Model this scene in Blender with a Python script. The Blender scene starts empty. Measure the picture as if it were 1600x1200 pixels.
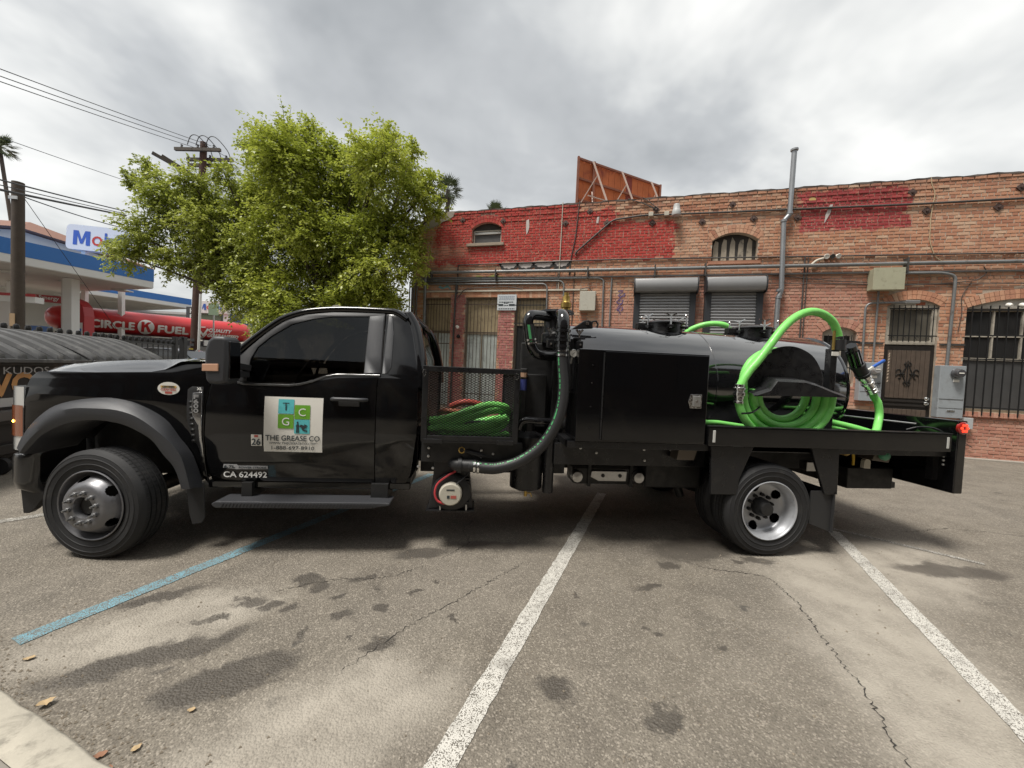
import bpy, bmesh, math, random
from mathutils import Vector, Matrix
random.seed(11)
R = math.radians
scene = bpy.context.scene
col = scene.collection

# ------------------------------------------------------------------ camera
CAM = Vector((2.805, -3.16, 1.575))
YAW, PITCH, ROLL = R(5.8), R(2.0), R(2.5)
FW = Vector((math.sin(YAW), math.cos(YAW), 0)); RT = Vector((math.cos(YAW), -math.sin(YAW), 0)); UP = Vector((0, 0, 1))
_f = FW*math.cos(PITCH) - UP*math.sin(PITCH); _u = RT.cross(_f)
_r = RT*math.cos(ROLL) + _u*math.sin(ROLL); _u2 = -RT*math.sin(ROLL) + _u*math.cos(ROLL)
cd = bpy.data.cameras.new('camera'); cam = bpy.data.objects.new('camera', cd); col.objects.link(cam)
cd.sensor_width = 36; cd.lens = 603/1600*36; cd.clip_start = .05; cd.clip_end = 3000
m = Matrix((( _r.x, _u2.x, -_f.x, CAM.x), (_r.y, _u2.y, -_f.y, CAM.y), (_r.z, _u2.z, -_f.z, CAM.z), (0, 0, 0, 1)))
cam.matrix_world = m; scene.camera = cam

def gp(xc, zc, z=0.0):
    """a point xc metres to the right and zc metres ahead of where the photographer stands"""
    return Vector((CAM.x, CAM.y, 0)) + RT*xc + FW*zc + UP*z

# ------------------------------------------------------------------ node helper
class NT:
    def __init__(s, tree): s.t = tree; s.l = tree.links
    def n(s, typ, **kw):
        nd = s.t.nodes.new(typ)
        for k, v in kw.items(): setattr(nd, k, v)
        return nd
    def put(s, sock, v):
        if v is None: return
        if isinstance(v, bpy.types.NodeSocket): s.l.new(v, sock)
        else:
            if sock.type == 'RGBA' and len(v) == 3: v = (*v, 1)
            sock.default_value = v
    def math(s, op, a, b=None, c=None, clamp=False):
        nd = s.n('ShaderNodeMath', operation=op, use_clamp=clamp)
        for i, v in enumerate((a, b, c)): s.put(nd.inputs[i], v)
        return nd.outputs[0]
    def vmath(s, op, a, b=None):
        nd = s.n('ShaderNodeVectorMath', operation=op)
        s.put(nd.inputs[0], a); s.put(nd.inputs[1], b)
        return nd.outputs['Value'] if op in ('LENGTH', 'DOT_PRODUCT', 'DISTANCE') else nd.outputs[0]
    def noise(s, vec, scale, detail=4, rough=.55, dist=0, out='Fac'):
        nd = s.n('ShaderNodeTexNoise'); s.put(nd.inputs['Vector'], vec)
        nd.inputs['Scale'].default_value = scale; nd.inputs['Detail'].default_value = detail
        nd.inputs['Roughness'].default_value = rough; nd.inputs['Distortion'].default_value = dist
        return nd.outputs[out]
    def voro(s, vec, scale, feature='F1', out='Distance', rnd=1):
        nd = s.n('ShaderNodeTexVoronoi', feature=feature); s.put(nd.inputs['Vector'], vec)
        nd.inputs['Scale'].default_value = scale; nd.inputs['Randomness'].default_value = rnd
        return nd.outputs[out]
    def ramp(s, fac, stops, interp='LINEAR'):
        nd = s.n('ShaderNodeValToRGB'); s.put(nd.inputs[0], fac); cr = nd.color_ramp; cr.interpolation = interp
        while len(cr.elements) < len(stops): cr.elements.new(.5)
        for e, (p, c) in zip(cr.elements, stops):
            e.position = p; e.color = (c, c, c, 1) if not hasattr(c, '__len__') else (*c, 1)
        return nd.outputs[0]
    def step(s, v, a, b, lo=0., hi=1.):
        nd = s.n('ShaderNodeMapRange', interpolation_type='SMOOTHSTEP'); s.put(nd.inputs[0], v)
        nd.inputs[1].default_value = a; nd.inputs[2].default_value = b; nd.inputs[3].default_value = lo; nd.inputs[4].default_value = hi
        return nd.outputs[0]
    def mix(s, fac, a, b, blend='MIX'):
        nd = s.n('ShaderNodeMix', data_type='RGBA', blend_type=blend); s.put(nd.inputs[0], fac)
        s.put(nd.inputs[6], a); s.put(nd.inputs[7], b)
        return nd.outputs[2]
    def sep(s, v):
        nd = s.n('ShaderNodeSeparateXYZ'); s.put(nd.inputs[0], v); return nd.outputs
    def comb(s, x, y, z):
        nd = s.n('ShaderNodeCombineXYZ')
        for i, v in enumerate((x, y, z)): s.put(nd.inputs[i], v)
        return nd.outputs[0]
    def bump(s, h, strength=.3, dist=.01):
        nd = s.n('ShaderNodeBump'); nd.inputs['Strength'].default_value = strength; nd.inputs['Distance'].default_value = dist
        s.put(nd.inputs['Height'], h); return nd.outputs[0]

# ------------------------------------------------------------------ overcast sky and a weak, broad sun
SUN_EL, SUN_AZ = R(66), R(238)           # azimuth measured from +Y towards +X
world = bpy.data.worlds.new('World'); scene.world = world; world.use_nodes = True
w = NT(world.node_tree); world.node_tree.nodes.clear()
tc = w.n('ShaderNodeTexCoord').outputs['Generated']
sky = w.n('ShaderNodeTexSky', sky_type='NISHITA'); sky.sun_disc = False
sky.sun_elevation = SUN_EL; sky.sun_rotation = SUN_AZ; sky.dust_density = 4; sky.air_density = 1
dx, dy, dz = w.sep(tc)
den = w.math('ADD', w.math('MAXIMUM', dz, 0.0), .32)
pv = w.comb(w.math('DIVIDE', dx, den), w.math('DIVIDE', dy, den), 0.7)
pv = w.vmath('ADD', pv, (4.3, 1.1, 0))
n1 = w.noise(pv, 1.25, 5, .52, .35); n2 = w.noise(pv, 3.4, 4, .55, .2)
cl = w.math('ADD', w.math('MULTIPLY', n1, .78), w.math('MULTIPLY', n2, .22))
cloud = w.ramp(cl, [(.36, (.38, .395, .405)), (.46, (.52, .535, .545)), (.53, (.72, .73, .725)), (.61, (.95, .95, .93)), (.69, (1.15, 1.15, 1.12))])
cloud = w.mix(1.0, cloud, (3.64, 3.62, 3.55), 'MULTIPLY')
skyc = w.mix(.94, sky.outputs[0], cloud)
bg = w.n('ShaderNodeBackground'); w.put(bg.inputs[0], skyc); bg.inputs[1].default_value = .1
wo = w.n('ShaderNodeOutputWorld'); w.l.new(bg.outputs[0], wo.inputs[0])
sl = bpy.data.lights.new('sun', 'SUN'); sl.energy = 1.5; sl.angle = R(16); sl.color = (1, .96, .895)
so = bpy.data.objects.new('sun', sl); col.objects.link(so)
sd = Vector((math.sin(SUN_AZ)*math.cos(SUN_EL), math.cos(SUN_AZ)*math.cos(SUN_EL), math.sin(SUN_EL)))
so.rotation_euler = sd.to_track_quat('Z', 'Y').to_euler(); so.location = (0, 0, 30)
vs = scene.view_settings; vs.view_transform = 'Standard'; vs.look = 'None'; vs.exposure = 1.64; vs.gamma = 1
scene.cycles.use_denoising = True
scene.cycles.max_bounces = 8; scene.cycles.transparent_max_bounces = 24

# ------------------------------------------------------------------ mesh helper
def spline(pts, n=6, closed=False):
    P = [Vector(p) for p in pts]; out = []; N = len(P)
    rng = range(N) if closed else range(N-1)
    for i in rng:
        if closed: a, b, c, d = P[i-1], P[i], P[(i+1) % N], P[(i+2) % N]
        else: a, b, c, d = P[max(i-1, 0)], P[i], P[i+1], P[min(i+2, N-1)]
        for k in range(n):
            t = k/n
            out.append(.5*((2*b)+(c-a)*t+(2*a-5*b+4*c-d)*t*t+(3*b-a-3*c+d)*t**3))
    if not closed: out.append(P[-1])
    return out

class MB:
    def __init__(s): s.v = []; s.f = []
    def add(s, vs, fs):
        o = len(s.v); s.v += [tuple(v) for v in vs]; s.f += [tuple(i+o for i in f) for f in fs]; return s
    def box(s, x0, x1, y0, y1, z0, z1):
        return s.add([(x0,y0,z0),(x1,y0,z0),(x1,y1,z0),(x0,y1,z0),(x0,y0,z1),(x1,y0,z1),(x1,y1,z1),(x0,y1,z1)],
                     [(0,3,2,1),(4,5,6,7),(0,1,5,4),(1,2,6,5),(2,3,7,6),(3,0,4,7)])
    def bar(s, p, q, w, h, up=(0,0,1)):
        p = Vector(p); q = Vector(q); d = (q-p).normalized(); u = Vector(up)
        if abs(d.dot(u)) > .98: u = Vector((0,1,0)) if abs(d.y) < .9 else Vector((1,0,0))
        x = d.cross(u).normalized(); u = x.cross(d)
        a = x*w/2; b = u*h/2
        return s.add([p-a-b, p+a-b, p+a+b, p-a+b, q-a-b, q+a-b, q+a+b, q-a+b],
                     [(3,2,1,0),(4,5,6,7),(0,1,5,4),(1,2,6,5),(2,3,7,6),(3,0,4,7)])
    def tube(s, pts, r, n=10, caps=True, closed=False):
        P = [Vector(p) for p in pts]; N = len(P); rr = r if hasattr(r, '__len__') else [r]*N
        t0 = (P[1]-P[0]).normalized(); u = Vector((0,0,1)) if abs(t0.z) < .9 else Vector((1,0,0))
        u = (u - t0*u.dot(t0)).normalized(); o = len(s.v)
        for i, p in enumerate(P):
            if closed: t = (P[(i+1) % N]-P[i-1]).normalized()
            else: t = ((P[i+1] if i < N-1 else P[i]) - (P[i-1] if i else P[i])).normalized()
            u = u - t*u.dot(t)
            if u.length < 1e-6: u = t.orthogonal()
            u = u.normalized(); x = t.cross(u)
            for k in range(n):
                a = 2*math.pi*k/n; s.v.append(tuple(p + (u*math.cos(a)+x*math.sin(a))*rr[i]))
        for i in range(N if closed else N-1):
            j = (i+1) % N
            for k in range(n):
                s.f.append((o+i*n+k, o+i*n+(k+1) % n, o+j*n+(k+1) % n, o+j*n+k))
        if caps and not closed:
            s.f.append(tuple(o+k for k in range(n))[::-1]); s.f.append(tuple(o+(N-1)*n+k for k in range(n)))
        return s
    def cyl(s, p, q, r, n=16): return s.tube([p, q], r, n)
    def lathe(s, prof, n=48, origin=(0,0,0), ax=(0,1,0), skip=None, closed=False):
        """prof: (radius, distance along ax)"""
        A = Vector(ax).normalized(); U = A.orthogonal().normalized()
        if abs(A.y) > .99: U = Vector((1,0,0))
        W = A.cross(U); O = Vector(origin); o = len(s.v); M = len(prof)
        for r, d in prof:
            for k in range(n):
                a = 2*math.pi*k/n; s.v.append(tuple(O + A*d + (U*math.cos(a)+W*math.sin(a))*max(r, 1e-5)))
        for i in range(M if closed else M-1):
            j = (i+1) % M
            for k in range(n):
                if skip and skip(i, k): continue
                s.f.append((o+i*n+k, o+j*n+k, o+j*n+(k+1) % n, o+i*n+(k+1) % n))
        return s
    def prism(s, poly, a0, a1, plane='xz'):
        n = len(poly)
        def P(p, a): return (p[0], a, p[1]) if plane == 'xz' else ((p[0], p[1], a) if plane == 'xy' else (a, p[0], p[1]))
        vs = [P(p, a0) for p in poly] + [P(p, a1) for p in poly]
        return s.add(vs, [tuple(range(n)), tuple(range(2*n-1, n-1, -1))] + [(i, i+n, (i+1) % n + n, (i+1) % n) for i in range(n)])
    def grid(s, rows):
        """rows: equal-length lists of points"""
        o = len(s.v); n = len(rows[0])
        for r in rows: s.v += [tuple(p) for p in r]
        for i in range(len(rows)-1):
            for k in range(n-1): s.f.append((o+i*n+k, o+i*n+k+1, o+(i+1)*n+k+1, o+(i+1)*n+k))
        return s
    def xf(s, M): s.v = [tuple(M @ Vector(v)) for v in s.v]; return s

def tag(o, label=None, cat=None, group=None, kind=None):
    if label: o['label'] = label
    if cat: o['category'] = cat
    if group: o['group'] = group
    if kind: o['kind'] = kind
    return o
def attach(o, parent):
    o.parent = parent
    b = parent
    while b is not None and 'base' not in b.keys(): b = b.parent
    if b is not None and b == parent and parent.type == 'EMPTY' and parent['base'] == 1:
        o.matrix_parent_inverse = Matrix.Translation(-Vector(parent.location))
def link(name, me, parent=None):
    o = bpy.data.objects.new(name, me); col.objects.link(o)
    if parent is not None: attach(o, parent)
    return o
def mesh(name, mb, mat, smooth=None, fix=True):
    me = bpy.data.meshes.new(name); me.from_pydata(mb.v, [], mb.f)
    if fix:
        bm = bmesh.new(); bm.from_mesh(me); bmesh.ops.remove_doubles(bm, verts=bm.verts, dist=1e-5)
        bmesh.ops.recalc_face_normals(bm, faces=bm.faces); bm.to_mesh(me); bm.free()
    if mat: me.materials.append(mat)
    if smooth:
        me.polygons.foreach_set('use_smooth', [True]*len(me.polygons)); me.set_sharp_from_angle(angle=R(smooth))
    me.update(); return me
def build(name, mb, mat, parent=None, smooth=None, bevel=None, fix=True):
    o = link(name, mesh(name, mb, mat, smooth, fix), parent)
    if bevel:
        b = o.modifiers.new('bevel', 'BEVEL'); b.width = bevel; b.segments = 2; b.limit_method = 'ANGLE'; b.angle_limit = R(35)
    return o
def thing(name, label, cat, loc=(0,0,0), rz=0, group=None, world=True):
    """an Empty at the base of a thing; with world=True its parts are given in world coordinates"""
    o = bpy.data.objects.new(name, None); col.objects.link(o); o.location = loc; o.rotation_euler = (0,0,rz)
    o.empty_display_size = .2; o['base'] = 1 if (world and not rz) else 0
    return tag(o, label, cat, group)
def copy_tree(o, parent=None, loc=None, rz=None, label=None):
    c = o.copy(); col.objects.link(c); c.parent = parent
    for ch in [x for x in bpy.data.objects if x.parent == o]: copy_tree(ch, c)
    if loc is not None: c.location = loc
    if rz is not None: c.rotation_euler = (0,0,rz)
    if label: c['label'] = label
    return c
def text(name, s, size, mat, M, parent=None, bold=0.0, depth=0.0, width=None, shear=0, spacing=1.0):
    """flat lettering: M places the text's own xy plane; width squeezes it to that length, centred on M's origin"""
    cu = bpy.data.curves.new(name, 'FONT'); cu.body = s; cu.size = size; cu.align_x = 'CENTER'; cu.align_y = 'CENTER'
    cu.extrude = depth; cu.shear = shear; cu.space_character = spacing; cu.resolution_u = 3
    t = bpy.data.objects.new('tmp', cu); me = bpy.data.meshes.new_from_object(t); bpy.data.objects.remove(t)
    xs = [v.co.x for v in me.vertices]; k = width/(max(xs)-min(xs)) if width and xs else 1
    cx = (max(xs)+min(xs))/2; ys = [v.co.y for v in me.vertices]; cy = (max(ys)+min(ys))/2
    for v in me.vertices: v.co = M @ Vector(((v.co.x-cx)*k, v.co.y-cy, v.co.z))
    if bold:      # embolden by overprinting slightly shifted copies
        bm = bmesh.new(); dirs = ((0,0),(1,0),(-1,0),(0,1),(0,-1))
        for i, (ax_, ay_) in enumerate(dirs):
            m2 = me.copy(); dv = (M @ Vector((ax_*bold, ay_*bold, .0002*i)))-(M @ Vector((0,0,0)))
            for v in m2.vertices: v.co += dv
            bm.from_mesh(m2); bpy.data.meshes.remove(m2)
        bm.to_mesh(me); bm.free()
    me.materials.clear(); me.materials.append(mat); me.name = name
    return link(name, me, parent)
def facing(p, right=(1,0,0), up=(0,0,1)):
    """matrix whose x runs along right and y along up, at p"""
    r = Vector(right).normalized(); u = Vector(up); u = (u-r*u.dot(r)).normalized(); n = r.cross(u)
    return Matrix(((r.x,u.x,n.x,p[0]),(r.y,u.y,n.y,p[1]),(r.z,u.z,n.z,p[2]),(0,0,0,1)))

# ------------------------------------------------------------------ materials
MATS = {}
def M(name, c=(.5,.5,.5), rough=.5, metal=0., ior=1.5, coat=0., var=0., vscale=6, bump=0., bscale=60, emit=None, rvar=0., dirt=None, coat_ior=1.5, trans=0.):
    if name in MATS: return MATS[name]
    mt = bpy.data.materials.new(name); mt.use_nodes = True; t = NT(mt.node_tree); b = mt.node_tree.nodes['Principled BSDF']
    b.inputs['Roughness'].default_value = rough; b.inputs['Metallic'].default_value = metal; b.inputs['IOR'].default_value = ior
    b.inputs['Coat Weight'].default_value = coat; b.inputs['Coat Roughness'].default_value = .03; b.inputs['Coat IOR'].default_value = coat_ior
    b.inputs['Transmission Weight'].default_value = trans
    pos = t.n('ShaderNodeNewGeometry').outputs['Position']
    cc = (*c, 1)
    if var:
        f = t.noise(pos, vscale, 5, .6)
        cc = t.mix(f, tuple(x*(1-var) for x in c), tuple(min(1, x*(1+var)) for x in c))
    if dirt:
        f = t.step(t.noise(pos, dirt[1], 6, .65, .4), .52, .72); cc = t.mix(t.math('MULTIPLY', f, dirt[2]), cc, dirt[0])
    t.put(b.inputs['Base Color'], cc)
    if rvar: t.put(b.inputs['Roughness'], t.step(t.noise(pos, vscale*1.7, 5, .6), .3, .7, max(.02, rough-rvar), min(1, rough+rvar)))
    if bump: t.put(b.inputs['Normal'], t.bump(t.noise(pos, bscale, 4, .6), bump, .004))
    if emit: b.inputs['Emission Color'].default_value = (*emit[0], 1); b.inputs['Emission Strength'].default_value = emit[1]
    MATS[name] = mt; return mt
# ------------------------------------------------------------------ the ground
def wave_coords(t):
    pos = t.n('ShaderNodeNewGeometry').outputs['Position']
    wob = t.noise(pos, 2.2, 6, .66, 0, 'Color')
    wv = t.vmath('ADD', pos, t.vmath('MULTIPLY', t.vmath('SUBTRACT', wob, (.5,.5,.5)), (.42,.42,0)))
    wob2 = t.noise(pos, 16, 5, .7, 0, 'Color'); wv = t.vmath('ADD', wv, t.vmath('MULTIPLY', t.vmath('SUBTRACT', wob2, (.5,.5,.5)), (.09,.09,0)))
    return pos, wv
def blob(t, wv, cx, cy, rx, ry, rot, soft=.35):
    x, y, z = t.sep(t.vmath('SUBTRACT', wv, (cx, cy, 0)))
    c, s = math.cos(rot), math.sin(rot)
    u = t.math('DIVIDE', t.math('ADD', t.math('MULTIPLY', x, c), t.math('MULTIPLY', y, s)), rx)
    v = t.math('DIVIDE', t.math('SUBTRACT', t.math('MULTIPLY', y, c), t.math('MULTIPLY', x, s)), ry)
    d = t.math('SQRT', t.math('ADD', t.math('MULTIPLY', u, u), t.math('MULTIPLY', v, v)))
    return t.step(d, 1+soft, 1-soft)
def asphalt_nodes(t):
    pos, wv = wave_coords(t)
    grit = t.voro(pos, 120, 'F1', 'Color'); g1 = t.sep(grit)[0]; g2 = t.sep(t.voro(pos, 170, 'F1', 'Color'))[1]
    big = t.noise(pos, .55, 5, .6); mid = t.noise(pos, 3.5, 6, .62)
    base = t.ramp(mid, [(.28, (.122,.105,.083)), (.5, (.166,.145,.115)), (.72, (.212,.187,.150))])
    base = t.mix(t.math('MULTIPLY', t.step(big, .4, .68), .45), base, (.215,.192,.160))
    base = t.mix(t.math('MULTIPLY', t.step(t.noise(pos, 1.3, 6, .7, .6), .53, .66), .38), base, (.095,.083,.068))
    base = t.mix(t.step(g1, .66, .98, 0, .52), base, (.40,.355,.295))
    base = t.mix(t.step(g2, .58, .92, 0, .46), base, (.065,.056,.045))
    light = None
    for a in ((5.55,-.75,.42,1.35,R(-18)), (4.95,-1.75,.30,.75,R(-12)), (1.05,-.75,.55,.22,R(28)), (2.25,-1.45,.5,.3,R(20)), (6.6,-.2,.8,.4,R(30))):
        b_ = blob(t, wv, *a, soft=.45); light = b_ if light is None else t.math('MAXIMUM', light, b_)
    base = t.mix(t.math('MULTIPLY', light, t.step(mid, .3, .65, .40, .85)), base, (.38,.345,.29))
    dark = None
    for a in ((1.22,-1.0,.44,.10,R(30)), (1.66,-1.16,.27,.13,R(25)), (2.35,-.98,.08,.07,0), (1.65,-.28,.09,.06,0), (1.78,-.36,.07,.06,0), (1.72,-.62,.06,.05,0),
              (1.55,-.55,.08,.05,0), (2.05,-.3,.045,.035,0), (2.28,-.72,.05,.05,0), (2.05,-.72,.06,.04,0), (1.4,-.5,.09,.05,R(25)), (4.9,.15,.5,.22,R(10)), (5.35,-.05,.12,.09,0),
              (4.15,-.45,.09,.05,0), (3.3,-1.35,.12,.07,0), (3.75,-1.5,.07,.05,0), (4.5,-.12,.12,.06,0), (7.0,-.25,.5,.12,R(-10)), (2.45,.1,.25,.09,R(10)), (3.0,.25,.3,.12,0), (1.95,-.5,.03,.025,0), (2.2,-.45,.025,.02,0), (2.5,-.5,.03,.03,0), (1.9,-.85,.04,.03,0), (2.15,-.95,.03,.02,0), (2.62,-.35,.035,.025,0), (1.3,-.68,.1,.035,R(25)), (2.75,-.75,.03,.03,0), (3.6,-.55,.03,.03,0), (3.95,-.9,.04,.03,0), (4.3,-1.1,.03,.025,0), (5.05,.1,.06,.04,0), (5.2,-.12,.05,.03,0), (.85,-.5,.2,.06,R(25))):
        b_ = blob(t, wv, *a, soft=.26); dark = b_ if dark is None else t.math('MAXIMUM', dark, b_)
    base = t.mix(t.math('MULTIPLY', dark, t.step(mid, .25, .6, .55, .85)), base, (.055,.047,.038))
    spots = t.step(t.voro(wv, 2.3, 'F1', 'Distance'), .11, .05)
    base = t.mix(t.math('MULTIPLY', spots, t.step(t.noise(pos, .9, 2), .44, .56, 0, .75)), base, (.055,.05,.044))
    h = t.math('ADD', t.math('MULTIPLY', t.voro(pos, 95), -1), t.math('MULTIPLY', t.noise(pos, 40, 4, .7), .7))
    return pos, base, h, dark
def ground_material():
    mt = bpy.data.materials.new('asphalt'); mt.use_nodes = True; t = NT(mt.node_tree); b = mt.node_tree.nodes['Principled BSDF']
    pos, base, h, dark = asphalt_nodes(t)
    t.put(b.inputs['Base Color'], base); t.put(b.inputs['Roughness'], t.math('SUBTRACT', .88, t.math('MULTIPLY', dark, .25)))
    t.put(b.inputs['Normal'], t.bump(h, .8, .008)); return mt
def paint_material(name, c, wear):
    mt = bpy.data.materials.new(name); mt.use_nodes = True; t = NT(mt.node_tree); b = mt.node_tree.nodes['Principled BSDF']
    pos = t.n('ShaderNodeNewGeometry').outputs['Position']
    cc = t.mix(t.noise(pos, 9, 5, .65), tuple(x*.74 for x in c), tuple(min(1, x*1.12) for x in c))
    g = t.math('ADD', t.math('MULTIPLY', t.voro(pos, 170), .9), t.noise(pos, 28, 6, .75))
    bare = t.step(g, wear, wear+.12)
    big = t.step(t.noise(pos, 3.2, 3, .6), .56, .72)
    bare = t.math('MAXIMUM', bare, t.math('MULTIPLY', big, .55))
    t.put(b.inputs['Base Color'], t.mix(bare, cc, (.13,.118,.10))); b.inputs['Roughness'].default_value = .8
    t.put(b.inputs['Normal'], t.bump(t.math('MULTIPLY', t.voro(pos, 150), -1), .4, .005)); return mt
g = MB(); g.grid([[(x, y, 0) for x in (-600, 600)] for y in (-600, 600)])
tag(build('ground', g, ground_material()), kind='structure')
LD = Vector((math.cos(R(61.3)), math.sin(R(61.3)), 0)); LN = Vector((-LD.y, LD.x, 0))
def stripe(name, p, q, wd, mat, z=.004):
    p = Vector((p[0], p[1], z)); q = Vector((q[0], q[1], z)); d = (q-p).normalized(); n = Vector((-d.y, d.x, 0)); rows = []
    N = max(6, int((q-p).length/.06))
    for i in range(N+1):
        c = p.lerp(q, i/N); rows.append([c+n*(wd/2+random.uniform(-.004, .004)), c-n*(wd/2+random.uniform(-.004, .004))])
    return tag(build(name, MB().grid(rows), mat), kind='structure')
WP = paint_material('white_line_paint', (.56,.54,.49), 1.0); BP = paint_material('blue_line_paint', (.17,.35,.42), .90); FP = paint_material('faded_line_paint', (.58,.56,.51), .80)
stripe('parking_line', (2.70,-1.75), (4.56,1.75), .115, WP)
stripe('parking_line', (5.37,-1.78), (6.72,.56), .115, WP)
stripe('parking_line', (.415,-.885), (2.26,2.55), .108, BP)
stripe('parking_line', (6.78,.62), (7.5,-.16), .06, FP)
stripe('parking_line', (-1.75,.45), (-.55,1.5), .10, FP)
def crack(pts, wmax, mat, nm='pavement_crack'):
    P = spline([(x, y, .003) for x, y in pts], 26); rows = []
    for i, p in enumerate(P):
        d = (P[min(i+1, len(P)-1)]-P[max(i-1, 0)]).normalized(); n = Vector((-d.y, d.x, 0))
        off = n*random.uniform(-.016, .016); ww = wmax*random.choice((.25,.4,.5,.7,1.0))*min(1, 6*min(i, len(P)-1-i)/len(P)+.15)
        rows.append([p+off+n*ww/2, p+off-n*ww/2])
    tag(build(nm, MB().grid(rows), mat), kind='structure')
CR = M('crack_dark', (.030,.027,.024), .95)
crack([(3.3,-.05),(3.07,-.27),(2.75,-.58),(2.42,-.89),(2.17,-1.21)], .007, CR)
crack([(4.6,-.02),(4.85,-.2),(5.19,-.31),(5.2,-.55),(5.13,-.8),(4.98,-1.15),(4.88,-1.42),(4.70,-1.74),(4.6,-2.1)], .009, CR)
crack([(2.9,.9),(2.78,.6),(2.82,.3),(2.6,.0)], .008, CR)
crack([(7.1,.7),(7.6,.55),(8.3,.62),(9.2,.3)], .008, CR)
crack([(1.5,-.45),(1.85,-.3),(2.2,-.28),(2.5,-.1)], .007, CR)
# kerb at the head of the stalls and the pavement behind it, where the photographer stands
CON = M('kerb_concrete', (.43,.395,.325), .9, var=.22, vscale=11, bump=.5, bscale=45, dirt=((.10,.09,.075), 7, .7))
PAV = M('pavement_concrete', (.235,.215,.185), .92, var=.2, vscale=5, bump=.4, bscale=60, dirt=((.09,.08,.065), 4, .6))
kd = Vector((.899, -.438, 0)); kn = Vector((-.438, -.899, 0)); k0 = Vector((.74, -1.275, 0))
NK = 44; rows = []
for j in range(NK+1):
    c = k0 + kd*(-2.6+j*.115); e = random.uniform(-.004, .004)+(.012 if random.random() < .12 else 0)
    rows.append([c+UP*-.02+kn*e, c+UP*.085+kn*(.006+e), c+UP*.10+kn*(.022+e), c+UP*.102+kn*.15])
tag(build('kerb', MB().grid(rows), CON, smooth=50), kind='structure')
a = k0+kd*-2.6+kn*.15; b_ = k0+kd*2.5+kn*.15
tag(build('pavement', MB().grid([[a+UP*.098, b_+UP*.098], [a+kn*2.6+UP*.098, b_+kn*2.6+UP*.098]]), PAV), kind='structure')
# fallen leaves and litter
LEAF = M('dry_leaf', (.40,.29,.16), .75, var=.35, vscale=60); LEAF3 = LEAF; LEAF2 = M('dry_leaf_brown', (.24,.12,.07), .8, var=.4, vscale=60)
def dry_leaf(x, y, z, s, rz, mat, label):
    s *= .85
    mb = MB(); pts = []
    for i in range(9):
        u = i/8; wdt = math.sin(math.pi*u)**.8*.32*s*random.uniform(.8, 1.15); hh = .004+.14*s*(u-.5)**2*2+random.uniform(0, .02)*s
        pts.append([Vector(((u-.5)*s, -wdt, hh+.12*s*random.random())), Vector(((u-.5)*s, 0, hh)), Vector(((u-.5)*s, wdt, hh+.12*s*random.random()))])
    mb.grid(pts).xf(Matrix.Translation((x, y, z)) @ Matrix.Rotation(rz, 4, 'Z'))
    o = build('fallen_leaf', mb, mat, smooth=60); tag(o, label, 'leaf', 'dry leaves lying on the asphalt')
dry_leaf(.62,-1.02,.004,.055,.4,LEAF,'yellow dry leaf on asphalt just below the end of the blue line')
dry_leaf(.98,-1.31,.012,.075,.9,LEAF,'curled tan leaf lying beside the kerb edge')
dry_leaf(1.62,-1.37,.004,.04,.2,LEAF,'small tan leaf at the lower edge of the dark stain')
for x, y, sz, rz, mt_, lb_ in ((1.42,-1.56,.055,.5,LEAF2,'largest rust brown leaf of the small heap near the kerb'),(1.50,-1.62,.04,2.1,LEAF2,'curled brown leaf lowest in the small heap near the kerb'),(1.53,-1.54,.045,1.2,LEAF,'orange leaf on the right of the small heap near the kerb')): dry_leaf(x, y, .004, sz, rz, mt_, lb_)

gr_ = MB(); rg_ = random.Random(21)
for k in range(900):
    u = rg_.random(); q = k0+kd*rg_.uniform(-.6,1.6)-kn*abs(rg_.gauss(0,.10)) if k < 420 else Vector((rg_.uniform(-.5,7),rg_.uniform(-2,.2),0)); s_ = rg_.uniform(.003,.009)
    gr_.add([(q.x+s_,q.y,.002),(q.x-.5*s_,q.y+.9*s_,.002),(q.x-.5*s_,q.y-.8*s_,.002),(q.x,q.y,.002+s_)], [(0,1,3),(1,2,3),(2,0,3)])
tag(build('grit', gr_, M('loose_grit', (.26,.22,.17), .9, var=.5, vscale=90), fix=False), 'loose grit and crumbs scattered on the asphalt', 'grit', kind='stuff')
# ------------------------------------------------------------------ the tank truck (X runs from nose to tail, the near side is at small Y)
YC = 1.2
BLK = M('black_paint', (.004,.004,.0045), .10, ior=1.38, coat=.5, coat_ior=1.45, rvar=.04, vscale=3, dirt=((.020,.018,.015), 2.2, .35))
TANKP = M('tank_black_paint', (.007,.007,.008), .12, ior=1.75, coat=1., coat_ior=1.75, rvar=.05, vscale=2.2)
SATIN = M('satin_black_steel', (.010,.010,.011), .34, ior=1.5, rvar=.1, vscale=8, dirt=((.035,.032,.028), 9, .35))
FRAMEB = M('frame_black', (.012,.012,.012), .55, rvar=.12, vscale=8, dirt=((.05,.045,.04), 7, .4))
PLAST = M('dark_grey_plastic', (.036,.037,.041), .46, bump=.25, bscale=420)
PLASB = M('black_plastic', (.016,.016,.017), .5, bump=.2, bscale=350)
RUB = M('tyre_rubber', (.014,.014,.015), .72, var=.25, vscale=14, bump=.25, bscale=90, dirt=((.045,.042,.038), 8, .5))
RUBB = M('hose_rubber', (.018,.018,.019), .5, bump=.2, bscale=120)
CHR = M('bright_metal', (.72,.72,.70), .22, 1.0, rvar=.1, vscale=30)
GALV = M('zinc_metal', (.52,.52,.51), .4, .9, var=.2, vscale=30)
WSTEEL = M('grey_wheel_paint', (.19,.19,.20), .38, .55, var=.12, vscale=20, dirt=((.10,.095,.09), 14, .5))
WSTEEL2 = M('silver_wheel_paint', (.38,.39,.41), .38, .35, var=.1, vscale=20, dirt=((.2,.19,.18), 14, .4))
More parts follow.
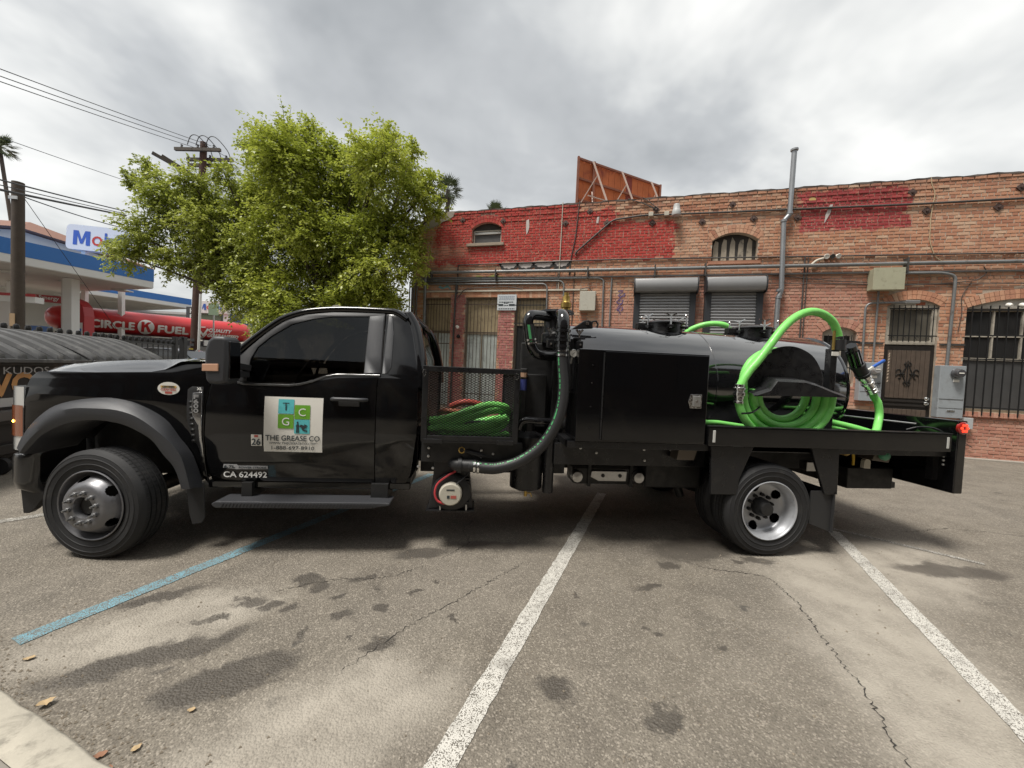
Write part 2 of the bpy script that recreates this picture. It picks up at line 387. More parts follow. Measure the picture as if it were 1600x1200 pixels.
BRASS = M('brass', (.48,.33,.10), .38, .9, var=.25, vscale=40)
LENS = M('headlight_lens', (.62,.63,.62), .12, .25, ior=1.5, coat=1)
AMBER = M('amber_lens', (.22,.055,.015), .2, coat=1)
AMBERL = M('amber_lit', (.9,.35,.03), .3, emit=((1,.42,.05), 6))
REDL = M('red_lit_lens', (.75,.04,.02), .25, emit=((1,.05,.02), .6)); REDD = M('red_lens', (.35,.02,.015), .2, coat=1)
WVIN = M('white_vinyl', (.74,.72,.66), .45); TEALV = M('teal_vinyl', (.10,.47,.50), .45); GRNV = M('green_vinyl', (.14,.36,.03), .45)
INKV = M('dark_ink', (.03,.04,.045), .5); WLET = M('white_lettering', (.78,.78,.76), .5); GLET = M('grey_lettering', (.30,.30,.30), .45)
GHOSE = M('green_hose_plastic', (.22,.68,.15), .40, ior=1.45, var=.14, vscale=12, rvar=.1, dirt=((.10,.33,.08), 7, .45))
LGRN = M('green_stripe', (.055,.27,.10), .5)
gl = bpy.data.materials.new('tinted_glass'); gl.use_nodes = True; _t = NT(gl.node_tree); gl.node_tree.nodes.clear()
_a = _t.n('ShaderNodeBsdfTransparent'); _a.inputs[0].default_value = (.27,.26,.245,1); _g = _t.n('ShaderNodeBsdfGlossy'); _g.inputs[1].default_value = .015; _g.inputs[0].default_value = (.9,.95,1,1)
_fr = _t.n('ShaderNodeLayerWeight'); _fr.inputs[0].default_value = .5; _fc = _t.math('ADD', _t.math('MULTIPLY', _t.math('POWER', _fr.outputs['Facing'], 4.0), .5), .024); _m = _t.n('ShaderNodeMixShader'); _t.l.new(_fc, _m.inputs[0]); _t.l.new(_a.outputs[0], _m.inputs[1]); _t.l.new(_g.outputs[0], _m.inputs[2])
_o = _t.n('ShaderNodeOutputMaterial'); _t.l.new(_m.outputs[0], _o.inputs[0]); TGLASS = gl

truck = thing('tank_truck', 'black grease tank truck with white door sign and steel flatbed parked across the stalls', 'truck', (2.7, YC, 0))
YS = [(.4,.26),(.5,.24),(.6,.215),(.72,.19),(.86,.185),(.9,.178),(1.0,.175),(1.18,.176),(1.24,.182),(1.3,.186),(1.40,.196),(1.45,.205),(1.5,.22),(2.0,.40),(2.2,.48)]
def ysd(z):
    for (a, ya), (b, yb) in zip(YS, YS[1:]):
        if a <= z <= b: return ya+(yb-ya)*(z-a)/(b-a)
    return YS[0][1] if z < YS[0][0] else YS[-1][1]
def mir(y): return 2*YC-y
def panel(name, poly, mat, parent, off=0., thick=.02, far=False, cuts=True, bevel=.004, yfun=ysd):
    """a sheet-metal panel that follows the cab's side curve, off metres proud of it"""
    bm = bmesh.new(); vs = [bm.verts.new((x, 0, z)) for x, z in poly]; bm.faces.new(vs)
    if cuts:
        for zc in (.6,.72,.86,.9,1.0,1.1,1.18,1.24,1.3,1.35,1.40,1.45,1.5,1.65,1.8,1.95):
            bmesh.ops.bisect_plane(bm, geom=bm.verts[:]+bm.edges[:]+bm.faces[:], plane_co=(0,0,zc), plane_no=(0,0,1))
    for v in bm.verts:
        y = yfun(v.co.z)-off; v.co.y = mir(y) if far else y
    bmesh.ops.recalc_face_normals(bm, faces=bm.faces)
    me = bpy.data.meshes.new(name); bm.to_mesh(me); bm.free(); me.materials.append(mat)
    me.polygons.foreach_set('use_smooth', [cuts]*len(me.polygons))
    o = link(name, me, parent)
    s = o.modifiers.new('solid', 'SOLIDIFY'); s.thickness = thick; s.offset = -1
    # make sure the sheet thickens towards the inside of the cab
    n = sum((p.normal.y*p.area for p in me.polygons)); want = 1 if far else -1
    if n*want < 0: me.flip_normals()
    if bevel:
        b = o.modifiers.new('bevel', 'BEVEL'); b.width = bevel; b.segments = 2; b.limit_method = 'ANGLE'; b.angle_limit = R(50)
    return o
OUT = [(-.66,.83),(-.61,.94),(-.51,1.07),(-.37,1.17),(-.12,1.22),(.07,1.21),(.22,1.16),(.38,1.06),(.48,.92),(.58,.77),(.66,.53)]
OUTc = [(p.x, p.y) for p in spline([(x, z, 0) for x, z in OUT], 3)]
OUTi = [(x*.985, z-.012) for x, z in OUTc]
fend = [(-.66,.83),(-.645,.95),(-.635,1.28),(-.61,1.36),(-.565,1.405),(-.45,1.415),(-.16,1.42),(.24,1.44),(.34,1.465),(.44,1.53),(.50,1.545),(.66,1.55),(.70,1.41),(.665,1.2),(.655,.94),(.66,.76),(.665,.53)]
door = [(.70,.56),(.672,.76),(.662,.94),(.672,1.2),(.708,1.41),(.76,1.425),(.95,1.375),(1.30,1.377),(1.38,1.388),(1.48,1.418),(1.58,1.460),(1.66,1.478),(1.76,1.482),(2.0,1.484),(2.0,.56)]
glass = [(.965,1.395),(.965,1.58),(1.0,1.68),(1.09,1.78),(1.23,1.89),(1.40,1.95),(1.56,1.98),(1.87,2.0),(1.885,1.492),(1.76,1.497),(1.66,1.495),(1.58,1.475),(1.48,1.435),(1.38,1.405),(1.31,1.395)]
quarter = [(2.006,.56),(2.006,1.484),(2.03,1.50),(2.012,2.03),(2.11,2.045),(2.18,2.03),(2.25,1.93),(2.32,1.66),(2.345,1.40),(2.345,1.0),(2.30,.64),(2.26,.56)]
def frame_poly():
    return [(.90,1.38),(.87,1.58),(.93,1.665),(1.06,1.82),(1.19,1.93),(1.34,1.985),(1.56,2.02),(2.0,2.035),(2.025,1.50),(1.90,1.487),
            (1.885,1.492),(1.87,2.0),(1.56,1.98),(1.40,1.95),(1.23,1.89),(1.09,1.78),(1.0,1.68),(.965,1.58),(.965,1.395)]
for far in (False, True):
    panel('fender', fend[:1]+fend[1:]+OUTi[::-1][1:-1], BLK, truck, far=far)
    d = panel('door', door, BLK, truck, far=far, off=.003)
    panel('window_frame', frame_poly(), PLASB, d, far=far, off=.004, thick=.03)
    panel('window_glass', glass, TGLASS, d, far=far, off=-.008, thick=.004, bevel=None, cuts=False, yfun=lambda z: .196+(z-1.43)*.352)
    panel('rear_corner', quarter, BLK, truck, far=far)
    if not far:
        # bright belt strip, handle, mirror triangle and quarter trim
        belt = [(.90,1.372),(.95,1.362),(1.30,1.364),(1.38,1.375),(1.48,1.405),(1.58,1.447),(1.66,1.466),(1.76,1.470),(2.02,1.474)]
        panel('belt_moulding', belt+[(x, z+.018) for x, z in belt[::-1]], M('belt_trim', (.10,.10,.10), .18, .6), d, off=.010, thick=.012, cuts=False)
        panel('quarter_trim', [(2.035,1.50),(2.035,2.01),(2.065,2.015),(2.095,1.86),(2.105,1.56),(2.08,1.505)], PLAST, truck, off=.006, thick=.01)
        panel('pillar_trim', [(1.89,1.50),(1.875,2.0),(1.995,2.015),(2.02,1.505)], PLAST, d, off=.010, thick=.01)
        h = MB().tube(spline([(1.645,.185,1.272),(1.67,.145,1.275),(1.78,.138,1.276),(1.89,.145,1.275),(1.925,.185,1.272)], 4), .017, 8)
        ho = build('door_handle', h, PLAST, d, smooth=50); ho.scale = (1,1,1)
        build('handle_cup', MB().box(1.70,1.87,.168,.182,1.215,1.262), PLASB, d, bevel=.01)
# interior: seats, steering wheel, dash
INT = M('cab_interior', (.045,.040,.036), .85)
build('dashboard', MB().prism([(.78,1.05),(.80,1.42),(1.02,1.44),(1.12,1.30),(1.08,1.05)], .30, 2.1), INT, truck, bevel=.03)
for yy in (.45, 1.45):
    s_ = MB().prism([(1.42,.95),(1.42,1.12),(1.88,1.10),(1.98,1.62),(2.10,1.64),(2.08,.95)], yy, yy+.52)
    so_ = build('seat', s_, INT, truck, bevel=.05); build('headrest', MB().box(2.0,2.10,yy+.13,yy+.39,1.66,1.84), INT, so_, bevel=.04)
sw = MB().tube([Vector((1.22,.72,1.42))+Vector((.07*math.sin(a),.19*math.cos(a),.18*math.sin(a))) for a in [i*math.pi/12 for i in range(24)]], .014, 6, closed=True)
sw.bar((1.22,.54,1.42),(1.22,.9,1.42),.03,.03).tube([(1.22,.72,1.42),(1.05,.72,1.30)], .03, 6); build('steering_wheel', sw, PLASB, truck, smooth=50)
build('cab_floor', MB().box(.72,2.3,.24,2.16,.53,.60), FRAMEB, truck)
# roof, windscreen and rear wall
prof = [(.82,1.60),(.90,1.70),(1.01,1.82),(1.14,1.94),(1.29,2.01),(1.45,2.045),(1.66,2.065),(1.99,2.07),(2.10,2.06),(2.20,2.0)]
rows = []
for x, z in [(p.x, p.y) for p in spline([(x, z, 0) for x, z in prof[4:]], 3)]:
    y0 = ysd(z-.03)+.0; row = []
    for k in range(13):
        u = k/12; y = y0+(mir(y0)-y0)*u; e = min(u, 1-u)
        row.append((x, y, z-.03+.055*min(1, (e/.10))**.5+.02*math.sin(math.pi*u)))
    rows.append(row)
build('roof', MB().grid(rows), BLK, truck, smooth=60)
for nm, yy in (('roof_rail', None),):
    pl = [(x, ysd(z)+.004, z) for x, z in [(p.x, p.y) for p in spline([(a, b, 0) for a, b in prof], 3)]]
    for far in (False, True):
        build('a_pillar_rail', MB().tube([(x, mir(y)+0 if far else y, z-.012) for x, y, z in pl], .03, 8), BLK, truck, smooth=60)
wsr = []
for x, z in [(.84,1.56),(.95,1.70),(1.05,1.81),(1.16,1.91),(1.31,1.99)]:
    y0 = ysd(z)+.03; wsr.append([(x-.14*math.sin(math.pi*k/10), y0+(mir(y0)-y0)*k/10, z) for k in range(11)])
build('windscreen', MB().grid(wsr), TGLASS, truck, smooth=60)
rw = []
for x, z in [(2.345,.62),(2.35,1.0),(2.35,1.40)]: rw.append([(x, ysd(z)+.02, z), (x, mir(ysd(z)+.02), z)])
build('rear_wall', MB().grid(rw), BLK, truck)
bw = []
for x, z in [(2.35,1.40),(2.325,1.66),(2.255,1.93),(2.19,2.02)]: bw.append([(x, ysd(z)+.08, z), (x+.015, YC, z), (x, mir(ysd(z)+.08), z)])
build('rear_window', MB().grid(bw), TGLASS, truck, smooth=60)
for far in (False, True):
    cp = [Vector((x, ysd(z)+.05, z)) for x, z in [(2.35,1.38),(2.335,1.62),(2.27,1.90),(2.19,2.03)]]
    if far: cp = [Vector((v.x, mir(v.y), v.z)) for v in cp]
    build('rear_pillar', MB().tube(spline(cp, 4), .06, 8), BLK, truck, smooth=60)
lb = build('marker_light_bar', MB().box(2.10,2.22,.55,1.85,2.05,2.085), PLASB, truck, bevel=.015)
for yy in (.62, 1.2, 1.78): build('marker_light', MB().lathe([(.05,-.03),(.045,.02),(.0,.032)], 12, (1.52 if yy == .62 else 1.55, yy, 2.085), (0,0,1)), M('smoked_lens', (.35,.33,.28), .2), truck, smooth=50)
build('brake_light', MB().prism([(2.16,2.05),(2.20,2.075),(2.30,1.99),(2.285,1.965)], .95, 1.45), PLASB, truck, bevel=.008)
# bonnet
hx = [(-.66,1.27,1.26),(-.635,1.335,1.34),(-.585,1.395,1.435),(-.45,1.415,1.478),(-.16,1.425,1.515),(.10,1.432,1.535),(.24,1.442,1.545),(.34,1.468,1.553),(.44,1.532,1.56),(.50,1.547,1.562),(.70,1.553,1.562),(.86,1.556,1.57)]
rows = []
for x, ze, zc in [(p.x, p.y, p.z) for p in spline(hx, 3)]:
    row = []
    for k in range(25):
        u = k/24; e = min(u, 1-u)*2; y = .205+(mir(.205)-.205)*u
        f = min(1, max(0, (e-.03)/.16)); f = f*f*(3-2*f); zz = ze+(zc-ze)*f + .015*min(1, max(0, (e-.5)/.2))
        if e < .03: zz -= .012*(1-e/.03)
        row.append((x - (.10*e if x < -.55 else .10*e*max(0, (.2-x)/.75)), y, zz))
    rows.append(row)
HOODM = M('bonnet_paint', (.010,.010,.012), .16, ior=1.7, coat=1., coat_ior=1.7, rvar=.04, vscale=3)
build('bonnet', MB().grid(rows), HOODM, truck, smooth=45)
build('cowl', MB().box(.70,.90,.26,2.14,1.50,1.558), PLASB, truck, bevel=.01)
build('washer_nozzle', MB().lathe([(.014,0),(.012,.01),(0,.014)], 8, (.22,.62,1.545), (0,0,1)), PLASB, truck)
# grille, headlight, bumper
build('grille', MB().box(-.76,-.66,.62,1.78,.80,1.26), PLASB, truck, bevel=.02)
for k in range(4): build('grille_bar', MB().box(-.785,-.75,.60,1.80,.86+k*.11,.90+k*.11), CHR, truck, bevel=.008)
for far in (False, True):
    q = [Vector(p) for p in [(-.80,.40,1.27),(-.72,.215,1.29),(-.665,.185,1.305)]]
    def hl(zs, inset=0.):
        rr = []
        for z in zs:
            t_ = (1.30-z)/.52
            pts_ = [(-.815+.02*t_,.62,z),(-.81+.02*t_,.42,z),(-.80,.30+inset,z),(-.775,.235+inset,z),(-.72,.195+inset,z),(-.637,.174+inset,z)]
            rr.append([(x, mir(y) if far else y, zz) for x, y, zz in pts_])
        return rr
    hq = build('headlight', MB().grid(hl([1.285,1.20,1.05,.90,.79])), LENS, truck, smooth=40)
    build('turn_signal', MB().grid([[(x-.004, (y-.004 if not far else y+.004), z) for x, y, z in r_[3:6]] for r_ in hl([1.14,1.05,.95,.90])]), AMBER, hq, smooth=40)
    build('turn_bulb', MB().lathe([(.012,-.008),(.012,0),(0,.006)], 8, (-.735,mir(.196) if far else .196,1.015), (-.6,-.8 if not far else .8,0)), AMBERL, hq)
bp = [(-.54,.19),(-.60,.13),(-.67,.14),(-.73,.20),(-.80,.42),(-.85,.8),(-.87,1.2),(-.85,1.6),(-.80,1.98),(-.73,2.20),(-.67,2.26),(-.60,2.27),(-.54,2.21)]
bp = [(p.x, p.y) for p in spline([(x, y, 0) for x, y in bp], 3)]; rows = []
for off, z in [(.04,.78),(.005,.765),(0,.74),(0,.56),(.012,.50),(.05,.46)]: rows.append([(x+off*(1 if x > -9 else 0), y+(off if y < .3 else (-off if y > 2.1 else 0)), z) for x, y in bp])
build('front_bumper', MB().grid(rows), M('bumper_black', (.013,.013,.014), .3, coat=.6), truck, smooth=50)
build('bumper_bracket', MB().prism([(-.68,.50),(-.56,.50),(-.50,.44),(-.58,.32),(-.62,.29),(-.66,.29)], .19, .24), PLASB, truck, bevel=.006)
build('air_dam', MB().prism([(-.64,.50),(-.44,.50),(-.46,.45),(-.60,.34),(-.64,.34)], .30, 2.1), PLASB, truck)
# wheel arch flare
CRE = [(-.55,.81),(-.52,.89),(-.45,.98),(-.36,1.07),(-.22,1.14),(-.03,1.15),(.12,1.14),(.26,1.09),(.41,.98),(.51,.88),(.58,.77),(.64,.54)]
INN = [(-.53,.79),(-.47,.86),(-.40,.94),(-.26,1.02),(-.08,1.06),(.12,1.04),(.26,.98),(.36,.91),(.44,.80),(.50,.73),(.54,.65),(.57,.54)]
def resample(pts, n):
    P = spline([(x, z, 0) for x, z in pts], 8); L_ = [0]
    for a, b in zip(P, P[1:]): L_.append(L_[-1]+(b-a).length)
    out = []
    for k in range(n):
        t_ = L_[-1]*k/(n-1); i = max(j for j in range(len(L_)) if L_[j] <= t_+1e-9); i = min(i, len(P)-2)
        u = (t_-L_[i])/max(1e-9, L_[i+1]-L_[i]); p = P[i].lerp(P[i+1], u); out.append((p.x, p.y))
    return out
o_, c_, i_ = resample(OUT, 40), resample(CRE, 40), resample(INN, 40)
for far in (False, True):
    rows = []
    for (ox, oz), (cx, cz), (ix, iz) in zip(o_, c_, i_):
        r_ = [(ox, .182, oz), (ox*.98+cx*.02, .150, oz-.006), ((ox+cx)/2, .095, (oz+cz)/2+.006), (cx, .058, cz), ((cx+ix)/2, .052, (cz+iz)/2), (ix, .066, iz), (ix*.97, .12, iz-.01), (ix*.97, .45, iz-.01)]
        rows.append([(x, mir(y) if far else y, z) for x, y, z in r_])
    fl = build('arch_flare', MB().grid(rows), PLAST, truck, smooth=32)
    build('wheel_well', MB().grid([[(x, mir(y) if far else y, z) for (x, z) in [(a*1.02, b+.03) for a, b in i_]] for y in (.20, .62)]), FRAMEB, truck, smooth=60)
    build('wheel_well_wall', MB().prism([(a*1.02, b+.03) for a, b in i_]+[(.57,.5),(-.53,.5)], mir(.63) if far else .63, mir(.66) if far else .66), FRAMEB, truck)
    mf = MB().prism([(.53,.56),(.665,.56),(.68,.27),(.655,.225),(.585,.215),(.56,.30)], .17, .185)
    if far: mf.xf(Matrix.Translation((0, 2*YC-.355, 0)))
    build('mud_flap', mf, M('mud_flap', (.024,.024,.025), .6), truck, bevel=.004)
build('suspension_label', MB().prism([(.42,.72),(.52,.735),(.525,.70),(.425,.685)], .30, .31), WVIN, truck)
# side vent badge
panel('side_vent', [(.53,1.31),(.56,1.335),(.645,1.335),(.652,1.20),(.648,.95),(.655,.78),(.635,.80),(.60,.88),(.55,1.0),(.532,1.08)], PLASB, truck, off=.006, thick=.012)
vc = panel('vent_chrome', [(.575,1.285),(.645,1.295),(.650,1.10),(.648,.95),(.660,.765),(.640,.775),(.625,1.02),(.583,1.10),(.572,1.15)], M('badge_chrome', (.42,.42,.42), .22, .9), truck, off=.016, thick=.01)
panel('vent_inset', [(.583,1.272),(.638,1.280),(.642,1.13),(.588,1.12),(.581,1.16)], PLASB, vc, off=.019, thick=.006, bevel=.001)
for k, ch in enumerate('F600'): text('badge_letter', ch, .044, GLET, facing((.612,ysd(1.2)-.026,1.255-k*.037)), vc, bold=.002, width=.034)
for k in range(8): panel('vent_slot', [(.545+.004*k,1.22-k*.045),(.572+.004*k,1.22-k*.045),(.572+.004*k,1.197-k*.045),(.545+.004*k,1.197-k*.045)], FRAMEB, truck, off=.009, thick=.004, bevel=None)
text('trim_letters', 'XL', .03, WLET, facing((.622,ysd(1.315)-.012,1.318)), truck, bold=.002, width=.038)
# round decal on the fender
def disc(mb, c, rx, rz, n=28, y0=None):
    mb.add([(c[0]+rx*math.cos(2*math.pi*k/n), c[1], c[2]+rz*math.sin(2*math.pi*k/n)) for k in range(n)], [tuple(range(n))]); return mb
yb = ysd(1.31)-.006
dc = build('round_decal', disc(MB(), (.388,yb,1.312), .082, .052), WVIN, truck, fix=False)
build('decal_band', MB().grid([[(.33,yb-.002,1.318),(.446,yb-.002,1.318)],[(.33,yb-.002,1.334),(.446,yb-.002,1.334)]]), M('decal_yellow', (.65,.40,.10), .5), dc)
text('decal_text', 'CERTIFIED', .02, INKV, facing((.388,yb-.003,1.326)), dc, width=.09, bold=.001); text('decal_text', 'CLEAN IDLE', .024, M('decal_red', (.45,.10,.08), .5), facing((.388,yb-.003,1.303)), dc, width=.11, bold=.001)
build('decal_patch', MB().grid([[(.362,yb-.002,1.270),(.415,yb-.002,1.270)],[(.362,yb-.002,1.288),(.415,yb-.002,1.288)]]), M('decal_red', (.45,.10,.08), .5), dc)
# door sign
ysn = .166
sg = MB(); rows = []
for z in (.822,.90,.98,1.06,1.14,1.22,1.277): rows.append([(1.118, ysd(z)-.007, z), (1.345, ysd(z)-.007, z), (1.578, ysd(z)-.007, z)])
dsn = build('door_sign', MB().grid(rows), WVIN, truck, smooth=60); tag(dsn, label='square white sign with teal and green letter tiles')
def on_door(x, z, d=.010): return (x, ysd(z)-d, z)
def tile(x0, x1, z0, z1, mat):
    return build('logo_tile', MB().grid([[on_door(x0,z0),on_door(x1,z0)],[on_door(x0,(z0+z1)/2),on_door(x1,(z0+z1)/2)],[on_door(x0,z1),on_door(x1,z1)]]), mat, dsn)
tile(1.228,1.350,1.140,1.258,TEALV); tile(1.356,1.478,1.098,1.214,GRNV); tile(1.228,1.350,1.018,1.134,GRNV); tile(1.356,1.478,.978,1.094,TEALV)
for ch, x, z, mt_ in (('T',1.289,1.199,INKV),('C',1.417,1.156,WLET),('G',1.289,1.076,WLET)): text('logo_letter', ch, .092, mt_, facing(on_door(x,z,.013)), dsn)
ic = MB()
def icq(pts): ic.add([on_door(1.37+x*.094, .985+z*.10, .0125) for x, z in pts], [tuple(range(len(pts)))])
icq([(.02,0),(.12,0),(.13,.35),(.16,.35),(.17,0),(.27,0),(.25,.45),(.30,.62),(.22,.72),(.08,.72),(.0,.58),(.04,.42)]); icq([(.08,.76),(.20,.76),(.22,.88),(.14,.95),(.06,.88)])
icq([(.30,.52),(.62,.30),(.86,.42),(.90,.56),(.62,.62),(.40,.70)]); icq([(.48,.30),(.62,.18),(.95,.08),(.95,.22),(.70,.26),(.55,.38)]); icq([(.66,.64),(.96,.52),(.98,.60),(.72,.72)])
build('logo_figure', ic, INKV, dsn, fix=False)
text('sign_text', 'THE GREASE CO', .062, INKV, facing(on_door(1.347,.938,.012)), dsn, width=.425, bold=.0008)
text('sign_text', 'WWW.THEGREASECO.COM', .026, INKV, facing(on_door(1.347,.894,.012)), dsn, width=.37)
text('sign_text', '1-888-697-8910', .044, INKV, facing(on_door(1.347,.856,.012)), dsn, width=.335)
rd = build('registration_decal', MB().grid([[on_door(1.022,.868),on_door(1.104,.868)],[on_door(1.022,.962),on_door(1.104,.962)]]), WVIN, truck)
build('decal_stripe', MB().grid([[on_door(1.048,.940,.012),on_door(1.078,.940,.012)],[on_door(1.048,.958,.012),on_door(1.078,.958,.012)]]), M('decal_red', (.45,.10,.08), .5), rd)
text('decal_number', '26', .072, INKV, facing(on_door(1.063,.902,.013)), rd, bold=.002, width=.066)
text('door_lettering', 'CA 624492', .066, WLET, facing(on_door(.968,.622,.012)), truck, bold=.0015, width=.335)
eb = build('engine_badge', MB().prism([(.80,.680),(.805,.708),(.905,.708),(.915,.695),(1.145,.698),(1.145,.672),(.905,.668)], ysd(.69)-.009, ysd(.69)-.001), GLET, truck)
text('badge_text', '6.7L', .027, INKV, facing((.853,ysd(.69)-.012,.689)), eb, bold=.002, width=.085); text('badge_text', 'POWER STROKE', .022, INKV, facing((1.03,ysd(.69)-.012,.684)), eb, bold=.001, width=.21)
build('rocker_panel', MB().box(.665,2.30,.225,.27,.50,.562), BLK, truck, bevel=.01)
# door mirrors
for far in (False, True):
    mm = MB().prism([(.835,1.40),(.825,1.50),(.826,1.62),(.845,1.70),(.885,1.735),(.955,1.735),(.985,1.72),(.99,1.56),(.985,1.39),(.93,1.375),(.86,1.38)], -.10, .075)
    if far: mm.xf(Matrix(((1,0,0,0),(0,-1,0,2*YC),(0,0,1,0),(0,0,0,1))))
    mo = build('door_mirror', mm, PLAST, truck, bevel=.035, smooth=50); mo.modifiers['bevel'].segments = 4
    ma = MB().bar((.93,.07,1.52),(.96,.215,1.50),.07,.05).bar((.93,.07,1.45),(.96,.21,1.45),.05,.05)
    mr = MB().box(.988,.996,-.08,.055,1.42,1.70); mi = MB().prism([(.818,1.472),(.818,1.525),(.93,1.53),(.93,1.475)], -.107, -.07)
    for nm, q_, mt_ in (('mirror_arm', ma, PLASB), ('mirror_glass', mr, M('mirror_glass', (.5,.5,.5), .04, 1)), ('mirror_lamp', mi, M('mirror_lens', (.62,.36,.24), .15, coat=1))):
        if far: q_.xf(Matrix(((1,0,0,0),(0,-1,0,2*YC),(0,0,1,0),(0,0,0,1))))
        build(nm, q_, mt_, mo, bevel=.004)
# running board
rb = build('running_board', MB().prism([(.80,.415),(.83,.393),(1.95,.393),(2.05,.405),(2.165,.420),(2.165,.440),(2.06,.445),(.83,.445),(.80,.43)], .05, .25), PLAST, truck, bevel=.008)
for k in range(46): build('tread_rib', MB().bar((.87+k*.026,.046,.402),(.888+k*.026,.046,.434),.006,.009), PLAST, rb, fix=False)
build('board_bracket', MB().box(1.98,2.12,.18,.4,.43,.56), FRAMEB, truck); build('board_bracket', MB().box(.95,1.03,.18,.4,.43,.56), FRAMEB, truck)
for x, z in ((1.25,.47),(1.5,.48),(1.15,.5),(1.75,.49)): build('underbody_pipe', MB().tube(spline([(x-.2,.5,z),(x,.48,z-.03),(x+.15,.5,z+.01),(x+.3,.6,z+.04)], 4), .02, 6), FRAMEB, truck, smooth=60)

# ---- wheels
def tyre_prof():
    W = .245; p = [(.262,.028),(.272,.018),(.274,.013),(.280,.013),(.283,.0125),(.310,.004),(.312,.0005),(.316,.0005),(.318,.0035),(.352,.0),(.354,-.003),(.358,-.003),(.360,.0),(.385,.006),(.388,.004),(.391,.008),(.402,.016),(.409,.026),(.4165,.036)]
    y = .040
    for k in range(4):
        p += [(.419,y),(.4195,y+.028),(.407,y+.030),(.407,y+.038)]; y += .0400
    p += [(.419,y),(.4195,y+.006)]
    p += [(r, W-d) for r, d in reversed(p[:19])]
    return p
def wheel(name, hub, front, far=False, steer=0, label=None):
    X, Y, Z = hub
    T = Matrix.Translation((X, Y, Z)) @ Matrix.Rotation(steer, 4, 'Z')
    if far: T = T @ Matrix.Rotation(math.pi, 4, 'Z')
    n = 96
    if front:
        pr = [(.2655,.012),(.268,.004),(.262,.0),(.256,.004),(.252,.018),(.246,.05),(.240,.075),(.232,.070),(.222,.045),(.206,.012),(.188,-.018),(.172,-.036),(.158,-.044),(.140,-.046),(.095,-.046),(.080,-.044),(.074,-.02),(.074,.03)]
        hole = (8, 10); nh = 5
    else:
        pr = [(.2655,.012),(.268,.004),(.262,.0),(.256,.004),(.250,.016),(.247,.04),(.236,.052),(.232,.095),(.222,.115),(.210,.126),(.188,.134),(.165,.138),(.142,.139),(.120,.139),(.085,.139),(.085,.16)]
        hole = (8, 12); nh = 5
    # refine the dish where the hand holes are cut, then leave out the faces inside each oval
    sub_ = 5; pr2 = []; rowc = {}
    for i, (p_, q_) in enumerate(zip(pr, pr[1:])):
        ns_ = sub_ if hole[0] <= i < hole[1] else 1
        for j in range(ns_):
            if ns_ > 1: rowc[len(pr2)] = ((i-hole[0])+(j+.5)/ns_)/(hole[1]-hole[0])
            pr2.append((p_[0]+(q_[0]-p_[0])*j/ns_, p_[1]+(q_[1]-p_[1])*j/ns_))
    pr = pr2+[pr[-1]]; n = 200
    def skip(i, k):
        if i not in rowc: return False
        ph = ((k+.5)/n*nh % 1-.5)/(.17 if front else .19); v_ = (rowc[i]-.5)/.5
        return ph*ph+v_*v_ < 1
    rim = build(name, MB().lathe(pr, n, skip=skip).xf(T), WSTEEL if front else WSTEEL2, truck, smooth=40)
    if label: rim['label'] = label
    build('tyre', MB().lathe(tyre_prof(), 96).xf(T), RUB, rim, smooth=35)
    # sipes across the tread
    sp = MB()
    for k in range(72):
        a = 2*math.pi*k/72
        for y in (.054, .094, .134, .174):
            c = Vector((math.cos(a)*.4193, y, math.sin(a)*.4193)); sp.bar(c+Vector((0,-.013,0)), c+Vector((0,.013,0)), .004, .0025, up=(math.cos(a),0,math.sin(a)))
    so2 = build('tread_sipes', sp.xf(T), FRAMEB, rim, fix=False); so2['kind'] = 'stuff'
    build('brake_drum', MB().lathe([(.19,.10),(.205,.11),(.205,.2),(0,.2)], 32).xf(T) if front else MB().lathe([(.2,.16),(.215,.17),(.215,.24),(0,.24)], 32).xf(T), FRAMEB, rim, smooth=40)
    if front:
        build('hub', MB().lathe([(.074,.02),(.062,.018),(.058,-.01),(.03,-.012),(.0,-.012)], 24).xf(T), FRAMEB, rim, smooth=40)
        for k in range(10):
            a = 2*math.pi*k/10+.2; c = Vector((.112*math.cos(a), 0, .112*math.sin(a)))
            build('lug_nut', MB().lathe([(.019,-.045),(.019,-.058),(.015,-.062),(.009,-.064),(.009,-.085),(.0,-.087)], 8, c, (0,1,0)).xf(T), M('dull_nut', (.22,.22,.22), .45, .8), rim, smooth=30)
    else:
        build('hub', MB().lathe([(.085,.14),(.080,.09),(.066,.075),(.060,.06),(.058,.035),(.045,.03),(.0,.03)], 24).xf(T), FRAMEB, rim, smooth=40)
        for k in range(10):
            a = 2*math.pi*k/10+.2; c = Vector((.112*math.cos(a), 0, .112*math.sin(a)))
            build('lug_nut', MB().lathe([(.017,.139),(.017,.115),(.010,.11),(.010,.10),(0,.098)], 8, c, (0,1,0)).xf(T), FRAMEB, rim, smooth=30)
    return rim
HZ = .418
wheel('front_wheel', (-.03,.012,HZ), True, steer=R(-9)); wheel('front_wheel', (-.03,2.38,HZ), True, far=True, steer=R(-11))
XR = 5.50
wheel('rear_wheel', (XR,0,HZ), False); wheel('rear_wheel', (XR,2.4,HZ), False, far=True)
for y in (.285, 1.87):
    ti = build('inner_wheel', MB().lathe([(.262,.05),(.262,.2),(.12,.2),(.12,.06)], 48, (XR,y,HZ)), FRAMEB, truck, smooth=40); build('tyre', MB().lathe(tyre_prof(), 64, (XR,y,HZ)), RUB, ti, smooth=35)
build('front_axle', MB().cyl((0,.3,.40),(0,2.1,.40),.07), FRAMEB, truck, smooth=40)
